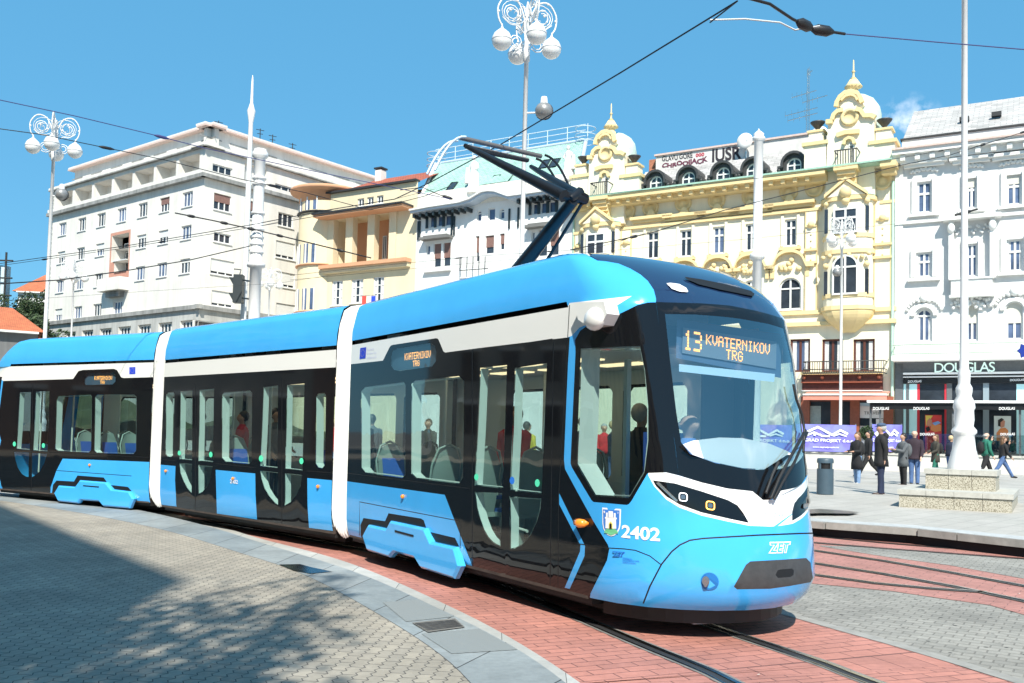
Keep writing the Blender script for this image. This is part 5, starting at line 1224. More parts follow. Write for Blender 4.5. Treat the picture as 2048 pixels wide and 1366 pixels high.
# building 2 peach
b2=bld('peach_building',G,gi(700,600)[0],'peach rendered building with a terracotta columned loggia and rounded corner tower')
t0,t1=gi(640,500)[0],gi(832,500)[0]; zp=gi(745,376)[1]
lo=(gi(655,480)[0],gi(789,480)[0],gi(720,527)[1],gi(720,433)[1])
H2=[(hole(*lo),2.2)];WN=[]
for x,y in ((721.5,405),(740.5,402),(760,399)): r=wrect(G,x,y,13,16); H2.append((hole(*r),.3)); WN.append((r,2,PANEB))
for x,y,w_,h_,nx in ((674,586,22,50,3),(714,582,24,48,3),(757,578,22,50,3)): r=wrect(G,x,y,w_,h_); H2.append((hole(*r),.2)); WN.append((r,nx,CURT))
wall(G,[(t0,.4),(t1,.4),(t1,zp),(t0,zp)],H2,BEI,b2)
for r,nx,pm in WN: window(G,*r,-.15,b2,nx=nx,ny=2 if nx==3 else 0,pm=PANE,curtain=.22 if nx==3 else 0,fw=.11)
mb=MB(); G.box(mb,lo[0],lo[1],lo[2],lo[3],-2.3,-2.2,TER); G.box(mb,lo[1]-.02,lo[1]+.0,lo[2],lo[3],-2.2,-.01,TER); mb.build('loggia_wall',TER,b2)
for x in (688,770): r=wrect(G,x,495,8,46,-2.2); window(G,*r,-2.15,b2,nx=2,pm=PANE,sill=False)
for x in (660,698,741.5,784.5): 
    a=gi(x-7,480,.1)[0]; b=gi(x+7,480,.1)[0]; mb=MB(); G.box(mb,a,b,lo[2]+.0,lo[3]-.005,-.6,.12,BEI); mb.build('column',BEI,b2)
mb=MB(); c0,c1=gi(629,440,1.4)[0],gi(806,425,1.4)[0]; zc_=lo[3]; G.box(mb,c0,c1,zc_,zc_+.22,0,1.6,TER); G.box(mb,c0-.1,c1+.1,zc_+.22,zc_+.38,-.01,1.75,RAILD); mb.build('canopy',TER,b2)
mb=MB(); G.box(mb,gi(638,530,.8)[0],gi(812,525,.8)[0],lo[2]-.35,lo[2]-.02,0,.9,TER); G.box(mb,gi(638,530,.8)[0]+.1,gi(812,525,.8)[0]-.1,lo[2]-.75,lo[2]-.35,0,.5,BEI); mb.build('balcony',TER,b2)
mb=MB(); G.box(mb,t0,t1,zp,zp+.18,-.3,.35,RAILD); mb.build('parapet',RAILD,b2)
mb=MB(); G.box(mb,t0,t1,.4,zp,-14,-2.4,BEI); mb.build('core_walls',BEI,b2)
tc_=G.at(gi(627,480)[0],0,-1.8); R2=2.7; zt_=gi(631,374)[1]-.6
mb=MB(); mb.lathe([(R2,.4),(R2,zt_)],(tc_[0],tc_[1],0),28,BEI); mb.build('corner_tower',BEI,b2)
mb=MB(); mb.lathe([(R2-.1,zt_-.9),(R2+.05,zt_-.9),(R2+.05,zt_),(R2+.9,zt_+.1),(R2+1.0,zt_+.35),(R2+.9,zt_+.45),(.1,zt_+.5)],(tc_[0],tc_[1],0),28,TER); mb.build('tower_canopy',TER,b2)
for yy,hh in ((411,26),(509,40),(600,44)):
    z=gi(630,yy)[1]; h2=hh/2*G.inv(630,0)[0]*0+hh/2*.047
    for k in (-1,0,1):
        a0=math.atan2(G.n[1],G.n[0])+k*.42-.25; mb=MB()
        vs=[(tc_[0]+(R2+.02)*math.cos(a0+s*.17),tc_[1]+(R2+.02)*math.sin(a0+s*.17),zz) for zz in (z-h2,z+h2) for s in (-1,1)]
        mb.add(vs,[(0,1,3,2)],PANEB); ww=mb.build('tower_window',PANEB,b2)
        fb=MB(); v2=[(tc_[0]+(R2+.03)*math.cos(a0+s*.2),tc_[1]+(R2+.03)*math.sin(a0+s*.2)) for s in (-1,1)]
        for s in range(2): fb.tube([(v2[s][0],v2[s][1],z-h2-.05),(v2[s][0],v2[s][1],z+h2+.05)],.07,5,FRW)
        fb.build('frame',FRW,ww)
    mb=MB(); mb.lathe([(R2+.0,z-h2-.28),(R2+.22,z-h2-.2),(R2+.22,z-h2-.1),(R2,z-h2-.08)],(tc_[0],tc_[1],0),28,RAILD if yy==411 else TER); mb.build('string_course',TER,b2)
rp0=gi(703,381,-1)[1]; 
A=G.at(gi(668,389,-.3)[0],zp+.1,-.3);B=G.at(t1,zp+.1,-.3);ZR=gi(850,345,-5)[1]
roofquad('roof',[A,B,G.at(t1,ZR,-5.),G.at(gi(752,360,-5)[0],ZR,-5.)],REDT,b2); roofquad('roof',[A,G.at(gi(752,360,-5)[0],ZR,-5.),G.at(gi(668,389,-.3)[0],zp+.1,-10)],REDT,b2)
mb=MB(); r=wrect(G,760,350,12,18,-4.5); G.box(mb,r[0],r[1],r[2]-1,r[3],-5,-4.2,W1); G.box(mb,r[0]-.1,r[1]+.1,r[3]+.1,r[3]+.25,-5.1,-4.1,RAILD); mb.build('chimney',W1,b2)
# flags on building 2
FR_=mat('flag_red',(.7,.08,.06),rough=.8);FB_=mat('flag_blue_cloth',(.02,.07,.55),rough=.8)
fl=empty('flag',G.at(gi(737,620)[0],gi(737,620)[1],1.4),label='small tricolour flag hanging from the peach facade just above the tram roof',cat='flag')
for x,m,nm in ((728,FR_,'red_stripe'),(737.5,WT,'white_stripe'),(746.5,FB_,'blue_stripe')):
    r=wrect(G,x,606,8,28,1.4); mb=MB(); G.box(mb,*r,1.38,1.42,m); mb.build(nm,m,fl)
r=wrect(G,737,592,34,2,1.4); mb=MB(); mb.tube([G.at(r[0],r[3],1.4),G.at(r[1],r[3],1.4)],.03,6,STEEL); mb.build('flag_pole',STEEL,fl)
# building 3: white with green mansard
W3=wallmat('render_white_cool',(.76,.76,.75),.06,.05); BLG=mat('gutter_pale_blue',(.42,.50,.60),rough=.5); CRM=mat('stucco_cream',(.78,.74,.66),rough=.85,var=.1)
b3=bld('white_house',G,gi(980,560)[0],'white facade under a pale green mansard roof with rooftop railing and brown blinds')
t0,t1=t1,gi(1149,480)[0]; ze=gi(964,407)[1]
H3=[];WN=[]
def add3(px0,px1,py0,py1,n,kind,d=.2,arch=False):
    a=gi(px0,(py0+py1)/2)[0]; b=gi(px1,(py0+py1)/2)[0]; z1=gi((px0+px1)/2,py0)[1]; z0=gi((px0+px1)/2,py1)[1]
    w_=(b-a)/n
    for i in range(n):
        q=(a+w_*i+w_*.10,a+w_*(i+1)-w_*.10,z0,z1); H3.append((hole(*q,arch),d)); WN.append((q,kind,arch))
add3(857,903,431,453,3,'dark'); add3(1063,1112,404,427,3,'dark'); add3(974,992,416,441,1,'pane'); add3(998,1010,417,438,1,'pane',arch=True); add3(952,964,421,443,1,'pane',arch=True)
add3(865,903,486,534,2,'brown'); add3(950,959,472,524,1,'brown'); add3(968,990,471,508,1,'brown'); add3(998,1010,467,500,1,'brown'); add3(1074,1120,458,512,2,'brown'); add3(852,861,490,510,1,'pane'); add3(1062,1070,463,482,1,'pane')
wall(G,[(t0,.4),(t1,.4),(t1,ze),(t0,ze)],H3,W3,b3)
for q,k,ar in WN:
    window(G,*q,-.16,b3,nx=1,arch=ar,fm=FRW,pm=PANEB if k!='brown' else PANE,blind=.62 if k=='brown' else 0,bm=BROWN,fw=.09,sill=False)
mb=MB()
for x0,x1,y in ((855,905,430),(1061,1114,403)):
    mb.cut(); a=gi(x0,y)[0];b=gi(x1,y)[0];z=gi((x0+x1)/2,y)[1]; zz=gi((x0+x1)/2,y+24)[1]
    for i in range(4): t=a+(b-a)*i/3; G.box(mb,t-.13,t+.13,zz,z+.1,.002,.09,FRD)
    G.box(mb,a,b,z+.1,z+.3,.002,.12,FRD)
mb.build('window_surround',FRD,b3)
mb=MB()
for x0,x1,y in ((848,906,480),(1056,1122,456)):
    mb.cut(); a=gi(x0,y)[0];b=gi(x1,y)[0];z=gi((x0+x1)/2,y)[1]; G.box(mb,a,b,z,z+.22,0,.8,ASPH); G.box(mb,a+.3,b-.3,z+.22,z+.36,0,.6,ASPH)
    zz=gi((x0+x1)/2,y+58)[1]; G.box(mb,a+.2,b-.1,zz-.25,zz-.08,0,.35,W3)
mb.build('window_hood',ASPH,b3)
# eave with brackets, wavy centre
pe=[]
for x,y in ((822,427),(860,420),(920,411),(942,404),(955,396),(966,390),(978,388),(992,389),(1008,395),(1018,398.5),(1060,393),(1104,387),(1152,380)): pe.append(gi(x,y,1.0))
mb=MB(); n=len(pe); up=[(a,b+.18) for a,b in pe]
mb.prism(pe+up[::-1],-.1,1.15,lambda a,b,d:G.at(a,b,d),BLG); mb.prism([(a,b+.19) for a,b in pe]+[(a,b+.32) for a,b in pe][::-1],-.1,1.35,lambda a,b,d:G.at(a,b,d),FRW); mb.build('eave',BLG,b3)
mb=MB()
for x in list(range(832,938,13))+list(range(1040,1150,13)):
    mb.cut(); y=427+(x-822)*(380-427)/(1152-822); t,z=gi(x,y+4,.6); G.box(mb,t-.10,t+.10,z-.35,z-.02,0,1.0,FRD)
for x in (838,841,905,910,1020,1038): 
    mb.cut(); y=432+(x-822)*(-.142); t,z=gi(x,y); G.box(mb,t-.07,t+.07,z-2.3,z-.6,0,.12,FRD)
mb.build('eave_bracket',FRD,b3)
zw=gi(964,400)[1]+1.3
mb=MB(); G.box(mb,t0,t1,ze,zw,-.6,-.02,CRM); mb.build('attic_wall',CRM,b3)
D=-4.5; A=G.at(t0,zw,-.6);B=G.at(t1,zw,-.6); tA,zA=gi(872,331,D); tB,zB=gi(1172,277,D); zz=(zA+zB)/2
roofquad('roof',[A,B,G.at(tB,zz,D),G.at(tA,zz,D)],GRNT,b3)
mb=MB(); mb.add([A,G.at(tA,zz,D),G.at(tA-1,.4+ze,-10),G.at(t0,ze,-10)],[(0,1,2,3)],CRM)
mb.tube([A,G.at(tA,zz,D)],.2,6,FRW); mb.tube([B,G.at(tB,zz,D)],.2,6,BLG); mb.tube([G.at(tA,zz,D),G.at(tB,zz,D)],.16,6,BLG); mb.build('roof_edge',FRW,b3)
RLM=mat('railing_pale_blue',(.50,.60,.68),rough=.5)
mb=MB()
for h in (.5,1.0,1.5): mb.tube([G.at(tA-.3,zz+h,D-.3),G.at(tB-.2,zz+h,D-.3)],.045,5,RLM)
for k in range(9): t=tA+(tB-tA)*k/8; mb.tube([G.at(t,zz,D-.3),G.at(t,zz+1.55,D-.3)],.05,5,RLM)
for cxx in (tA-.2,tB-.2):
    for h in (.3,.9,1.5): mb.tube([G.at(cxx+.9*math.cos(a),zz+h-.4,D-.3+.9*math.sin(a)) for a in np.linspace(0,2*math.pi,13)],.04,5,RLM)
mb.build('roof_railing',RLM,b3)
def onroof(x,y):
    # point on mansard plane through A,B and top edge
    P0=np.array(A);nn=np.cross(np.array(B)-P0,np.array(G.at(tA,zz,D))-P0); r=ray(x,y); return EYE+r*(((P0-EYE)@nn)/(r@nn)),nn/np.linalg.norm(nn)
for x,y in ((904,374),(990,360),(1090,329),(1109,327)):
    p,nn=onroof(x,y); nn=nn if nn@(EYE-p)>0 else -nn; u=np.array([*G.u,0]); v=np.cross(nn,u); v=v if v[2]>0 else -v; mb=MB()
    P=[p+nn*.06+u*a+v*b for a,b in ((-.35,-.65),(.35,-.65),(.35,.65),(-.35,.65))]; mb.add([tuple(q) for q in P],[(0,1,2,3)],PANE); w_=mb.build('skylight',PANE,b3)
    mb=MB(); mb.tube([tuple(q) for q in P],.07,4,FRD,closed=True); mb.build('frame',FRD,w_)
# gable block with small green roof
a,b=gi(957,380,-.5)[0],gi(1016,375,-.5)[0]; z0=zw-.4; z1=gi(985,367,-.5)[1]; z2=gi(985,355,-1.6)[1]
mb=MB(); G.box(mb,a,b,z0,z1,-1.5,-.5,FRW); mb.build('dormer_wall',FRW,b3); roofquad('dormer_roof',[G.at(a,z1,-.4),G.at(b,z1,-.4),G.at(b-.2,z2+.6,-2.2),G.at(a+.2,z2+.6,-2.2)],GRNT,b3)
def statue(x,yb,h,label,flip=1):
    t,z=gi(x,yb,-.3); o=empty('statue',G.at(t,z,-.3),label=label,cat='statue'); mb=MB(); fr=lambda p:G.at(t+p[0]*flip,z+p[2],-.3+p[1])
    mb.lathe([(.62,0),(.62,.5),(.5,.55),(.5,.9)],G.at(t,z,-.3),12,FRW); mb.build('plinth',FRW,o); mb=MB()
    s=h/2.6
    mb.tube([fr((0,0,.9)),fr((.05,0,.9+.7*s)),fr((-.02,0,.9+1.3*s)),fr((0,0,.9+1.75*s)),fr((0,0,.9+1.95*s))],[.5*s,.42*s,.28*s,.34*s,.12*s],10,FRW)
    mb.sphere(fr((0.03,.03,.9+2.2*s)),.2*s,FRW,10,1.2); mb.tube([fr((.3*s,0,.9+1.7*s)),fr((.5*s,.1,.9+1.25*s)),fr((.2*s,.25,.9+1.1*s))],[.12*s,.1*s,.07*s],7,FRW); mb.tube([fr((-.3*s,0,.9+1.7*s)),fr((-.55*s,.05,.9+1.2*s)),fr((-.6*s,.1,.9+.7*s))],[.12*s,.1*s,.07*s],7,FRW)
    mb.tube([fr((-.6*s,.1,.9)),fr((-.62*s,.1,.9+1.4*s))],[.3*s,.18*s],7,FRW)
    mb.build('figure',FRW,o)
statue(947,386,2.6,'white robed statue standing on the eaves in front of the green mansard roof')
statue(1136,362,2.2,'white seated statue at the right end of the green mansard behind the pantograph knee',-1)
mb=MB(); mb.tube([gi2 for gi2 in (G.at(gi(1148,430,.1)[0],ze,.12),G.at(gi(1148,430,.1)[0],.4,.12))],.09,6,mat('pipe_green',(.35,.5,.42),rough=.5)); mb.build('drain_pipe',None,b3)
mb=MB()
for i in range(5): t=gi(928+i*12,538)[0]; z=gi(928+i*12,538)[1]; mb.tube([G.at(t,z,.5),G.at(t,z+1.0,.5)],.04,5,RAILD)
mb.tube([G.at(gi(926,520)[0],gi(926,520)[1],.5),G.at(gi(926,543)[0],gi(926,543)[1],.5),G.at(gi(982,539)[0],gi(982,539)[1],.5)],.04,5,RAILD); mb.build('balcony_railing',RAILD,b3)
mb=MB(); G.box(mb,t0,t1,.4,zw,-13,-.7,W3); mb.build('core_walls',W3,b3)
# ---- building 4: ornate cream and yellow house ----
YW=wallmat('stucco_cream_yellow',(.82,.76,.60),.06,.08); YO=wallmat('stucco_ochre_trim',(.76,.60,.32),.10,.05); mat('dome_pale',(.55,.68,.58),rough=.6,var=.15); GRC=mat('copper_patina',(.35,.55,.45),rough=.6,var=.2); DKZ=mat('dormer_zinc_dark',(.05,.05,.05),rough=.5,var=.3)
b4=bld('ornate_house',G,gi(1450,560)[0],'ornate cream and yellow house with two domed gables, oriels and graffiti on its roof wall')
y0,y1=gi(1149,480)[0],0.; zE=gi(1445,366,1.3)[1]; zSH=gi(1700,748)[1]
print('yellow eave',zE,'shop top',zSH,'span',y0)
H4=[];WN=[]
def w4(cx,cy,w_,h_,arch=False,nx=2,tr_=.68,fm=None,d=.25,cur=.0,F_=G,sill=False): 
    r=wrect(F_,cx,cy,w_,h_); H4.append((hole(*r,arch),d)); WN.append((r,arch,nx,tr_,fm,cur)); return r
topw=[(1305,490),(1371,486),(1437,480),(1502,474),(1581,465)]
tops=[w4(x,y,23,54) for x,y in topw]
arw=[]
zA1=gi(1581,555)[1];zA0=gi(1581,619)[1]
for x,y in topw:
    t=gi(x,y)[0]; r=(t-.78,t+.78,zA0,zA1); H4.append((hole(*r,True),.25)); WN.append((r,True,2,0,None,0)); arw.append(r)
w4(1197,497,17,50); w4(1224,490,8,40,nx=1)
fd=[]
for x,w_ in ((1665,42),(1728,43),(1600,40),(1540,40)): fd.append(w4(x,711,w_,66,nx=2,tr_=0,fm=FRB,cur=0.2))
wall(G,[(y0,.4),(y1,.4),(y1,zE),(y0,zE)],H4,YW,b4)
for r,ar,nx,tr_,fm,cur in WN: window(G,*r,-.18,b4,nx=nx,arch=ar,transom=tr_,fm=fm,pm=PANEB if rndw.random()<.4 else PANE,fw=.11 if fm is None else .14,curtain=cur,sill=fm is None)
# eave cornice with dentils, copper gutter, frieze with medallions
mb=MB(); G.box(mb,y0-.2,gi(1650,348,1.4)[0],zE-.25,zE+.1,-.5,1.5,YO); G.box(mb,y0-.2,gi(1650,348,1.4)[0],zE-.6,zE-.25,-.5,.9,YO); G.box(mb,y0-.2,y1,zE+.1,zE+.22,-.6,1.62,GRC)
tR0,tR1=gi(1650,340,0)[0],gi(1749,330,0)[0]
G.box(mb,tR1+.6,y1+.25,zE-.25,zE+.1,-.5,1.5,YO); G.box(mb,tR1+.6,y1+.15,zE-.6,zE-.25,-.5,.9,YO)
t=y0
while t<tR0-.3: G.box(mb,t,t+.28,zE-.55,zE-.26,.88,1.3,YO); t+=.85
mb.build('cornice',YO,b4)
mb=MB(); zF=zE-2.35; G.box(mb,y0,tR0-.2,zF-.1,zF+.1,0,.22,YO); mb.cut(); G.box(mb,tR1+.4,y1,zF-.1,zF+.1,0,.22,YO); mb.build('frieze_moulding',YO,b4); mb=MB()
for x,y in ((1256,424),(1302,417),(1367,407),(1434,401),(1502,393),(1578,384),(1629,376),(1765,361)):
    t,z=gi(x,y); 
    ax=lambda a,b,c:(G.u[0]*a+G.n[0]*c,G.u[1]*a+G.n[1]*c,b)
    mb.cut(); mb.lathe([(.66,0),(.66,.16),(.5,.2),(.42,.1),(.3,.1),(.2,.24),(.02,.24)],G.at(t,z,.0),16,YO,ax=ax)
mb.build('frieze_medallion',YO,b4)
# hood cornices over the top windows
mb=MB()
for r in tops:
    mb.cut(); c=(r[0]+r[1])/2; z=r[3]+.95
    G.box(mb,c-1.75,c+1.75,z,z+.22,0,.5,YO); G.box(mb,c-1.6,c+1.6,z-.22,z,0,.28,YO); mb.prism([(c-.7,z+.2),(c-.35,z+.25),(c-.2,z+.6),(c,z+.72),(c+.2,z+.6),(c+.35,z+.25),(c+.7,z+.2)],0,.45,lambda a,b,d:G.at(a,b,d),YO)
    G.box(mb,r[0]-.25,r[0]-.05,r[2],r[3]+.3,0,.1,YW); G.box(mb,r[1]+.05,r[1]+.25,r[2],r[3]+.3,0,.1,YW); G.box(mb,r[0]-.35,r[1]+.35,r[2]-.3,r[2]-.1,0,.3,YO); G.box(mb,r[0]-.1,r[1]+.1,r[2]-.6,r[2]-.3,0,.1,YO)
mb.build('window_hood',YO,b4)
mb=MB()
for r in arw:
    mb.cut(); c=(r[0]+r[1])/2; z=r[3]+.9
    arc=[(c+1.0*math.cos(a),z+.35+.75*math.sin(a)) for a in np.linspace(math.pi*.95,.05*math.pi,11)]
    pl=[(c-1.75,z),(c-1.2,z)]+arc+[(c+1.2,z),(c+1.75,z)]; lo_=[(a,b-.24) for a,b in pl]; mb.prism(pl+lo_[::-1],0,.42,lambda a,b,d:G.at(a,b,d),YO)
    for k in range(9): 
        a=random.Random(k+int(c*9)).uniform(-.7,.7); b=random.Random(k*7+int(c*5)).uniform(-.1,.75); mb.sphere(G.at(c+a,z+b-.3,.1),.2,YO,8)
    for s_ in (-1,1): mb.sphere(G.at(c+s_*1.25,z-.3,.12),.2,YO,8); G.box(mb,c+s_*1.25-.12,c+s_*1.25+.12,z-.9,z-.4,0,.2,YO)
mb.build('arch_crest',YO,b4)
# string courses and pilasters
z1_=gi(1620,500)[1]; zs=[gi(1645,624)[1],gi(1645,648)[1]]
mb=MB()
for z,d in ((zs[0],.18),(zs[1],.38)): mb.cut(); G.box(mb,y0,y1+.15,z-.14,z+.14,0,d,YO)
mb.build('string_course',YO,b4)
mb=MB()
zmid=gi(1626,500)[1]
for x0,x1 in ((1613,1633),(1751,1781),(1245,1262),(1152,1163)):
    mb.cut(); y=500; a,b=gi(x0,y)[0],gi(x1,y)[0]; G.box(mb,a,b,zs[0]+.14,zF-.1,.002,.16,YW); G.box(mb,a-.06,a,zs[0]+.14,zF-.1,.002,.18,YO); G.box(mb,b,b+.06,zs[0]+.14,zF-.1,.002,.18,YO)
    for z in (zmid,zmid-.9): G.box(mb,a-.1,b+.1,z-.1,z+.06,.16,.36,YO)
    c=(a+b)/2; zz=zF-1.1; mb.sphere(G.at(c,zz,.2),.25,YO,10); G.box(mb,c-.4,c+.4,zz-.15,zz,.16,.26,YO)
    for k in range(5): mb.sphere(G.at(c,zz-.7-k*.45,.17),.07,YO,6)
mb.build('pilaster',YO,b4)
# oriels
def oriel(xc,x0,x1,yt,yb,ycorb,parent,sc=1.):
    """curved bay: polygonal plan between t0..t1"""
    t0=gi(x0,560)[0];t1=gi(x1,560)[0]; c=(t0+t1)/2; hw=(t1-t0)/2; zt=gi(xc,yt,1)[1]; zb=gi(xc,yb,1)[1]; zc_=gi(xc,ycorb,.6)[1]
    plan=[(-1,0),(-.97,.55),(-.78,.95),(-.5,1.15),(0,1.2),(.5,1.15),(.78,.95),(.97,.55),(1,0)]
    def pl(k,dz): return [(c+a*hw*k,b*k if k<1 else b*(k)) for a,b in plan]
    o=MB()
    def band(zl,zh,k0,k1,m): 
        A_=pl(k0,0);B_=pl(k1,0);n=len(A_); vs=[G.at(a,zl,b) for a,b in A_]+[G.at(a,zh,b) for a,b in B_]; o.add(vs,[(i,i+1,n+i+1,n+i) for i in range(n-1)],m)
    def cap(z,k,m): A_=pl(k,0); o.add([G.at(a,z,b) for a,b in A_],[tuple(range(len(A_)))],m)
    band(zb,zt,1,1,YW)
    for k in range(8): 
        z0=zc_+(zb-zc_)*k/8; z1=zc_+(zb-zc_)*(k+1)/8; f=lambda q:.25+.8*math.sin(q/8*math.pi/2); band(z0,z1,f(k),f(k+1),YO)
    main=o.build('oriel',YW,parent)
    o=MB()
    H_=zt-zb
    for z,k in ((zb+.1,1.09),(zb+.95,1.05),(zb+H_*.52,1.08),(zb+H_*.66,1.05),(zt,1.12)):
        o.cut(); band(z-.14,z+.14,k,k,YO); cap(z+.14,k,YO); cap(z-.14,k,YO)
    o.build('oriel_cornice',YO,main)
    o=MB(); A_=pl(1.14,0); n=len(A_); ridge=G.at(c,zt+1.3,0); o.add([G.at(a,zt+.16,b) for a,b in A_]+[G.at(c-hw*.9,zt+.6,0),ridge,G.at(c+hw*.9,zt+.6,0)],[(i,i+1,n+1) for i in range(n-1)],GRC)
    o.build('oriel_roof',GRC,main)
    o=MB(); o.prism([(c-hw*.75,zt+.14),(c+hw*.75,zt+.14),(c,zt+1.15)],.9,1.32,lambda a,b,d:G.at(a,b,d),YW); 
    for s_ in (-1,1): o.prism([(c+s_*hw*.85,zt+.1),(c+s_*hw*.85,zt+.32),(c,zt+1.42),(c,zt+1.18)],.85,1.5,lambda a,b,d:G.at(a,b,d),YO)
    o.sphere(G.at(c,zt+.35,1.4),.42,YO,10); o.sphere(G.at(c,zt-.2,1.32),.3,YO,8)
    for k in range(8): o.sphere(G.at(c+(-.9+k*.26)*hw,zb+H_*.47+.12*math.sin(k*2),1.2),.17,YO,8)
    o.build('oriel_pediment',YO,main)
    ra=(c-.85,c+.85,zb+.96,zb+.96+H_*.36); rt=(c-.8,c+.8,zb+H_*.68,zt-.7)
    for r,ar in ((ra,True),(rt,False)): window(G,*r,1.30,main,nx=2,arch=ar,transom=0 if ar else .6,pm=PANE,fw=.12,sill=False)
    o=MB()
    for s_ in (-1,1):
        for zz in (zb+1.0,zb+H_*.7): G.box(o,c+s_*hw*.82-.12,c+s_*hw*.82+.12,zz,zz+H_*.22,.85,.98,PANE); o.sphere(G.at(c+s_*hw*.82,zz+H_*.22+.35,1.0),.22,YO,8)
    o.build('side_light',PANE,main)
    return t0,t1,c,zt
orR=oriel(1696,1649,1748,397,618,664,b4); 
tl0,tl1=gi(1166,480)[0],gi(1246,470)[0]
zR_t=orR[3]; 
cL=(tl0+tl1)/2
_save=gi
src_t=cL-orR[2]
# copy the built right oriel and its parts, moved along the facade
def copy_tree(o,parent,off):
    c=o.copy(); C.objects.link(c); c.parent=parent
    c.matrix_parent_inverse=o.matrix_parent_inverse.copy()
    if off is not None: c.location=o.location+off
    for ch in list(o.children): copy_tree(ch,c,None)
    return c
_or=[o for o in b4.children if o.name.startswith('oriel')][0]
for ch in _or.children: pass
copy_tree(_or,b4,Vector((G.u[0]*src_t,G.u[1]*src_t,0)))
# gabled towers above the oriels
def tower(c,parent,zb):
    """front gable outline relative to centre, metres above eave"""
    sc=5.69; # zoom pixels per photo pixel
    pts=[(300,1366),(318,1240),(330,850),(300,822),(368,800),(385,740),(430,700),(490,685),(460,655),(415,650),(425,600),(460,540),(520,492),(585,475),(640,490),(690,540),(715,600),(740,640),(700,670),(650,672),(700,690),(735,750),(810,745),(855,770),(850,860),(865,1340)]
    P_=[]
    for X,Y in pts: t,z=_save(1600+X/sc,100+Y/sc,.2); P_.append((t-orR[2]+c,z))
    zmin=min(p[1] for p in P_); P_=[(a,max(b,zE-1.2) if b<zE else b) for a,b in P_]
    P_[0]=(P_[0][0],zE-2.0); P_[-1]=(P_[-1][0],zE-2.0)
    o=MB(); o.prism(P_,-.5,.55,lambda a,b,d:G.at(a,b,d),YW); body=o.build('gable_tower',YW,parent)
    f=lambda X,Y,d=.56:(lambda q:(q[0]-orR[2]+c,q[1]))(_save(1600+X/sc,100+Y/sc,d))
    o=MB()
    for pl,wd in (([(415,652),(425,600),(460,540),(520,492),(585,475),(640,490),(690,545),(712,605)],.3),([(370,800),(388,742),(430,702),(492,688)],.28),([(640,676),(695,692),(735,752),(812,748),(860,772)],.3),([(300,824),(378,818)],.3),([(420,978),(520,945),(680,932)],.3),([(505,1080),(515,1030),(560,1004),(605,1015),(625,1070)],.22),([(470,580),(520,530),(585,512),(640,530),(662,575)],.2)):
        o.cut(); q=[f(X,Y) for X,Y in pl]; o.prism(strip2d(q,wd),.5,.8,lambda a,b,d:G.at(a,b,d),YO)
    t,z=f(566,765); o.lathe([(.62,0),(.62,.14),(.4,.16),(.4,.02),(.02,.02)],G.at(t,z,.55),16,YO,ax=ax)
    o.build('gable_trim',YO,body)
    o=MB(); t,z=f(580,600); R_=1.55; o.sphere(G.at(t+.1,z-.5,-1.2),1.6,MATS['dome_pale'],16,1.0); o.lathe([(1.6,-2.5),(1.6,0)],G.at(t+.1,z-.5,-1.2),16,MATS['dome_pale']); o.build('dome',GRC,body)
    o=MB(); t,z=f(585,478); t2,ztip=f(590,48)
    H_=ztip-z; cc=G.at(t,z-.2,-.1); o.lathe([(.45,0),(.4,.35),(.3,.5),(.34,.62),(.62,.75),(.5,.9),(.25,1.3),(.13,H_*.42),(.09,H_*.5),(.2,H_*.52),(.07,H_*.56),(.07,H_*.68),(.14,H_*.7),(.05,H_*.74),(.04,H_),(.01,H_*1.02)],cc,12,YO); o.build('spire',YO,body)
    r=(f(552,1330)[0],f(615,1330)[0],f(580,1335)[1],f(580,1052)[1]); window(G,*r,.58,body,nx=1,arch=True,pm=PANEB,fw=.07,sill=False)
    # small balcony
    o=MB(); a,b=f(420,1340)[0],f(690,1340)[0]; zz=r[2]-.15
    o.prism([(a,zz-.25),(b,zz-.25),(b,zz),(a,zz)],.5,1.7,lambda a,b,d:G.at(a,b,d),YO)
    for k in range(7): o.prism([(a+(b-a)*.12+k*0,zz-.25-k*.28),(b-(b-a)*.12,zz-.25-k*.28),(b-(b-a)*.12,zz-.53-k*.28),(a+(b-a)*.12,zz-.53-k*.28)],.3,1.5-k*.17,lambda a,b,d:G.at(a,b,d),YO)
    for k in range(9):
        t=a+.1+(b-a-.2)*k/8; o.tube([G.at(t,zz,1.55),G.at(t,zz+1.1,1.6)],.035,5,DKZ)
    o.tube([G.at(a+.05,zz+1.1,.6),G.at(a+.05,zz+1.12,1.6),G.at(b-.05,zz+1.12,1.6),G.at(b-.05,zz+1.1,.6)],.05,5,DKZ); o.build('balcony',YO,body)
    for X,Y,d in ((200,1060,-.2),(962,1040,-.2)):
        t,z=f(X,Y,d); o=MB(); G.box(o,t-.75,t+.75,zE,z-.05,-.9,.5,YW); G.box(o,t-.9,t+.9,z-.35,z-.1,-1.0,.65,YO); G.box(o,t-.5,t+.5,z-.05,z+.7,-.7,.3,YW); G.box(o,t-.6,t+.6,z+.65,z+.8,-.8,.4,YO); pd=o.build('urn_pedestal',YW,body)
        o=MB(); o.lathe([(.12,0),(.1,.15),(.28,.38),(.48,.62),(.52,.7),(.44,.7),(.25,.5)],G.at(t,z+.8,-.2),14,DKZ); o.build('urn',DKZ,pd)
    return body
tw=tower(orR[2],b4,zE); copy_tree(tw,b4,Vector((G.u[0]*(src_t+.3),G.u[1]*(src_t+.3),0)))
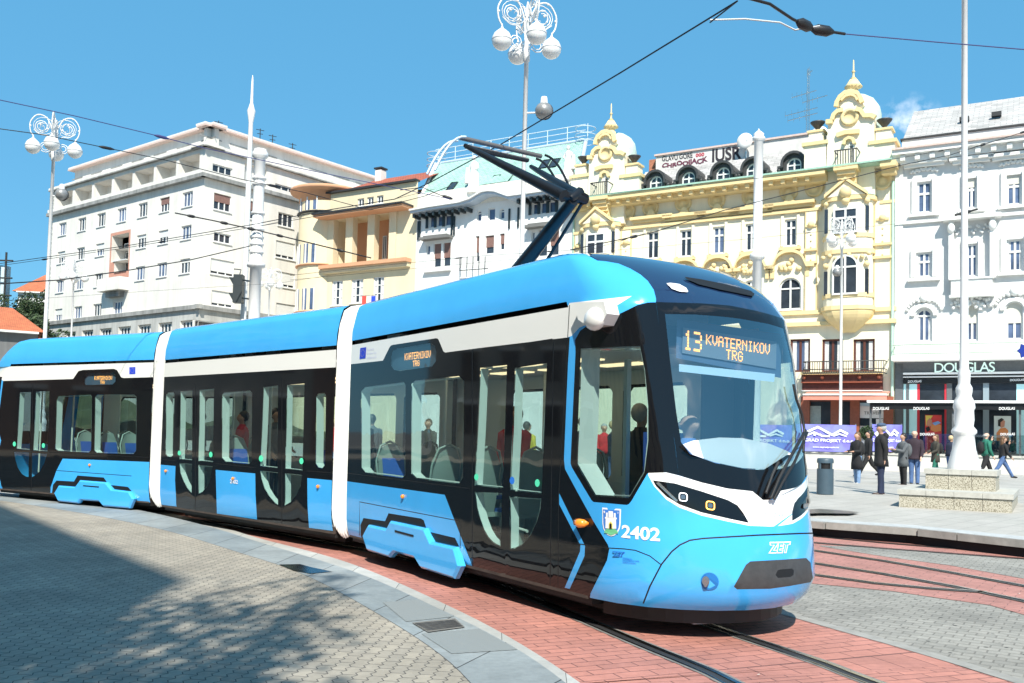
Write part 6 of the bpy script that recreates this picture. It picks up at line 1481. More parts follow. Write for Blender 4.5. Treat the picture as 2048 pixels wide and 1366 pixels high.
# roof: slate mansard with dormers, blank wall with graffiti
rt0,rt1=_save(1262,395,-.4)[0],_save(1640,330,-.4)[0]
zr0=zE+.25; zr1=(_save(1300,341,-3.2)[1]+_save(1600,305,-3.2)[1])/2; zg=(_save(1312,313,-3.4)[1]+_save(1626,268,-3.4)[1])/2
print('roof',zr0,zr1,zg)
roofquad('mansard_roof',[G.at(rt0,zr0,-.2),G.at(rt1,zr0,-.2),G.at(rt1,zr1,-3.2),G.at(rt0,zr1,-3.2)],GREYT,b4)
PW=mat('painted_roof_wall',(.68,.66,.64),rough=.85,var=.12,scale=1.2,streak=.15)
mb=MB(); ga0=_save(1312,313,-3.4)[0]; G.box(mb,ga0,rt1+1.,zr1-.5,zg,-3.8,-3.4,PW); G.box(mb,ga0-.1,rt1+1.,zg,zg+.14,-3.9,-3.25,PINKR); gw=mb.build('roof_wall',PW,b4)
mb=MB(); G.box(mb,rt0,ga0,zr1-.5,zr1+1.2,-4.4,-3.9,mat('brick_orange',(.42,.17,.10),rough=.85,var=.4,scale=3)); mb.build('brick_parapet',None,b4)
GRAF=mat('graffiti_black',(.03,.025,.035),rough=.8); GRP=mat('graffiti_red',(.45,.07,.10),rough=.8); GRM=mat('graffiti_maroon',(.13,.03,.06),rough=.8)
def gtext(F,txt,quad,m,parent,d,name,wob=.0,**k):
    vs,fs=norm_text(txt,**k); q=[F.inv(*c,d) for c in quad]; rr_=random.Random(3); mb=MB(); out=[]
    for u,v,*_ in vs:
        v+=wob*math.sin(u*21); out.append(F.at(*[(1-u)*(1-v)*q[0][i]+u*(1-v)*q[1][i]+u*v*q[2][i]+(1-u)*v*q[3][i] for i in (0,1)],d))
    mb.add(out,fs,m); return mb.build(name,m,parent,recalc=False)
f5=lambda X,Y:(1290+X/5.39,240+Y/5.39)
gtext(G,'GLAVU GORE',[f5(185,450),f5(515,408),f5(512,350),f5(182,395)],GRAF,gw,-3.38,'graffiti',wob=.06,offset=.02)
gtext(G,'CHROOIJACK',[f5(180,535),f5(680,470),f5(676,395),f5(185,475)],GRM,gw,-3.38,'graffiti',wob=.12,offset=.05)
gtext(G,'IUSR',[f5(722,458),f5(1040,418),f5(1035,275),f5(725,315)],GRAF,gw,-3.38,'graffiti',offset=.03)
gtext(G,'ooo',[f5(545,402),f5(640,388),f5(640,348),f5(545,362)],GRP,gw,-3.38,'graffiti',offset=.05)
def dish(x,y,r,label):
    t,z=_save(x,y,-3.0); o=empty('satellite_dish',G.at(t,z,-3.0),label=label,cat='satellite dish'); mb=MB()
    axx=lambda a,b,c:(G.u[0]*a+G.n[0]*c,G.u[1]*a+G.n[1]*c,b); mb.lathe([(.02,0),(r*.6,.08),(r,.28),(r,.31),(.02,.05)],G.at(t,z,-3.0),20,FRW,ax=axx); mb.build('reflector',FRW,o); mb=MB(); mb.tube([G.at(t,z-r-.6,-3.1),G.at(t,z,-3.05)],.06,6,STEEL); mb.build('mount',STEEL,o)
dish(1492,284,.62,'white satellite dish on the graffiti wall, beside the finial topped pole'); dish(1641,271,.62,'white satellite dish beside the right domed gable')
def dormer(x,y):
    t,z=_save(x,y+10,-.3); z=zr0+.05; d0=-.1
    o=MB(); r=.78
    prof=[(t-r,z),(t-r,z+.85)]+[(t+r*math.cos(a),z+.85+r*math.sin(a)) for a in np.linspace(math.pi,0,13)]+[(t+r,z+.85),(t+r,z)]
    inn_=[(t-r*.68,z),(t-r*.68,z+.8)]+[(t+r*.68*math.cos(a),z+.8+r*.68*math.sin(a)) for a in np.linspace(math.pi,0,13)]+[(t+r*.68,z+.8),(t+r*.68,z)]
    o.prism(prof+inn_[::-1],-2.6,d0,lambda a,b,d:G.at(a,b,d),DKZ)
    arc=[(t+r*1.18*math.cos(a),z+.85+r*1.18*math.sin(a)) for a in np.linspace(math.pi*1.08,-.08*math.pi,13)]; arc2=[(t+r*.95*math.cos(a),z+.85+r*.95*math.sin(a)) for a in np.linspace(math.pi*1.08,-.08*math.pi,13)]
    o.prism(arc+arc2[::-1],-2.4,d0+.25,lambda a,b,d:G.at(a,b,d),DKZ); G.box(o,t-r*1.45,t-r*.95,z+.6,z+.78,-1.5,d0+.2,DKZ); G.box(o,t+r*.95,t+r*1.45,z+.6,z+.78,-1.5,d0+.2,DKZ)
    for s_ in (-1,1): o.sphere(G.at(t+s_*1.05,z+.5,d0+.05),.17,DKZ,8)
    dm=o.build('dormer',DKZ,b4); window(G,t-.53,t+.53,z+.05,z+1.33,d0-.2,dm,nx=2,arch=True,pm=PANE,fw=.10,sill=False)
for x,y in ((1313,365),(1378,357),(1447,349),(1508,341),(1589,327)): dormer(x,y)
# aerial mast
t,z=_save(1615,268,-3.4); am=empty('antenna_mast',G.at(t,zg,-3.5),label='tall thin lattice antenna mast with several aerials on the roof wall',cat='antenna'); mb=MB(); zt=_save(1615,136,-3.4)[1]
for dx in (-.12,.12): mb.tube([G.at(t+dx,zg,-3.5),G.at(t+dx*.4,zt,-3.5)],.03,5,STEEL)
for k in range(24): z=zg+(zt-zg)*k/24; mb.tube([G.at(t-.1,z,-3.5),G.at(t+.1,z+.3,-3.5)],.015,4,STEEL)
mb.build('mast',STEEL,am); mb=MB()
for fr_,L,dd in ((.28,1.1,-.4),(.36,1.2,-.5),(.52,.9,.5),(.62,.9,-.3),(.93,.2,.1)):
    z=zg+(zt-zg)*fr_; mb.tube([G.at(t-L+dd,z-.1,-3.5),G.at(t+L+dd,z+.15,-3.5)],.03,5,STEEL)
    for k in range(4): a=-L+dd+k*L*.4; mb.tube([G.at(t+a,z-.25,-3.5),G.at(t+a,z+.25,-3.5)],.015,4,STEEL)
mb.build('aerial_rods',STEEL,am)
# drain pipe and shop front
mb=MB(); mb.tube([G.at(-.12,zE-1,.15),G.at(-.12,.4,.15)],.1,8,mat('pipe_pale_green',(.42,.60,.50),rough=.5)); mb.build('drain_pipe',None,b4)
SHB=mat('shop_wood_dark_red',(.10,.030,.022),rough=.45,var=.3); SHR=mat('shop_pillar_red_brown',(.30,.09,.05),rough=.5,var=.2)
mb=MB(); a,b=_save(1606,760)[0],-.7
zt=_save(1700,748)[1]; zb_=_save(1700,783,.4)[1]
G.box(mb,a,b,zt-.05,zt+.12,0,.75,YO); G.box(mb,a,b,zt-.55,zt-.05,0,.45,SHB); G.box(mb,a,b,zt-.62,zt-.55,0,.55,SHR); G.box(mb,a,b,zt-1.15,zt-.62,0,.25,SHB); G.box(mb,a,b,zt-1.2,zt-1.13,0,.4,FRW)
for k in range(5): t=a+.2+(b-a-.4)*k/4; mb.sphere(G.at(t,zt-.25,.5),.14,SHR,8)
mb.build('shop_cornice',SHB,b4)
mb=MB(); ym=_save(1700,783,.3)[1]; yl=_save(1700,800,1.6)[1]
AWN=mat('awning_salmon',(.62,.24,.18),rough=.85,var=.1); a2,b2_=_save(1606,790,1.6)[0],_save(1774,790,1.6)[0]
mb.add([G.at(a2,ym,.2),G.at(b2_,ym,.2),G.at(b2_,yl+.35,1.6),G.at(a2,yl+.35,1.6),G.at(b2_,yl,1.62),G.at(a2,yl,1.62)],[(0,1,2,3),(3,2,4,5)],AWN); mb.tube([G.at(a2,yl+.36,1.62),G.at(b2_,yl+.36,1.62)],.07,6,FRW); mb.build('awning',AWN,b4)
mb=MB(); zt3=yl+.3
sg=[]
G.box(mb,a,b,.4,zt3,.02,.05,PANE); sf=mb.build('shop_window',PANE,b4); mb=MB()
for x in (1612,1672,1711,1778): mb.cut(); t=_save(x,840)[0]; G.box(mb,t-.3,t+.3,.4,zt3,.05,.3,SHR)
G.box(mb,a,b,zt3-.35,zt3,.05,.2,SHB); mb.build('shop_pillar',SHR,sf); mb=MB()
for x0,x1,yy0,yy1,m in ((1716,1772,812,836,WT),(1716,1772,806,813,mat('poster_pale_blue',(.45,.65,.78))),(1718,1745,852,905,FRW),(1752,1766,838,852,WT)):
    mb.cut(); q=[_save(x0,yy1,.06),_save(x1,yy0,.06)]; G.box(mb,q[0][0],q[1][0],q[0][1],q[1][1],.055,.065,m)
ps=mb.build('window_poster',WT,sf)
gtext(G,'TRAVEL',[(1728,829),(1760,829),(1760,823),(1728,823)],GRAF,ps,.075,'poster_lettering'); 
mb=MB(); q=[_save(1617,900,.06),_save(1642,812,.06)]; G.box(mb,q[0][0],q[1][0],q[0][1],q[1][1],.055,.07,mat('shop_blind_grey',(.30,.36,.35),rough=.6,var=.2)); mb.build('shop_blind',None,sf)
# balcony rail in front of the french windows
mb=MB(); zb2=_save(1700,746,.9)[1]; zt4=_save(1700,722,.9)[1]; t0=_save(1606,740,.9)[0]; t1=-.5
k=t0
while k<t1: mb.tube([G.at(k,zb2,.9),G.at(k,zt4,.9)],.022,4,DKZ,smooth=False); k+=.16
for z in (zb2,zt4,(zb2*2+zt4)/3): mb.tube([G.at(t0,z,0),G.at(t0,z,.9),G.at(t1,z,.9),G.at(t1,z,0)],.035,5,DKZ)
mb.build('balcony_railing',DKZ,b4)
mb=MB(); G.box(mb,y0,y1,.4,zE,-14,-.5,YW); mb.build('core_walls',YW,b4)
# ---- building 5: pale house with the perfumery ----
W5=wallmat('stucco_pale_grey',(.68,.68,.67),.06,.06); W5O=wallmat('stucco_white_trim',(.74,.74,.72),.05,.0)
G5_=Fac(FO,math.radians(-29.5)); g5=lambda x,y,d=0:G5_.inv(x,y,d)
b5=bld('perfumery_building',G5_,g5(1920,560)[0],'pale grey stucco house with carved window surrounds above a black perfumery shop front','building')
e1=g5(2048,560)[0]+9; zE5=g5(1919,296,.8)[1]
H4=[];WN=[]
F5=G5_
def w5(cx,cy,w_,h_,arch=False,tr_=.62,bl=0,pm=PANEB,cur=.0):
    r=wrect(F5,cx,cy,w_,h_); H4.append((hole(*r,arch),.3)); WN.append((r,arch,tr_,bl,pm,cur)); return r
t5s=[w5(1848.5,394,29,62),w5(1943,386,20,60,bl=.3),w5(2028,379,30,60,bl=.3)]
m5s=[w5(1848,529,32,50,cur=.12),w5(1944,520,22,66),w5(2030,510,34,64,cur=.12)]
a5s=[w5(1848,650,32,66,arch=True,tr_=0,cur=.12),w5(1944,646,24,72,arch=True,tr_=0,bl=.5),w5(2029,642,34,74,arch=True,tr_=0,bl=.55)]
dt=t5s[1][0]-t5s[0][0]
for rr0 in (t5s[2],m5s[2]): 
    r=(rr0[0]+dt,rr0[1]+dt,rr0[2],rr0[3]); H4.append((hole(*r),.3)); WN.append((r,False,.62,0,PANEB,.2))
r=(a5s[2][0]+dt,a5s[2][1]+dt,a5s[2][2],a5s[2][3]); H4.append((hole(*r,True),.3)); WN.append((r,True,0,0,PANE,.2))
zsh=g5(1920,722)[1]
wall(F5,[(0,zsh),(e1,zsh),(e1,zE5),(0,zE5)],H4,W5,b5)
for r,ar,tr_,bl,pm,cur in WN: window(F5,*r,-.2,b5,nx=2,arch=ar,transom=tr_,blind=bl,bm=mat('blind_cream',(.58,.56,.50),rough=.7),pm=pm,curtain=0 if bl else cur,fw=.12,sill=False)
mb=MB()
for r in t5s+m5s:
    mb.cut(); up=r in t5s; c=(r[0]+r[1])/2; w_=(r[1]-r[0])/2
    F5.box(mb,r[0]-.32,r[0]-.04,r[2],r[3]+.2,.002,.14,W5O); F5.box(mb,r[1]+.04,r[1]+.32,r[2],r[3]+.2,.002,.14,W5O); F5.box(mb,r[0]-.5,r[1]+.5,r[2]-.28,r[2]-.08,.002,.32,W5O)
    if up:
        z=r[3]+1.15; F5.box(mb,c-w_-1.0,c+w_+1.0,z,z+.2,0,.55,W5O); F5.box(mb,c-w_-.8,c+w_+.8,z-.2,z,0,.35,W5O)
        for k in range(17): a=(-1+k/8)*(w_+.35); mb.sphere(F5.at(c+a,z-.55+.22*math.cos(a*1.5)+.06*math.sin(k*2.3),.06),.12,W5O,6)
for r in a5s:
    mb.cut(); c=(r[0]+r[1])/2; Rad=(r[1]-r[0])/2+.18; zc_=r[3]-(r[1]-r[0])/2
    arc=[(c+(Rad+.16)*math.cos(a),zc_+(Rad+.16)*math.sin(a)) for a in np.linspace(0,math.pi,15)]; ar2=[(c+(Rad-.1)*math.cos(a),zc_+(Rad-.1)*math.sin(a)) for a in np.linspace(0,math.pi,15)]
    mb.prism(arc+ar2[::-1],.002,.16,lambda a,b,d:F5.at(a,b,d),W5O); mb.sphere(F5.at(c,r[3]+.7,.15),.28,W5O,10,1.2); mb.sphere(F5.at(c-.3,r[3]+.5,.1),.16,W5O,8); mb.sphere(F5.at(c+.3,r[3]+.5,.1),.16,W5O,8)
    for k in range(13): a=math.pi*(.12+.76*k/12); mb.sphere(F5.at(c+(Rad+.45)*math.cos(a),zc_+(Rad+.45)*math.sin(a),.08),.12,W5O,6)
c=(m5s[1][0]+m5s[1][1])/2; mb.cut()
for s_ in (-1,1): F5.box(mb,c+s_*1.2-.15,c+s_*1.2+.15,m5s[1][2]-.2,m5s[1][3]+1.5,0,.5,W5O); mb.sphere(F5.at(c+s_*1.2,m5s[1][3]+1.0,.5),.24,W5O,10,1.5)
F5.box(mb,c-1.7,c+1.7,m5s[1][3]+1.5,m5s[1][3]+1.75,0,.8,W5O); F5.box(mb,c-1.3,c+1.3,m5s[1][2]-1.4,m5s[1][2]-1.25,0,.7,W5O); F5.box(mb,c-1.2,c+1.2,m5s[1][2]-1.25,m5s[1][2]-.25,.5,.6,W5O); F5.box(mb,c-1.3,c+1.3,m5s[1][2]-.25,m5s[1][2]-.15,0,.7,W5O)
for k in range(21): mb.sphere(F5.at(c-1.2+k*.12,m5s[1][2]-1.75-.28*math.sin(k*1.7),.2),.12,W5O,6); mb.sphere(F5.at(c-1.0+k*.10,m5s[1][3]+.9-.25*math.sin(k*1.3),.12),.10,W5O,6)
mb.build('window_surround',W5O,b5)
mb=MB(); zl=g5(1850,443)[1]; F5.box(mb,0,e1,zl-.1,zl+.1,0,.2,W5O); F5.box(mb,-.1,e1,zE5,zE5+.3,-.5,1.0,W5O); F5.box(mb,-.1,e1,zE5-.45,zE5,0,.6,W5O); F5.box(mb,-.1,e1,zE5+.3,zE5+.42,-.4,1.15,PINKR)
t=.4
while t<e1: F5.box(mb,t,t+.3,zE5-.4,zE5-.05,.58,.85,W5O); t+=.9
F5.box(mb,.002,.5,zsh,zE5-.5,0,.12,W5O); mb.build('cornice',W5O,b5)
mb=MB(); zat=g5(1919,268,-1)[1]; F5.box(mb,0.3,e1,zE5+.3,zat,-1.2,-.9,W5); F5.box(mb,.2,e1,zat,zat+.12,-1.3,-.8,RAILD); mb.build('attic_wall',W5,b5)
tA5,zA5=g5(1828,222,-8); tB5,zB5=g5(2048,194,-8); zq=(zA5+zB5)/2
roofquad('roof',[F5.at(.3,zat+.1,-1.2),F5.at(e1,zat+.1,-1.2),F5.at(e1+6,zq,-8),F5.at(tA5,zq,-8)],GREYT,b5)
mb=MB()
for x,y in ((1867,268),(1993,234),(2041,246),(1929,244)):
    t,z=g5(x,y,-3.5); mb.cut(); F5.box(mb,t-.3,t+.3,z,z+.3,-3.6,-3.2,RAILD)
mb.build('roof_vent',RAILD,b5)
mb=MB(); F5.box(mb,0,e1,.4,zE5,-14,-.6,W5); mb.add([F5.at(.3,zat,-1.2),F5.at(tA5,zq,-8),F5.at(tA5,zE5,-8),F5.at(.3,zE5,-1.2)],[(0,1,2,3)],W5); mb.build('core_walls',W5,b5)
# balcony and shop front
SHG=mat('shop_grey_metal',(.12,.13,.14),rough=.3,var=.15); SHK=mat('shop_black',(.015,.016,.018),rough=.3); GRN=mat('railing_pale_green',(.62,.72,.60),rough=.6)
mb=MB(); zbl=g5(1920,710,1.4)[1]; F5.box(mb,.0,e1,zbl-.30,zbl,-.01,1.5,W5O); F5.box(mb,.1,e1,zbl-.40,zbl-.30,-.01,.3,SHG); mb.build('balcony',W5O,b5)
mb=MB(); zrl=g5(1920,687,1.4)[1]
for z in (zrl,zbl+.15): mb.tube([F5.at(.05,z,0),F5.at(.05,z,1.4),F5.at(e1,z,1.4)],.045,5,GRN)
t=.1
while t<e1-.1:
    dense=any(abs(t-g5(x,700,1.4)[0])<1.3 for x in (1838,1950,2020)); mb.tube([F5.at(t,zbl,1.4),F5.at(t,zrl,1.4)],.03 if dense else .018,4,GRN,smooth=False); t+=.14
mb.build('balcony_railing',GRN,b5)
mb=MB(); F5.box(mb,.05,e1,.4,zsh+.0,-.3,-.05,SHG); sfr=mb.build('shop_front',SHG,b5)
def srect(x0,x1,ya,yb,d0,d1,m,mb): 
    a=g5(x0,(ya+yb)/2,d1)[0]; b=g5(x1,(ya+yb)/2,d1)[0]; z1=g5((x0+x1)/2,ya,d1)[1]; z0=g5((x0+x1)/2,yb,d1)[1]; F5.box(mb,a,b,z0,z1,d0,d1,m); return a,b,z0,z1
mb=MB(); srect(1806,2049+30,725,744,-.05,.25,SHG,mb); mb.cut(); srect(1806,2080,758,766,-.05,.3,SHK,mb); mb.cut(); srect(1806,2080,744,748,-.05,.4,WT,mb); mb.cut(); srect(1806,2080,752,754,-.05,.35,WT,mb); mb.build('sign_board',SHG,sfr)
mb=MB(); srect(1812,1818,740,905,-.05,.12,SHG,mb); mb.cut(); srect(1790,1806,724,908,-.05,.1,SHG,mb); mb.cut(); srect(1893,1904,766,908,-.05,.12,SHG,mb); mb.cut(); srect(1966,1978,766,908,-.05,.14,mat('shop_pillar_blue_grey',(.22,.28,.32),rough=.4),mb); mb.build('shop_pillar',SHG,sfr)
mb=MB(); srect(1818,1893,766,908,-.04,.02,PANE,mb); mb.cut(); srect(1904,1966,766,908,-.04,.02,PANE,mb); mb.cut(); srect(1978,2090,766,908,-.04,.02,PANE,mb); mb.build('shop_window',PANE,sfr)
TQ=mat('shop_panel_turquoise',(.42,.68,.72),rough=.5,emit=(.4,.7,.75),estr=.1); SRD=mat('shop_panel_red',(.62,.03,.05),rough=.4)
mb=MB(); srect(1807,1834,768,870,-.02,.06,TQ,mb); mb.cut(); srect(2033,2070,768,908,-.02,.06,TQ,mb); mb.build('shop_panel',TQ,sfr)
mb=MB(); srect(1834,1839,768,900,-.02,.07,SRD,mb); mb.cut(); srect(1889,1894,768,905,-.02,.07,SRD,mb); mb.build('shop_stripe',SRD,sfr)
# posters: plain colourful stand-ins
mb=MB(); srect(1850,1883,830,905,.02,.08,mat('poster_red',(.75,.06,.06),rough=.5),mb); p=mb.build('poster',None,sfr)
def pxpoly(F,pts,d,m,name,parent,w_=.01):
    mb=MB(); mb.prism([F.inv(x,y,d) for x,y in pts],d-w_,d,lambda a,b,c:F.at(a,b,c),m); return mb.build(name,m,parent)
ORG=mat('poster_orange',(.85,.30,.10),rough=.5); YEL=mat('poster_yellow',(.85,.70,.15)); SKN=mat('poster_skin',(.65,.30,.20)); BLK=mat('poster_black',(.02,.02,.02)); PBL=mat('poster_blue',(.25,.45,.85)); PWH=mat('poster_white',(.75,.82,.82))
pxpoly(F5,[(1851,831),(1866,831),(1852,852)],.09,YEL,'poster_shape',p); pxpoly(F5,[(1854,842),(1859,836),(1864,840),(1864,850),(1858,854),(1853,850)],.10,SKN,'poster_shape',p); pxpoly(F5,[(1862,852),(1868,846),(1882,850),(1882,862),(1870,864),(1861,860)],.095,ORG,'poster_shape',p); pxpoly(F5,[(1864,846),(1876,842),(1882,846),(1870,851)],.10,PBL,'poster_shape',p); pxpoly(F5,[(1851,856),(1858,852),(1861,860),(1854,864)],.1,BLK,'poster_shape',p)
mb=MB(); srect(1988,2022,832,882,.02,.08,PWH,mb); p=mb.build('poster',None,sfr)
pxpoly(F5,[(1993,866),(2000,857),(2010,855),(2016,860),(2018,882),(1993,882)],.09,ORG,'poster_shape',p); pxpoly(F5,[(1998,842),(2004,838),(2010,842),(2009,853),(2003,856),(1998,852)],.1,SKN,'poster_shape',p); pxpoly(F5,[(1996,840),(2003,836),(2008,839),(2001,845),(2001,853),(1996,852)],.11,BLK,'poster_shape',p)
LET=mat('sign_lettering_mint',(.65,.85,.78),rough=.4,emit=(.7,.95,.85),estr=.15)
gtext(F5,'DOUGLAS',[(1869,745),(1990,743.5),(1990,723.5),(1869,726)],LET,sfr,.5,'sign_lettering',space=.86,offset=.008)
gtext(F5,'DOUGLAS',[(1816,765.5),(1843,764.5),(1843,760),(1816,761)],WT,sfr,.42,'sign_lettering',offset=.02)
gtext(F5,'DOUGLAS',[(2020,762.5),(2049,761.5),(2049,757),(2020,758)],WT,sfr,.42,'sign_lettering',offset=.02)
# long black canopy/awning in front of the shop
AW=empty('shop_awning',F5.at(g5(1900,820,4)[0],.4,4.0),label='long black shop awning with white roof edge and repeated white lettering',cat='awning')
mb=MB(); q0=g5(1741,812,4.2)[0]; q1=e1; za=g5(1900,806,4.2)[1]; zb_=g5(1900,819,4.2)[1]; zct=g5(1900,801,4.2)[1]
F5.box(mb,q0,q1,zb_,za,4.1,4.2,SHK); mb.build('valance',SHK,AW); mb=MB(); F5.box(mb,q0-.2,q1,za,zct,.2,4.35,WT); mb.build('canopy_top',WT,AW)
for x0 in (1746,1827,1998): gtext(F5,'DOUGLAS',[(x0,820),(x0+32,819.5),(x0+32,814),(x0,814)],WT,AW,4.22,'awning_lettering',offset=.02)
mb=MB()
for x in (1741,1760,1906,2040): mb.cut(); t=g5(x,850,4.0)[0]; F5.box(mb,t-.06,t+.06,.4,za,3.9,4.0,SHG)
mb.build('support_post',SHG,AW)
mb=MB(); 
for x0,x1,m in ((1800,1836,glass('terrace_glass',(.75,.85,.85),.08)),(1846,1965,None),(1980,2060,None)):
    mb.cut(); a,b=g5(x0,880,4)[0],g5(x1,880,4)[0]; z0,z1=g5(1900,912,4)[1],g5(1900,868,4)[1]; F5.box(mb,a,b,z0,z1,3.98,4.0,MATS['terrace_glass'])
mb.build('terrace_screen',None,AW)
for x0 in (1840,2001): gtext(F5,'DOUGLAS',[(x0,871),(x0+29,870.5),(x0+29,865.5),(x0,866)],WT,AW,4.05,'awning_lettering',offset=.02)
# ---- hill, houses and trees on the far left ----
def hillz(x,y): 
    return .4+16.5*(1/(1+math.exp(-((y-104)/8))))
vs=[];fs=[];nx,ny=24,14
for j in range(ny):
    for i in range(nx):
        x=-110+i*4.2; y=84+j*8; vs.append((x,y,hillz(x,y)*(1 if x<-25 else max(0,1-(x+25)/15))+.5*math.sin(x*.7+y*.3)))
me=bpy.data.meshes.new('hillside'); me.from_pydata(vs,[],[(j*nx+i,j*nx+i+1,(j+1)*nx+i+1,(j+1)*nx+i) for j in range(ny-1) for i in range(nx-1)]); me.materials.append(mat('hill_soil_green',(.05,.06,.03),rough=.95,var=.5,scale=.6)); o=link('hillside',me); o['kind']='structure'
def house(name,px0,px1,yeave,yridge,Y,label,wallm,roofm,side=10,wins=(),base=0.4,ang=0.35,flip=False):
    a=aty(px0,yeave,Y); b=aty(px1,yeave,Y); Fh=Fac(a,math.atan2(math.sin(ang),math.cos(ang))); L=(b[0]-a[0])/math.cos(ang); o=empty(name,Fh.at(L/2,base,0),label=label,cat='house'); ze=a[2]; zr=aty((px0+px1)/2,yridge,Y+4)[2]
    wall(Fh,[(0,base),(L,base),(L,ze),(0,ze)],[(hole(x0*L,x1*L,ze-z1,ze-z0),.2) for x0,x1,z0,z1 in wins],wallm,o)
    for x0,x1,z0,z1 in wins: window(Fh,x0*L,x1*L,ze-z1,ze-z0,-.15,o,nx=2,fw=.12)
    mb=MB(); Fh.box(mb,0,L,base,ze,-side,-.3,wallm); mb.build('core_walls',wallm,o)
    mb=MB(); mb.prism([(-.6,ze-.15),(-.6,ze),( .0,ze),(0,ze-.15)],0,L,lambda a,b,d:Fh.at(d,b,-a),FRW); mb.build('eave',FRW,o)
    h=side/2
    roofquad('roof',[Fh.at(-.5,ze,.6),Fh.at(L+.5,ze,.6),Fh.at(L-.25*h if flip else L+.5,zr,-h),Fh.at(.25*h if not flip else -.5,zr,-h)],roofm,o)
    roofquad('roof',[Fh.at(-.5,ze,.6),Fh.at(.25*h if not flip else -.5,zr,-h),Fh.at(-.5,ze,-side-.5)],roofm,o); roofquad('roof',[Fh.at(L+.5,ze,.6),Fh.at(L+.5,ze,-side-.5),Fh.at(L-.25*h if flip else L+.5,zr,-h)],roofm,o)
    return o
ORT=tilemat('orange_roof_tiles',(.55,.17,.07),(.47,.13,.06),.3,.2)
GST=wallmat('stone_dark_grey',(.16,.165,.17),.2,.2)
house('hill_house',36,150,583,533,120,'white house with a big orange tiled roof standing on the hill above the trees',W3,ORT,14,[(.15,.21,1.5,2.6),(.38,.44,1.5,2.6)],base=12,ang=.1)
o=house('street_house',-70,41,655,606,70,'dark grey stuccoed house with an orange roof at the far left edge of the street',GST,ORT,12,[(.62,.67,2.5,4.5),(.80,.85,2.5,4.5),(.92,.96,2.5,4.5)],ang=.56,flip=True)
house('low_house',44,84,697,676,80,'low house with red orange roof and white gable between grey house and white block',W3,ORT,7,[],ang=.52)
o=empty('scaffolded_house',aty(5,560,105),label='building wrapped in pale blue sheeting and scaffold tubes at the left edge',cat='building')
mb=MB(); a=aty(-60,520,105);b=aty(17,520,105); mb.box(a[0],b[0],105,105.6,.4,a[2]-.6,mat('pale_sheeting',(.50,.62,.68),rough=.8,var=.15,scale=.6)); mb.build('sheeting',None,o); mb=MB()
for k in range(6): x=a[0]+(b[0]-a[0])*k/5; mb.tube([(x,104.5,2),(x,104.5,a[2]+.9)],.12,5,RAILD)
for z in np.arange(4,a[2]+1,2.): mb.tube([(a[0],104.5,z),(b[0]+.8,104.5,z)],.1,5,RAILD)
mb.build('scaffold_tube',RAILD,o)
# foliage tree builder (leaf clumps through the crown)
LEAF=[mat('leaf_dark',(.030,.055,.022),rough=.7,var=.5,scale=2),mat('leaf_mid',(.05,.09,.03),rough=.7,var=.5,scale=2)]
BARK=mat('bark_grey',(.16,.13,.10),rough=.9,var=.3,scale=4)
def tree(name,base,h,rx,rz,label,seed,n=1500,ls=.28,group=None,trunk=True):
    rnd=random.Random(seed); o=empty(name,base,label=label,cat='tree',group=group); mb=MB(); cx,cy,cz=base[0],base[1],base[2]+h-rz
    bl=[(rnd.gauss(0,.45)*rx,rnd.gauss(0,.45)*rx,rnd.gauss(0,.4)*rz,rnd.uniform(.35,.6)*rx) for _ in range(9)]
    for i in range(n):
        b=rnd.choice(bl); v=Vector((rnd.gauss(0,1),rnd.gauss(0,1),rnd.gauss(0,1))); v.normalize(); v*=b[3]*rnd.uniform(.6,1.05); c=Vector((cx+b[0]+v.x,cy+b[1]+v.y,cz+b[2]+v.z*rz/rx))
        s=ls*rnd.uniform(.6,1.4); u=Vector((rnd.gauss(0,1),rnd.gauss(0,1),rnd.gauss(0,1))).normalized(); w_=u.orthogonal().normalized(); w2=u.cross(w_)
        mb.add([c-w_*s,c+w2*s*.5,c+w_*s,c-w2*s*.5],[(0,1,2,3)],LEAF[i%2])
    mb.build('crown',None,o,recalc=False); mb=MB()
    mb.tube([base,(cx,cy,base[2]+h*.4),(cx+.2,cy,cz)],[h*.03,h*.022,h*.01],8,BARK)
    for b in bl[:6]: mb.tube([(cx,cy,base[2]+h*.4),(cx+b[0]*.5,cy+b[1]*.5,cz+b[2]*.3-rz*.3),(cx+b[0],cy+b[1],cz+b[2])],[h*.014,h*.008,.02],6,BARK)
    mb.build('trunk',BARK,o); return o
for i,(x,y,Y,h,rx,rz,lb) in enumerate(((35,628,106,5,2.4,1.8,'dark green bushy tree on the hillside directly under the white hill house wall'),(62,622,108,5,2.1,1.6,'dark green tree on the hillside, middle of the upper row'),(85,632,108,5,1.9,1.7,'dark green tree on the hillside touching the white block'),
     (30,665,96,5,2.1,1.6,'broad dark shrub at the foot of the hillside above the grey house roof'),(62,668,96,5,2.3,1.7,'brownish green shrub at the foot of the hillside behind the white gable'),(88,660,97,5,1.6,1.8,'green shrub at the foot of the hillside beside the white block'),(8,640,100,5,1.9,2.1,'thin dark tree on the hillside behind the orange roof at the left edge'))):
    p=aty(x,y,Y); tree('hillside_tree',(p[0],p[1],p[2]-h+rz),h,rx,rz,lb,20+i,1500,.17,'trees on the hillside')
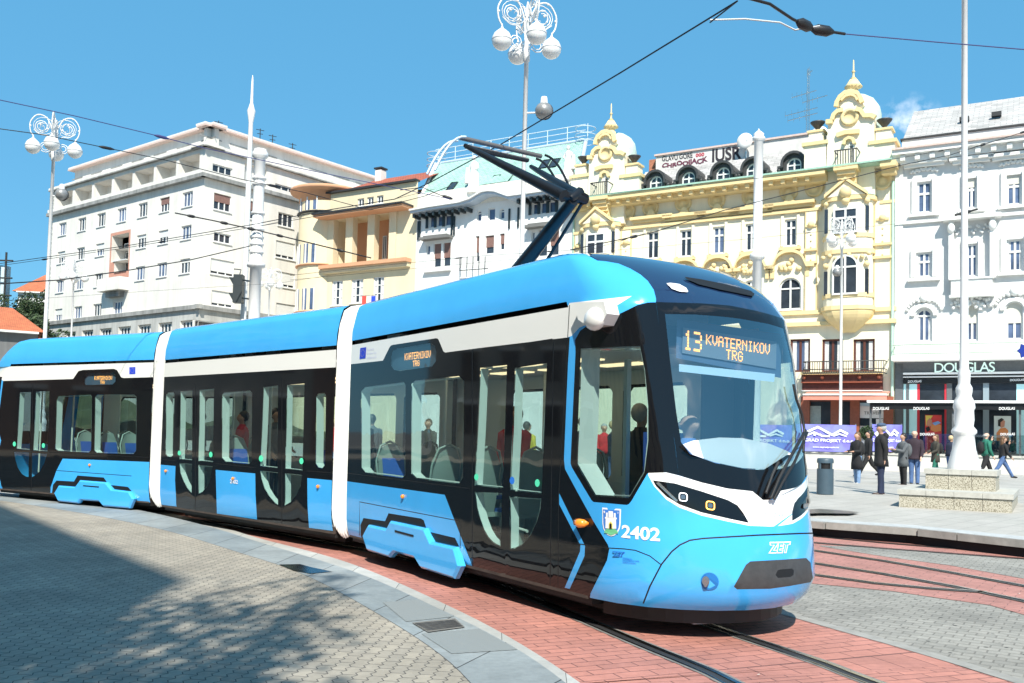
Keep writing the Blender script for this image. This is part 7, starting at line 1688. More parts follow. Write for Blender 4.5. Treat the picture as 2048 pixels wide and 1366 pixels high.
# ---- behind the photographer: a tall house and a bare tree, whose shadows fall over the platform ----
SD=np.array(sd)
def castpt(gx,gy,z): k=(z-PZ)/SD[2]; return (gx+SD[0]*k,gy+SD[1]*k)
Hb=26.
A_=np.array(castpt(-8.98,16.91,Hb)); B_=np.array(castpt(-3.3,9.7,Hb)); dirv=(B_-A_)/np.linalg.norm(B_-A_); perp=np.array([-dirv[1],dirv[0]]); 
if perp@np.array([-1,-1])<0: perp=-perp
sh=empty('shade_house',((A_[0]+B_[0])/2,(A_[1]+B_[1])/2,.1),label='tall plain ochre house behind the platform that shades its left part',cat='house')
P0=A_-dirv*30; P1=B_; mb=MB(); q=[P0,P1,P1+perp*14,P0+perp*14]; vs=[(p[0],p[1],.1) for p in q]+[(p[0],p[1],Hb) for p in q]
OCH=wallmat('render_ochre_side',(.45,.36,.25)); mb.add(vs,[(0,1,5,4),(1,2,6,5),(2,3,7,6),(3,0,4,7),(4,5,6,7)],OCH); mb.build('walls',OCH,sh)
mb=MB(); L_=np.linalg.norm(P1-P0); nn2=-perp
for k in range(int(L_/3)):
    for z in range(7):
        c=P0+dirv*(1.5+k*3); a=c-dirv*.6+nn2*.03; b=c+dirv*.6+nn2*.03; mb.add([(a[0],a[1],3+z*3.2),(b[0],b[1],3+z*3.2),(b[0],b[1],4.7+z*3.2),(a[0],a[1],4.7+z*3.2)],[(0,1,2,3)],PANE)
mb.build('window_row',PANE,sh)
def bare_tree(base,top,label,seed,x0,x1,g0,g1,n=70):
    """spring tree: curved limbs reach into a crown that stands between the sun and the platform"""
    rnd=random.Random(seed); o=empty('bare_tree',(base[0],base[1],PZ),label=label,cat='tree'); mb=MB(); tw=MB()
    B=Vector((base[0],base[1],PZ)); T_=Vector((base[0]+.4,base[1]+.5,top*.62)); mb.tube([B,B.lerp(T_,.4)+Vector((.1,-.1,0)),T_],[.24,.19,.12],9,BARK)
    for i in range(n):
        z=rnd.uniform(top*.55,top); gy=rnd.uniform(g0,g1); k=(z-PZ)/SD[2]; E_=Vector((rnd.uniform(x0,x1),gy+SD[1]*k,z))
        if E_.y>1.5: continue
        S_=B.lerp(T_,rnd.uniform(.5,1.)); mid_=S_.lerp(E_,.5)+Vector((rnd.gauss(0,.5),rnd.gauss(0,.5),rnd.uniform(-.2,.7))); r0=rnd.uniform(.04,.10)
        pts=[S_,S_.lerp(mid_,.5)+Vector((rnd.gauss(0,.15),rnd.gauss(0,.15),.1)),mid_,mid_.lerp(E_,.5)+Vector((rnd.gauss(0,.2),rnd.gauss(0,.2),.1)),E_]
        mb.tube(pts,[r0,r0*.8,r0*.6,r0*.4,.01],5,BARK,cap=False)
        for j in range(9):
            q=mid_.lerp(E_,rnd.random()); d=Vector((rnd.gauss(0,1),rnd.gauss(0,1),rnd.gauss(.3,.7))).normalized()*rnd.uniform(.4,1.1); e=q+d
            if e.y>1.8 or e.x>-.45: continue
            tw.tube([q,q+d*.5+Vector((rnd.gauss(0,.08),rnd.gauss(0,.08),.05)),e],[.014,.01,.005],4,BARK,cap=False)
            for m_ in range(6):
                c=q+d*rnd.random()*1.1+Vector((rnd.gauss(0,.12),rnd.gauss(0,.12),rnd.gauss(0,.12))); s=rnd.uniform(.04,.10); u=Vector((rnd.gauss(0,1),rnd.gauss(0,1),rnd.gauss(0,1))).normalized(); w_=u.orthogonal(); w2=u.cross(w_); tw.add([c-w_*s,c+w2*s*.6,c+w_*s,c-w2*s*.6],[(0,1,2,3)],LEAF[1])
    mb.build('trunk',BARK,o); tw.build('twigs',BARK,o,recalc=False)
bare_tree((-3.2,-6.2),13.5,'bare spring tree behind the platform, nearer the tram stop kerb',3,-4.6,-.9,5.0,10.6,90)
bare_tree((-7.5,-5.),12.5,'bare spring tree behind the platform, nearer the shading house',8,-8.5,-3.6,5.,9.5,75)
# =============== STREET FURNITURE ===============
LWH=mat('lamp_paint_white',(.74,.74,.74),rough=.35,var=.06,scale=3); GLB=mat('globe_white',(.80,.80,.79),rough=.22,coat=.5); GRYB=mat('lamp_band_grey',(.35,.36,.38),rough=.4); FLD=mat('floodlight_grey',(.30,.30,.30),rough=.35,metal=.3,var=.3)
def lamp(base,zt,label,r=.065,rot=.35,flood=None,basehi=True,group='white four globe lamp posts'):
    """zt = absolute height of the globes' necks"""
    x,y,z0=base; o=empty('lamp_post',base,label=label,cat='lamp post',group=group)
    mb=MB(); k=1.0
    prof=[(.34,0),(.34,.05),(.24,.45),(.21,.75),(.26,.80),(.26,.86),(.19,.95),(.21,1.1),(.20,1.3),(.23,1.36),(.21,1.5),(.15,1.62),(.17,1.72),(.17,1.8),(.12,1.9),(.13,2.05),(.13,2.12),(.095,2.25),(.088,3.2)]
    prof+=[(r*1.1,z0*0+(zt-z0)*.5),(r,zt-z0-.95),(r*1.55,zt-z0-.93),(r*1.5,zt-z0-.55),(r*1.15,zt-z0-.5),(r*.8,zt-z0+.4),(r*.7,zt-z0+.75),(.02,zt-z0+.9)]
    mb.lathe(prof,base,14,LWH); mb.build('pole',LWH,o)
    for q in range(4):
        a=rot+q*math.pi/2; f=lambda u,v,w_=0:(x+u*math.cos(a)-w_*math.sin(a),y+u*math.sin(a)+w_*math.cos(a),zt+v)
        mb=MB(); mb.tube([f(u,v) for u,v in catmull([(.06,-.3),(.10,.35),(.32,.85),(.68,.95),(.93,.62),(.92,.25),(.80,.02)],4)],.026,5,LWH)
        mb.tube([f(u,v) for u,v in [(.5+.30*(1-t*.55)*math.cos(4*math.pi*t+2.6),.48+.30*(1-t*.55)*math.sin(4*math.pi*t+2.6)) for t in np.linspace(0,.95,20)]],.019,4,LWH)
        mb.tube([f(u,v) for u,v in [(.34+.24*(1-t*.7)*math.cos(4*math.pi*t-2.5),-.38+.24*(1-t*.7)*math.sin(4*math.pi*t-2.5)) for t in np.linspace(0,.95,18)]],.018,4,LWH)
        mb.tube([f(u,v) for u,v in catmull([(.08,-.1),(.3,.1),(.55,.12),(.8,.3)],4)],.016,4,LWH)
        mb.tube([f(.42+.40*math.cos(t),.50+.36*math.sin(t)) for t in np.linspace(0,2*math.pi,15)],.013,4,LWH); mb.tube([f(u,v,w2) for u,v,w2 in [(.45+.2*math.cos(t*3)*t/3,.4+.3*math.sin(t*3)*t/3,.18*math.sin(t*2)) for t in np.linspace(.3,3,18)]],.013,4,LWH)
        for u,v in ((.32,.86),(.66,.94),(.92,.45),(.55,.55),(.28,.4)): mb.sphere(f(u,v),.045,LWH,6)
        mb.build('scroll_arm',LWH,o)
        mb=MB(); c=f(.80,-.42); mb.lathe([(.02,.44),(.035,.40),(.05,.36),(.13,.30),(.24,.2),(.30,.06),(.305,0),(.29,-.1),(.24,-.19),(.16,-.26),(.07,-.30),(.01,-.305)],c,18,GLB); g_=mb.build('globe',GLB,o)
        mb=MB(); mb.lathe([(.309,-.012),(.309,.012)],c,18,GRYB); mb.tube([(c[0],c[1]+.0,c[2]+.44),(c[0],c[1],c[2]+.5)],.02,5,LWH); mb.build('band',GRYB,g_)
    if flood:
        h,side,yaw=flood; mb=MB(); p=(x+side*.62,y-.1,h); mb.tube([(x,y,h-.05),(p[0],p[1],h-.05)],.03,5,LWH); fl=mb.build('floodlight_bracket',LWH,o); mb=MB(); mb.sphere(p,.27,FLD,14,.95); 
        for t in range(6): a=t*math.pi/6; mb.tube([(p[0]+.275*math.cos(a)*math.cos(b),p[1]+.275*math.sin(a)*math.cos(b),p[2]+.262*math.sin(b)) for b in np.linspace(-1.4,1.4,9)],.012,4,RAILD)
        mb.lathe([(.12,.22),(.09,.42),(.03,.44)],p,10,LWH); mb.build('floodlight',FLD,fl)
    return o
def at2(x,y,Y): p=aty(x,y,Y); return p
p=at2(1050,240,27.4); zt=aty(1055,62,27.4)[2]; lamp((p[0]+.0,27.4,.05),zt,'tall white lamp post with four globes rising behind the tram roof beside the pantograph',flood=(aty(1085,224,27.4)[2],.9,0))
p=at2(103,400,38.5); zt=aty(107,278,38.5)[2]; lamp((p[0],38.5,.3),zt,'white four globe lamp post at the left in front of the big white block',flood=(aty(126,390,38.5)[2],.75,0))
p=at2(1682,700,56); zt=aty(1684,468,56)[2]; lamp((p[0],56,.4),zt,'distant white lamp post in front of the oriel of the ornate yellow house',r=.075,flood=(aty(1668,545,56)[2],-.5,0))
p=at2(144,640,74); zt=aty(145,545,74)[2]; lamp((p[0],74,.4),zt,'small faraway lamp post before the lower left windows of the white block')
p=at2(537,640,76); zt=aty(537,560,76)[2]; lamp((p[0],76,.4),zt,'small faraway white lamp post half hidden behind the thick white catenary column')
lamp((-.28,-3.4,PZ),8.6,'white four globe lamp post standing on the platform behind the photographer')
# granite plinth
GRN_=bpy.data.materials.new('granite_speckled'); GRN_.use_nodes=True; nt=GRN_.node_tree; b=nt.nodes['Principled BSDF']; b.inputs['Roughness'].default_value=.8
g=N(nt,'ShaderNodeNewGeometry'); v=N(nt,'ShaderNodeTexVoronoi'); setin(v,Scale=22.); nt.links.new(g.outputs['Position'],v.inputs['Vector']); cr=N(nt,'ShaderNodeValToRGB'); cr.color_ramp.elements[0].position=.0; cr.color_ramp.elements[0].color=(.15,.13,.09,1); cr.color_ramp.elements[1].color=(.48,.45,.37,1); cr.color_ramp.elements[1].position=.55
n=N(nt,'ShaderNodeTexNoise'); setin(n,Scale=45.,Detail=4.); nt.links.new(g.outputs['Position'],n.inputs['Vector']); nt.links.new(n.outputs[0],cr.inputs[0]); cr.color_ramp.elements[0].position=.36; cr.color_ramp.elements[1].position=.56; nt.links.new(cr.outputs[0],b.inputs['Base Color'])
CAP=mat('granite_cap',(.46,.45,.41),rough=.8,var=.2,scale=9)
a=atz(1798,1015,.34); b_=atz(2025,1028,.34); Fp=Fac(a,math.atan2(b_[1]-a[1],b_[0]-a[0])); Lp=math.dist(a[:2],b_[:2]); hp=Fp.inv(1798,978)[1]-.3
pl=empty('stone_plinth',Fp.at(Lp/2,.3,-1.5),label='two tiered speckled granite plinth carrying the right hand lamp post',cat='plinth')
def pblock(t0,t1,d0,d1,z0,z1,nj,name):
    mb=MB(); capz=z1-.11
    for i in range(nj): 
        u0=t0+(t1-t0)*i/nj; u1=t0+(t1-t0)*(i+1)/nj-.008; Fp.box(mb,u0,u1,z0,capz-.008,d0,d1,GRN_)
    mb.build(name,GRN_,pl); mb=MB()
    for i in range(nj): 
        u0=t0+(t1-t0)*(i)/nj; u1=t0+(t1-t0)*(i+1)/nj-.006; Fp.box(mb,u0-(.03 if i==0 else 0),u1+(.03 if i==nj-1 else 0),capz,z1,d0-.03,d1+.03,CAP)
    mb.build(name+'_cap',CAP,pl)
zL=.3+hp; pblock(0,Lp,-3.0,0,.25,zL,4,'lower_tier')
dU=-.85; tu0=Fp.inv(1851,955,dU)[0]; tu1=Fp.inv(1992,965,dU)[0]; zU=Fp.inv(1851,937,dU)[1]; pblock(tu0,tu1,-2.3,dU,zL,zU,3,'upper_tier')
pc_=Fp.at((tu0+tu1)/2,zU,-1.55); px_=proj(pc_); print('plinth lamp base px',px_,'z',zL,zU,Lp)
tx=Fp.inv(1928,935,-1.55)[0]; pc_=Fp.at(tx,zU,-1.55)
zt=.4+12.9; lo_=lamp((pc_[0],pc_[1],zU),zt,'tall thick white lamp post standing on the granite plinth at the right',r=.062)
# catenary columns
def column(x,yt,Y,r,label,prof,zb=.0):
    p=aty(x,yt,Y); o=empty('catenary_pole',(p[0],Y,zb),label=label,cat='pole',group='white catenary poles'); mb=MB(); mb.lathe([(rr_,zz-zb if zz<900 else 0) for rr_,zz in prof],(p[0],Y,zb),14,LWH); mb.build('shaft',LWH,o); return o,p
Y=30.; zf=lambda x,y,Y:aty(x,y,Y)[2]
Z=lambda y:zf(515,y,Y)
c1_,_=column(514,480,Y,.2,'thick white catenary column with wire collars left of centre',[(.24,0),(.2,1),(.19,Z(640)),(.19,Z(536)),(.30,Z(534)),(.30,Z(527)),(.19,Z(524)),(.18,Z(400)),(.18,Z(318)),(.26,Z(314)),(.26,Z(306)),(.2,Z(302)),(.2,Z(299)),(.01,Z(296))])
mb=MB()
for y in (360,372,430,462,478,492,508): mb.cut(); mb.lathe([(.20,0),(.23,.02),(.23,.08),(.20,.1)],(_[0],Y,Z(y)),12,LWH)
mb.build('wire_collar',LWH,c1_)
Z2=lambda y:zf(498,y,31.)
c2_,_2=column(494,450,31.,.1,'slender white pole with a tapering spire beside the thick catenary column',[(.12,0),(.10,2),(.095,Z2(400)),(.075,Z2(245)),(.10,Z2(238)),(.14,Z2(222)),(.09,Z2(214)),(.05,Z2(205)),(.035,Z2(160)),(.01,Z2(150))])
Z3=lambda y:zf(1517,y,38.)
c3_,_3=column(1515,480,38.,.19,'white catenary column with a finial cap in front of the cream and yellow house',[(.22,0),(.2,2),(.19,Z3(520)),(.31,Z3(517)),(.31,Z3(508)),(.19,Z3(505)),(.185,Z3(283)),(.27,Z3(280)),(.27,Z3(276)),(.2,Z3(272)),(.22,Z3(268)),(.1,Z3(263)),(.04,Z3(261)),(.01,Z3(257))])
# traffic signal
tl_=aty(472,578,30.6); TLG=mat('signal_housing',(.035,.045,.05),rough=.45)
o=empty('traffic_light',(tl_[0],30.6,tl_[2]),label='dark traffic signal seen from the side on the slender white pole',cat='traffic light')
mb=MB(); hh_=.47; mb.box(tl_[0]-.06,tl_[0]+.24,30.45,30.75,tl_[2]-hh_,tl_[2]+hh_,TLG); mb.tube([(tl_[0]+.1,30.6,tl_[2]+hh_),(tl_[0]+.14,30.6,tl_[2]+hh_+.18),(tl_[0]-.1,30.6,tl_[2]+hh_+.2)],.02,5,TLG); mb.tube([(tl_[0]+.24,30.6,tl_[2]-.3),(tl_[0]+.42,30.8,tl_[2]-.3)],.03,5,TLG); mb.tube([(tl_[0]+.24,30.6,tl_[2]+.3),(tl_[0]+.42,30.8,tl_[2]+.3)],.03,5,TLG); mb.build('housing',TLG,o)
for k in (-1,1):
    mb=MB(); zc_=tl_[2]+k*.26-.02; mb.add([(tl_[0]-.06,30.47,zc_+.13),(tl_[0]-.06,30.73,zc_+.13),(tl_[0]-.22,30.7,zc_+.14),(tl_[0]-.22,30.5,zc_+.14),(tl_[0]-.06,30.47,zc_-.12),(tl_[0]-.06,30.73,zc_-.12)],[(0,1,2,3),(0,3,4),(1,5,2),(3,2,5,4)],TLG); mb.build('visor',TLG,o)
# litter bin
q=atz(1650,994,.33); BIN=mat('bin_steel_blue',(.055,.09,.12),rough=.45,var=.1)
o=empty('litter_bin',(q[0],q[1],.32),label='cylindrical dark steel blue litter bin on the square beside the tram nose',cat='litter bin'); x,y=q[0],q[1]; R0=.20
mb=MB(); mb.lathe([(R0,.07),(R0,.70)],(x,y,.33),24,BIN); mb.build('body',BIN,o); mb=MB(); mb.lathe([(R0,.84),(R0,.92),(R0-.02,.96),(.01,.965)],(x,y,.33),24,BIN); mb.build('hood',BIN,o)
mb=MB(); mb.lathe([(R0-.03,.70),(R0-.03,.84)],(x,y,.33),20,SEAM); mb.build('opening',SEAM,o)
mb=MB()
for k in range(4): mb.cut(); a=k*math.pi/2+.5; mb.box(x+(R0-.02)*math.cos(a)-.02,x+(R0-.02)*math.cos(a)+.02,y+(R0-.02)*math.sin(a)-.02,y+(R0-.02)*math.sin(a)+.02,1.03,1.17,BIN)
mb.build('hood_strut',BIN,o); mb=MB(); mb.lathe([(R0+.03,0),(R0+.03,.05),(R0-.01,.06)],(x,y,.32),20,CAP); mb.build('foot',CAP,o)
# low white stone wall of the fountain and banners
a=atz(1560,937,.42); LW=mat('low_wall_stone',(.52,.51,.48),rough=.8,var=.12,scale=2)
Fw2=Fac(aty(1600,920,44.),math.radians(-8)); t0=Fw2.inv(1380,920)[0]; t1=Fw2.inv(2048,920)[0]+6; zt_=Fw2.inv(1800,906)[1]
o=empty('low_stone_wall',Fw2.at((t0+t1)/2,.4,0),label='long low pale stone basin wall crossing the square behind the pedestrians',cat='wall'); mb=MB(); Fw2.box(mb,t0,t1,.3,zt_-.1,-.5,0,LW); mb.build('wall_body',LW,o); mb=MB(); 
t=t0
while t<t1: Fw2.box(mb,t,min(t+1.48,t1),zt_-.1,zt_,-.55,.06,CAP); t+=1.5
mb.build('coping',CAP,o)
BNR=bpy.data.materials.new('banner_violet'); BNR.use_nodes=True; nt=BNR.node_tree; b=nt.nodes['Principled BSDF']; b.inputs['Roughness'].default_value=.7
g=N(nt,'ShaderNodeNewGeometry'); n=N(nt,'ShaderNodeTexNoise'); setin(n,Scale=1.6,Detail=3.); nt.links.new(g.outputs['Position'],n.inputs['Vector']); cr=N(nt,'ShaderNodeValToRGB'); cr.color_ramp.elements[0].position=.4; cr.color_ramp.elements[0].color=(.17,.15,.58,1); cr.color_ramp.elements[1].position=.6; cr.color_ramp.elements[1].color=(.22,.24,.68,1); nt.links.new(n.outputs[0],cr.inputs[0]); nt.links.new(cr.outputs[0],b.inputs['Base Color'])
def banner(x0,x1,label):
    d=.12; a=Fw2.inv(x0,875,d)[0]; b=Fw2.inv(x1,875,d)[0]; z0=Fw2.inv((x0+x1)/2,903,d)[1]; z1=Fw2.inv((x0+x1)/2,849,d)[1]; c=(a+b)/2
    o=empty('banner',Fw2.at(c,z0,d),label=label,cat='banner',group='violet building site banners'); mb=MB(); n=16
    vs=[Fw2.at(a+(b-a)*i/n,z,d+.03*math.sin(i*1.9+z)) for z in (z0,(z0+z1)/2,z1) for i in range(n+1)]; mb.add(vs,[(r*(n+1)+i,r*(n+1)+i+1,(r+1)*(n+1)+i+1,(r+1)*(n+1)+i) for r in (0,1) for i in range(n)],BNR,True); mb.build('cloth',BNR,o,recalc=False)
    W_=b-a; H_=z1-z0; X=lambda u:a+W_*u; Zz=lambda v:z0+H_*v; mb=MB()
    for pl_,wd in (([(.10,.62),(.36,.90),(.60,.62),(.74,.80),(.86,.66)],.10),([(.14,.55),(.30,.70),(.44,.57),(.56,.57)],.08),([(.62,.58),(.72,.66),(.84,.58)],.06)): mb.prism(strip2d([(X(u),Zz(v)) for u,v in pl_],wd*H_*.9),d+.045,d+.05,lambda p,q,r:Fw2.at(p,q,r),WT)
    for u in (.29,.37): mb.prism([(X(u),Zz(.58)),(X(u+.04),Zz(.58)),(X(u+.04),Zz(.66)),(X(u),Zz(.66))],d+.045,d+.05,lambda p,q,r:Fw2.at(p,q,r),WT)
    mb.build('roof_emblem',WT,o)
    for txt,u0,u1,v0,v1 in (('ZAGRAD PROJEKT d.o.o.',.02,.97,.32,.47),('www.zagradprojekt.hr',.28,.72,.12,.19)):
        vs,fs=norm_text(txt,offset=.02); mb=MB(); mb.add([Fw2.at(X(u0+(u1-u0)*u),Zz(v0+(v1-v0)*v),d+.052) for u,v,*_ in vs],fs,WT); mb.build('banner_lettering',WT,o,recalc=False)
    mb=MB(); 
    for t in (a,b): mb.cut(); mb.tube([Fw2.at(t,zt_,d-.05),Fw2.at(t,z1+.05,d-.05)],.03,5,STEEL)
    mb.build('banner_post',STEEL,o)
banner(1592,1712,'violet banner with white roof emblem hanging behind the distant lamp post'); banner(1466,1584,'violet banner with white roof emblem seen through the windscreen'); banner(1744,1804,'small violet banner partly hidden behind the man in the cap')
# clipped shrub in a pot
q=aty(1733,905,43.); o=empty('potted_shrub',(q[0],43.,zt_),label='round clipped green shrub in a white pot on the low wall',cat='shrub'); mb=MB(); zb_=zt_; mb.lathe([(.13,0),(.2,.5),(.22,.52)],(q[0],43.,zb_),12,LWH); mb.build('pot',LWH,o); mb=MB(); rnd=random.Random(2); zc_=aty(1733,866,43.)[2]
for i in range(700):
    v=Vector((rnd.gauss(0,1),rnd.gauss(0,1),rnd.gauss(0,1))).normalized()*rnd.uniform(.2,.33); c=Vector((q[0],43.,zc_))+v; s=.05; u=Vector((rnd.gauss(0,1),rnd.gauss(0,1),rnd.gauss(0,1))).normalized(); w_=u.orthogonal(); w2=u.cross(w_); mb.add([c-w_*s,c+w2*s*.6,c+w_*s,c-w2*s*.6],[(0,1,2,3)],LEAF[i%2])
mb.build('crown',None,o,recalc=False); mb=MB(); mb.tube([(q[0],43.,zb_+.5),(q[0],43.,zc_)],.03,5,BARK); mb.build('stem',BARK,o)
# ---- overhead wires ----
WR=mat('wire_black',(.012,.012,.014),rough=.5); WRB=mat('wire_violet_blue',(.05,.05,.16),rough=.5)
def wire(pts,r,label,m=WR,z=None,Ys=None,ins=(),sag=0):
    P=[]
    for i,p in enumerate(pts): P.append(np.array(p) if len(p)==3 else (atz(p[0],p[1],z) if z is not None else aty(p[0],p[1],Ys[i])))
    r*=.72; mb=MB(); mb.tube([tuple(p) for p in P],r,5,m); 
    for i,t in ins:
        q=P[i]*(1-t)+P[i+1]*t; d=(P[i+1]-P[i])/np.linalg.norm(P[i+1]-P[i]); mb.tube([tuple(q-d*.12),tuple(q-d*.06),tuple(q+d*.06),tuple(q+d*.12)],[r*1.4,min(r*3.5,.05),min(r*3.5,.05),r*1.4],6,m)
    o=mb.build('overhead_wire',m); tag(o,label,'wire','overhead wires'); return o
cz=5.43
wire([(1475,2),(1240,146),tuple(CONTACT),(860,365),(790,398),(655,420),(500,450),(250,492),(0,527)],.011,'black contact wire running over the pantograph from the top edge to the left edge',z=cz)
wire([(1180,300*0+180),(1180,180)],.001,'x',z=cz) if False else None
wire([(1420,40),(1490,38),(1560,45),(1590,60),(1640,52)],.012,'pale bent wire end below the big insulator at the top edge',m=mat('wire_pale',(.55,.58,.6),rough=.5),z=5.6)
wire([(1495,-4),(1540,8),(1585,38),(1625,58),(1690,68)],.02,'thick curved black feeder at the top edge ending at the insulator',z=5.6,ins=((2,.6),(3,.3)))
wire([(1690,68),(1870,84),(2060,100)],.008,'thin violet blue wire leaving the insulator to the top right edge',m=WRB,z=5.6)
wire([(1420,45),(1475,2)],.010,'short black link between the pale wire end and the contact wire',z=5.55)
wire([(-5,199),(150,232),(300,268),(412,297),(640,345),(900,398)],.010,'thin violet blue wire sloping down across the big white block from the left edge',m=WRB,z=6.3,ins=((2,.2),))
wire([(-5,257),(90,270),(160,285),(330,320),(480,358),(610,385),(740,420)],.010,'thin wire just below the violet one passing the globes of the left lamp',z=6.2,ins=((4,.5),(2,.3)))
wire([(-5,532),(250,496),(520,452),(760,410)],.008,'thin wire running parallel under the contact wire at the left',z=5.3,ins=((0,.4),(1,.3)))
wire([(-5,568),(120,560),(260,540),(380,520),(500,492)],.022,'thick black cable from the left edge to the catenary column',Ys=(24,25,26.5,28,29.8))
wire([(-5,603),(300,582),(560,566),(740,538)],.006,'faint wire crossing low over the big white block and the peach house',Ys=(26,28,29,30))
wire([(350,426),(430,442),(520,462),(620,486),(742,516)],.03,'slanting catenary arm with insulators fixed to the thick column',Ys=(28.5,29.2,29.8,29.3,28.6),ins=((0,.4),(1,.2),(1,.8),(2,.4),(3,.5)))
wire([(520,452),(660,420),(790,398),(870,378)],.007,'thin span wire above the peach house canopy',Ys=(29.8,26,24,22),ins=((1,.6),))
wire([(580,551),(740,533),(960,512),(1190,497),(1305,462)],.008,'wire crossing the upper middle of the picture just over the tram roof',Ys=(24,24,25,26,27),ins=((1,.8),(2,.6),(3,.5)))
wire([(580,560),(840,536),(1140,508),(1484,479),(1800,447),(2060,412)],.007,'long thin wire crossing the cream and yellow house at mid height',Ys=(25,26,27,29,31,33),ins=((3,.4),))
wire([(1060,405),(1173,392),(1560,352),(1800,316),(2060,270)],.009,'wire running just below the dormers of the cream and yellow house',Ys=(22,23,26,28,30),ins=((1,.5),(3,.3)))
wire([(1140,500),(1298,467),(1450,420),(1640,372),(1800,331),(1900,310),(2060,260)],.017,'thick black wire rising to the right edge across both oriels',Ys=(22,23,24.5,26,27.5,28.5,30),ins=((5,.4),(0,.8),(5,.9)))
wire([(740,420),(850,392),(900,372)],.012,'short bent wire at the left of the green mansard',Ys=(24,23,22)) 
wire([(800,380),(845,375),(880,390),(905,398)],.014,'curved wire end with a dark insulator in front of the green mansard',Ys=(20,20,20,20),ins=((2,.6),))
o=wire([(1910,430),(1935,424),(1955,418)],.035,'short dark pulley clamp on the right lamp post',Ys=(21.2,21.2,21.2),ins=((0,.8),)); 
# blue sign at the right edge
q=aty(2050,702,24.); o=empty('hanging_sign',tuple(q),label='dark blue star shaped sign cut by the right edge above the shop',cat='sign'); mb=MB(); s=.19
mb.prism([(q[0]+s*rr_*math.cos(a),q[2]+s*rr_*math.sin(a)) for a,rr_ in [(k*math.pi/6,1.1 if k%2==0 else .75) for k in range(12)]],23.98,24.02,lambda a,b,d:(a,d,b),mat('sign_dark_blue',(.01,.03,.25),rough=.4)); mb.build('panel',None,o); mb=MB(); mb.tube([(q[0]+.35,24,q[2]+.3),(q[0]+.35,24,.35)],.03,6,STEEL); mb.tube([(q[0]+.35,24,q[2]),(q[0],24.03,q[2])],.02,6,STEEL); mb.build('sign_post',STEEL,o)
# ---- houses left and right outside the frame, seen only in reflections ----
def plainhouse(x0,x1,y0,y1,h,m,label,face):
    o=empty('square_house',((x0+x1)/2,(y0+y1)/2,0),label=label,cat='house'); mb=MB(); mb.box(x0,x1,y0,y1,0,h,m); mb.build('walls',m,o); mb=MB(); wb=MB(); fx=x1 if face>0 else x0
    ny=int((y1-y0)/3)
    for k in range(ny):
        for zf_ in range(int(h/3.6)):
            yc=y0+1.5+k*3+.3; zc_=1.6+zf_*3.6; wb.add([(fx+.05*face,yc-.6,zc_),(fx+.05*face,yc+.6,zc_),(fx+.05*face,yc+.6,zc_+2),(fx+.05*face,yc-.6,zc_+2)],[(0,1,2,3)],PANE); mb.box(fx-.02,fx+.14*1 if face>0 else fx+.02,yc-.85,yc+.85,zc_+2.05,zc_+2.3,FRW) if face>0 else mb.box(fx-.14,fx,yc-.85,yc+.85,zc_+2.05,zc_+2.3,FRW)
    wb.build('window_row',PANE,o); mb.build('lintel',FRW,o); mb=MB()
    mb.add([(x0-.5,y0-.4,h),(x1+.5,y0-.4,h),(x1+.5,y1+.4,h),(x0-.5,y1+.4,h),((x0+x1)/2,y0+2,h+4),((x0+x1)/2,y1-2,h+4)],[(0,1,4),(1,2,5,4),(2,3,5),(3,0,4,5)],REDT); mb.build('roof',None,o)
pal=[wallmat('render_side_%s'%n_,c) for n_,c in (('grey',(.26,.25,.24)),('ochre',(.36,.28,.17)),('rose',(.34,.22,.18)),('pale',(.42,.41,.38)))]
for i,(y0,y1,h) in enumerate(((-22,-6,26),(-6,8,30),(8,22,24),(22,36,28))): plainhouse(-62,-48,y0,y1,h,pal[i],['grey plain house','ochre plain house','rose plain house','pale plain house'][i]+' on the left side of the square outside the frame',1)
for i,(y0,y1,h) in enumerate(((-34,-20,11),(-20,-6,14),(-6,6,10))): plainhouse(58,70,y0,y1,h,pal[(i+1)%4],['ochre house','rose house','pale house'][i]+' on the right side of the square outside the frame',-1)
# =============== PEOPLE ===============
def skin(name,V,E,Rr,m,parent,root=0,sub=1):
    me=bpy.data.meshes.new('t'); me.from_pydata(V,E,[]); o=bpy.data.objects.new('t',me); C.objects.link(o)
    md=o.modifiers.new('s','SKIN'); md.use_smooth_shade=True; lay=me.skin_vertices[0].data
    for i,r in enumerate(Rr): lay[i].radius=(r,r) if not isinstance(r,tuple) else r
    lay[root].use_root=True
    if sub: s=o.modifiers.new('u','SUBSURF'); s.levels=sub; s.render_levels=sub
    dg=bpy.context.evaluated_depsgraph_get(); m2=bpy.data.meshes.new_from_object(o.evaluated_get(dg)); bpy.data.objects.remove(o)
    m2.name=name; m2.materials.clear(); m2.materials.append(m); m2.polygons.foreach_set('use_smooth',[True]*len(m2.polygons)); return link(name,m2,parent)
SK=mat('skin',(.52,.30,.21),rough=.5); SK2=mat('skin_pale',(.62,.40,.30),rough=.5)
COL={}
def cm(n,c,r=.85): 
    if n not in COL: COL[n]=mat('cloth_'+n,c,rough=r,var=.3,scale=9)
    return COL[n]
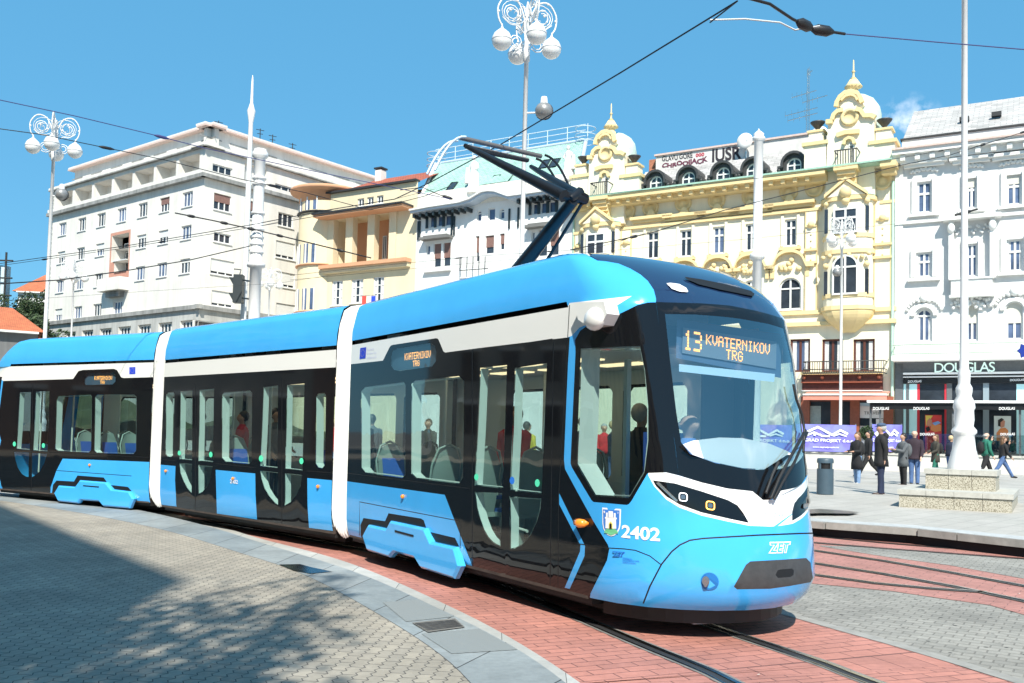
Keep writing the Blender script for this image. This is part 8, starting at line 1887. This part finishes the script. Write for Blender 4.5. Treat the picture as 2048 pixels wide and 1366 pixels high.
def person(x,y,z,face,h,label,top,bottom,hair,shoes,long=0.,legs=(0,0),lean=0.,arms=((.08,.0,.0),(.08,.0,.0)),hood=False,pack=None,longhair=False,bald=False,cap=None,skinm=None,group=None,seated=False,bulk=1.0,kn=(0,0)):
    """face: direction angle the figure looks; legs: forward swing (rad) of each leg; arms: (swing fwd, elbow bend, out)"""
    o=empty('person',(x,y,z),label=label,cat='person',group=group); k=h/1.75; ca,sa=math.cos(face),math.sin(face); sm=skinm or SK
    def T(p): # local: x forward, y left, z up
        return (x+k*(p[0]*ca-p[1]*sa),y+k*(p[0]*sa+p[1]*ca),z+k*p[2])
    hipz=.92 if not seated else .5
    L=lean; sp=lambda t:(math.sin(L)*t,0,hipz+math.cos(L)*t)
    V=[];E=[];Rr=[]
    def add(p,r,par=None): V.append(T(p)); Rr.append(r*k); i=len(V)-1; (E.append((par,i)) if par is not None else None); return i
    J={}
    pel=add(sp(0),.125); ab=add(sp(.18),.115,pel); ch=add(sp(.38),.135,ab); nk0=add(sp(.53),.06,ch); nk=add(sp(.58),.048,nk0)
    hx=sp(.58)[0]
    head0=add((hx+.015,0,sp(.63)[2]),.062,nk); h1=add((hx+.02,0,sp(.68)[2]),.090,head0); h2=add((hx+.01,0,sp(.75)[2]),.092,h1); h3=add((hx,0,sp(.80)[2]),.06,h2)
    add((hx+.115,0,sp(.705)[2]),.014,h1)
    for s_ in (1,-1): add((hx-.01,s_*.088,sp(.71)[2]),.016,h1)
    legj=[]
    for i,s_ in enumerate((1,-1)):
        a=legs[i]; kb=kn[i]
        if seated: hp=(0,s_*.09,hipz); kne=(.42,s_*.1,hipz+.02); an=(.42,s_*.1,hipz-.38)
        else: hp=(0,s_*.085,hipz-.02); kne=(math.sin(a)*.42,s_*.09,hipz-.02-math.cos(a)*.42); a2=a-kb; an=(kne[0]+math.sin(a2)*.42,s_*.09,kne[2]-math.cos(a2)*.42)
        A=add(hp,.085,pel); B=add(kne,.058,A); D=add((kne[0]*.5+an[0]*.5,s_*.09,kne[2]*.5+an[2]*.5),.052,B); F_=add(an,.036,D); add((an[0]+.03,an[1],an[2]-.03),.03,F_); legj.append((hp,kne,an))
    armj=[]
    for i,s_ in enumerate((1,-1)):
        sw,el,ou=arms[i]; S0=sp(.47); sh=(S0[0],s_*.185,S0[2]); ev=(math.sin(sw)*.28,s_*(.02+ou*.28),-math.cos(sw)*.28); eb=(sh[0]+ev[0],sh[1]+ev[1],sh[2]+ev[2]); a2=sw+el; wr=(eb[0]+math.sin(a2)*.25,eb[1]-s_*.05*min(el,1.5),eb[2]-math.cos(a2)*.25)
        A=add(sh,.055,ch); B=add(eb,.042,A); D=add(wr,.027,B); dx,dz=math.sin(a2),-math.cos(a2); pm=(wr[0]+dx*.07,wr[1],wr[2]+dz*.07); P_=add(pm,.030,D)
        for fi,(oy,l) in enumerate(((-.024,.055),(-.008,.065),(.008,.06),(.022,.048))):
            q=add((pm[0]+dx*.035,pm[1]+oy,pm[2]+dz*.035),.0095,P_); add((pm[0]+dx*(.03+l)+.012,pm[1]+oy*1.1-s_*.01,pm[2]+dz*(.03+l)),.008,q)
        q=add((wr[0]+dx*.035+.03,wr[1]-s_*.02,wr[2]+dz*.035),.011,D); add((wr[0]+dx*.07+.045,wr[1]-s_*.025,wr[2]+dz*.07),.009,q); armj.append((sh,eb,wr))
    skin('body',V,E,Rr,sm,o,0,1)
    def loft(rings,m,name,n=14):
        # rings: (centre x, centre y, z, half depth, half width)
        mb=MB(); vs=[]
        for cx,cy,cz_,dx,wy in rings:
            for j in range(n):
                t=2*math.pi*j/n; c_,s_=math.cos(t),math.sin(t); wob=1+.035*math.sin(j*2.3+cz_*9)
                vs.append(T((cx+dx*wob*math.copysign(abs(c_)**.8,c_),cy+wy*wob*math.copysign(abs(s_)**.8,s_),cz_)))
        K=len(rings); mb.add(vs,[(i*n+j,i*n+(j+1)%n,(i+1)*n+(j+1)%n,(i+1)*n+j) for i in range(K-1) for j in range(n)]+[tuple(range(n))[::-1],tuple(range((K-1)*n,K*n))],m,True)
        return mb
    # trousers
    mb=MB()
    for hp,kne,an in legj:
        md=((kne[0]+an[0])/2-.01,kne[1],(kne[2]+an[2])/2)
        mb.tube([T((hp[0],hp[1]*.9,hp[2]+.06)),T((hp[0]*.7+kne[0]*.3,hp[1],hp[2]*.7+kne[2]*.3)),T(kne),T(md),T((an[0]-.01,an[1],an[2]-.02))],[.10*k,.098*k,.075*k,.066*k,.06*k],10,bottom)
    q=loft([(0,0,hipz-.08,.09,.15),(0,0,hipz,.115,.165),(0,0,hipz+.08,.11,.155)],bottom,'t'); mb.add(q.v,q.f,bottom,True); mb.build('trousers',bottom,o)
    for hp,kne,an in legj:
        mb=MB(); mb.tube([T((an[0]-.07,an[1],an[2]-.05)),T((an[0]-.03,an[1],an[2]-.035)),T((an[0]+.06,an[1]*1.04,an[2]-.045)),T((an[0]+.14,an[1]*1.08,an[2]-.055)),T((an[0]+.19,an[1]*1.1,an[2]-.06))],[.03*k,.046*k,.044*k,.038*k,.018*k],8,shoes); mb.build('shoe',shoes,o)
    # jacket / coat
    b=bulk; sx=lambda t:sp(t)[0]; sz=lambda t:sp(t)[2]; sw2=(legs[0]+legs[1])*.12
    R_s=[]
    if long: R_s+=[(sw2,0,hipz-long,.15*b,.20*b),(sw2*.5,0,hipz-long*.5,.145*b,.195*b)]
    R_s+=[(sx(-.04),0,sz(-.04),.135*b,.18*b),(sx(.1),0,sz(.1),.125*b,.165*b),(sx(.25),0,sz(.25),.13*b,.175*b),(sx(.38),0,sz(.38),.135*b,.195*b),(sx(.46),0,sz(.46),.125*b,.20*b),(sx(.51),0,sz(.51),.10*b,.155*b),(sx(.55),0,sz(.55),.07,.08),(sx(.58),0,sz(.58),.06,.065)]
    mb=loft(R_s,top,'coat')
    for sh,eb,wr in armj: mb.tube([T((sh[0],sh[1]*.75,sh[2]+.0)),T((sh[0],sh[1],sh[2]-.02)),T(((sh[0]+eb[0])/2,(sh[1]+eb[1])/2,(sh[2]+eb[2])/2)),T(eb),T(((eb[0]+wr[0])/2,(eb[1]+wr[1])/2,(eb[2]+wr[2])/2)),T(wr)],[.07*k*b,.078*k*b,.068*k*b,.06*k*b,.055*k*b,.045*k*b],10,top)
    mb.build('coat' if long else 'jacket',top,o)
    hcx=hx
    def ell(c,r,m,nm,sh=(1,1,1)):
        mb=MB(); vs=[]; n=12
        for i in range(9):
            th=math.pi*i/8
            for j in range(n): ph=2*math.pi*j/n; vs.append(T((c[0]+r*sh[0]*math.sin(th)*math.cos(ph),c[1]+r*sh[1]*math.sin(th)*math.sin(ph),c[2]+r*sh[2]*math.cos(th))))
        mb.add(vs,[(i*n+j,i*n+(j+1)%n,(i+1)*n+(j+1)%n,(i+1)*n+j) for i in range(8) for j in range(n)],m,True); return mb
    if not bald:
        mb=ell((hx-.028,0,sz(.745)),.108,hair,'hair',(1,.92,1.05)); 
        if longhair: q=ell((hx-.07,0,sz(.60)),.10,hair,'h',(.75,1.0,1.9)); mb.add(q.v,q.f,hair,True)
        mb.build('hair',hair,o)
    else:
        mb=ell((hx-.03,0,sz(.70)),.095,hair,'hair',(.9,1.0,.55)); mb.build('hair',hair,o)
    if cap: mb=ell((hx-.01,0,sz(.80)),.115,cap,'cap',(1.05,.98,.5)); q=ell((hx+.10,0,sz(.77)),.06,cap,'c',(1,1.1,.22)); mb.add(q.v,q.f,cap,True); mb.build('cap',cap,o)
    if hood: mb=ell((sx(.53)-.10,0,sz(.53)),.11,top,'hood',(.75,1.15,.8)); mb.build('hood',top,o)
    if pack:
        g=empty('backpack',T((-.2,0,sp(.3)[2])),label=pack[1],cat='backpack'); V=[];E=[];Rr=[]; px0=sp(.3)[0]
        A=add((px0-.21,0,sp(.12)[2]),.1); B=add((px0-.22,0,sp(.28)[2]),.1,A); add((px0-.2,0,sp(.42)[2]),.1,B)
        Rr=[.17*k,.18*k,.12*k]; q=ell((px0-.20,0,sz(.27)),.2,pack[0],'b',(.55,.75,1.15)); q.build('bag',pack[0],g)
        mb=MB()
        for s_ in (1,-1): mb.cut(); mb.tube([T((px0-.14,s_*.1,sp(.16)[2])),T((px0+.05,s_*.17,sp(.3)[2])),T((px0+.02,s_*.12,sp(.52)[2])),T((px0-.14,s_*.08,sp(.44)[2]))],.018,5,pack[0])
        mb.build('strap',pack[0],g)
    return o,T,armj
BK=cm('black',(.015,.015,.017)); NV=cm('navy',(.018,.025,.05)); DJ=cm('dark_denim',(.02,.03,.07)); LJ=cm('light_denim',(.20,.32,.52)); MJ=cm('mid_denim',(.08,.15,.32)); GRc=cm('green',(.02,.16,.11)); GYc=cm('grey',(.10,.11,.12)); BRs=cm('brown_leather',(.05,.025,.018),.5); OLV=cm('olive',(.05,.045,.035)); RDc=cm('red',(.6,.03,.04)); BLS=cm('blue_shirt',(.16,.28,.62)); WHs=cm('white_shoe',(.6,.6,.58)); PLc=cm('plum',(.03,.018,.028))
HB=mat('hair_black',(.012,.010,.009),rough=.5); HBL=mat('hair_blond',(.55,.40,.22),rough=.5); HBR=mat('hair_brown',(.13,.07,.035),rough=.5); HGY=mat('hair_grey',(.4,.39,.38),rough=.6); CPB=cm('cap_blue',(.06,.10,.18))
def pos(x,yt,Y): p=aty(x,yt,Y); return p[0],Y
def gz_(Y): return .40
LFT=math.pi
x,y=pos(1714,920,29.8); person(x,y,.36,LFT+.5,1.66,'woman with long dark and blond hair, knee length black coat and light jeans, standing leftmost',BK,LJ,HBR,WHs,long=.42,longhair=True,pack=(BK,'black backpack worn by the woman in the long black coat'),arms=((.3,1.2,0),(.2,1.3,0)),legs=(.05,-.08))
x,y=pos(1762,920,23.6); person(x,y,.385,LFT-.15,1.80,'tall man in flat blue cap and black hooded parka, hands behind his back',BK,DJ,HGY,BRs,long=.22,cap=CPB,hood=True,arms=((-.25,.35,0),(-.3,.3,0)),bulk=1.12,legs=(.06,-.04))
x,y=pos(1806,920,29.4); person(x,y,.37,LFT+.2,1.65,'woman with dark hair tied up, dark skirt and brown boots, looking down at her phone',GYc,BK,HB,BRs,long=.28,pack=(GYc,'grey backpack worn by the woman looking at her phone'),arms=((.5,1.3,0),(.45,1.4,0)),legs=(.0,-.05))
x,y=pos(1829,920,30.2); person(x,y,.38,-math.pi/2-.5,1.77,'bald bearded man in dark plum jacket and blue jeans facing the camera',PLc,MJ,HGY,BK,bald=True,skinm=SK2,long=.12,arms=((.1,.4,.1),(.1,.5,.1)),bulk=1.1)
x,y=pos(1871,905,36.5); person(x,y,.4,LFT+.1,1.68,'woman in dark olive coat with a black shoulder bag behind the plinth',OLV,GRc,HBR,BK,long=.3,longhair=True,pack=(BK,'black bag carried by the woman in the olive coat'),arms=((.2,.9,0),(.2,.9,0)),legs=(.25,-.2))
x,y=pos(1900,905,37.2); person(x,y,.4,LFT-2.9,1.66,'blond person in navy puffer jacket and jeans half hidden by the thick lamp post',NV,MJ,HBL,BK,longhair=False,arms=((.3,1.0,0),(.2,.9,0)),lean=.12,legs=(.1,-.2),bulk=1.15)
x,y=pos(1972,905,34.5); person(x,y,.4,.05,1.80,'man in green quilted jacket and black trousers walking right with hand at his face',GRc,BK,HGY,BK,bald=True,skinm=SK2,pack=(BK,'large black rucksack worn by the man in the green jacket'),arms=((.9,2.0,0),(.1,.4,0)),legs=(.42,-.38),kn=(0,.2))
x,y=pos(2005,912,35.2); person(x,y,.4,-.05,1.66,'woman in black jacket and flared blue jeans striding right with hand at her face',BK,MJ,HBR,BK,longhair=True,arms=((.9,2.0,0),(.2,.5,0)),legs=(.55,-.5),lean=.08,kn=(0,.15))
x,y=pos(1737,905,33.5); person(x,y,.4,LFT,1.72,'dark clad walker mostly hidden behind the tall man in the cap',BK,BK,HB,BK,legs=(.5,-.45),kn=(0,.3))
x,y=pos(1208,880,27.); person(x,y,.35,-math.pi/2,1.70,'person in red jacket and black trousers seen through the cab side window',RDc,BK,HGY,BK,arms=((.2,1.2,0),(.1,.5,0)))
s_,z_=front.onw(1380,830,1.12); print('driver head',s_,z_)
p=front.at(s_-.02,1.12,0); fa=math.atan2(front.h[1],front.h[0]); person(p[0],p[1],z_-1.28,fa,1.72,'tram driver in light blue shirt sitting behind the windscreen',BLS,DJ,HGY,BK,seated=True,bald=True,skinm=SK2,arms=((.7,.7,.1),(.7,.7,.1)))
s_,z_=mid.onw(484,872,1.35); p=mid.at(s_,1.35,0); person(p[0],p[1],.37,math.radians(200),1.62,'passenger in red jacket standing inside the middle tram section',RDc,DJ,HB,BK,arms=((.2,.9,0),(.1,.8,0)))
for i,(S_,s,w_,mm,lb) in enumerate(((front,-2.1,1.6,NV,'passenger in navy jacket standing inside the front tram section'),(front,-3.2,1.7,RDc,'passenger in red top seated at the far windows of the front tram section'),(mid,MS1-1.6,1.6,BK,'passenger in black standing by the second door of the middle tram section'),(mid,MS0+1.0,1.7,GYc,'passenger in grey standing by the first door of the middle tram section'),(rear,-2.2,1.6,BK,'passenger in dark coat inside the rear tram section'),(front,-.7,1.7,BK,'passenger in black standing inside by the front door'))):
    p=S_.at(s,w_,.37); person(p[0],p[1],.37,math.radians(200+i*40),1.68,lb,mm,DJ,[HB,HBR,HGY][i%3],BK,arms=((.2,.9,0),(.1,.5,0)))
# people waiting on the far side of the tram, seen through its windows
rnd=random.Random(12); cl=[BK,NV,RDc,GYc,OLV,GRc,cm('yellow',(.6,.5,.05))]; nm=['black','navy','red','grey','olive','green','yellow']
spots=[(-8.2,24.5),(-6.4,25.5),(-4.6,24.2),(-3.4,22.6),(-2.2,24.6),(-1.,21.2),(.4,22.8),(1.6,20.6),(2.6,23.4),(3.6,21.8)]
for i,(x,y) in enumerate(spots):
    c=i%7; person(x,y,.3,rnd.uniform(0,6.28),rnd.uniform(1.6,1.82),'bystander in %s top on the far side of the tram, number %s from the left'%(nm[c],['one','two','three','four','five','six','seven','eight','nine','ten'][i]),cl[c],[DJ,BK,MJ][i%3],[HB,HBR,HBL][i%3],BK,long=[0,.2,0][i%3],group='bystanders behind the tram')
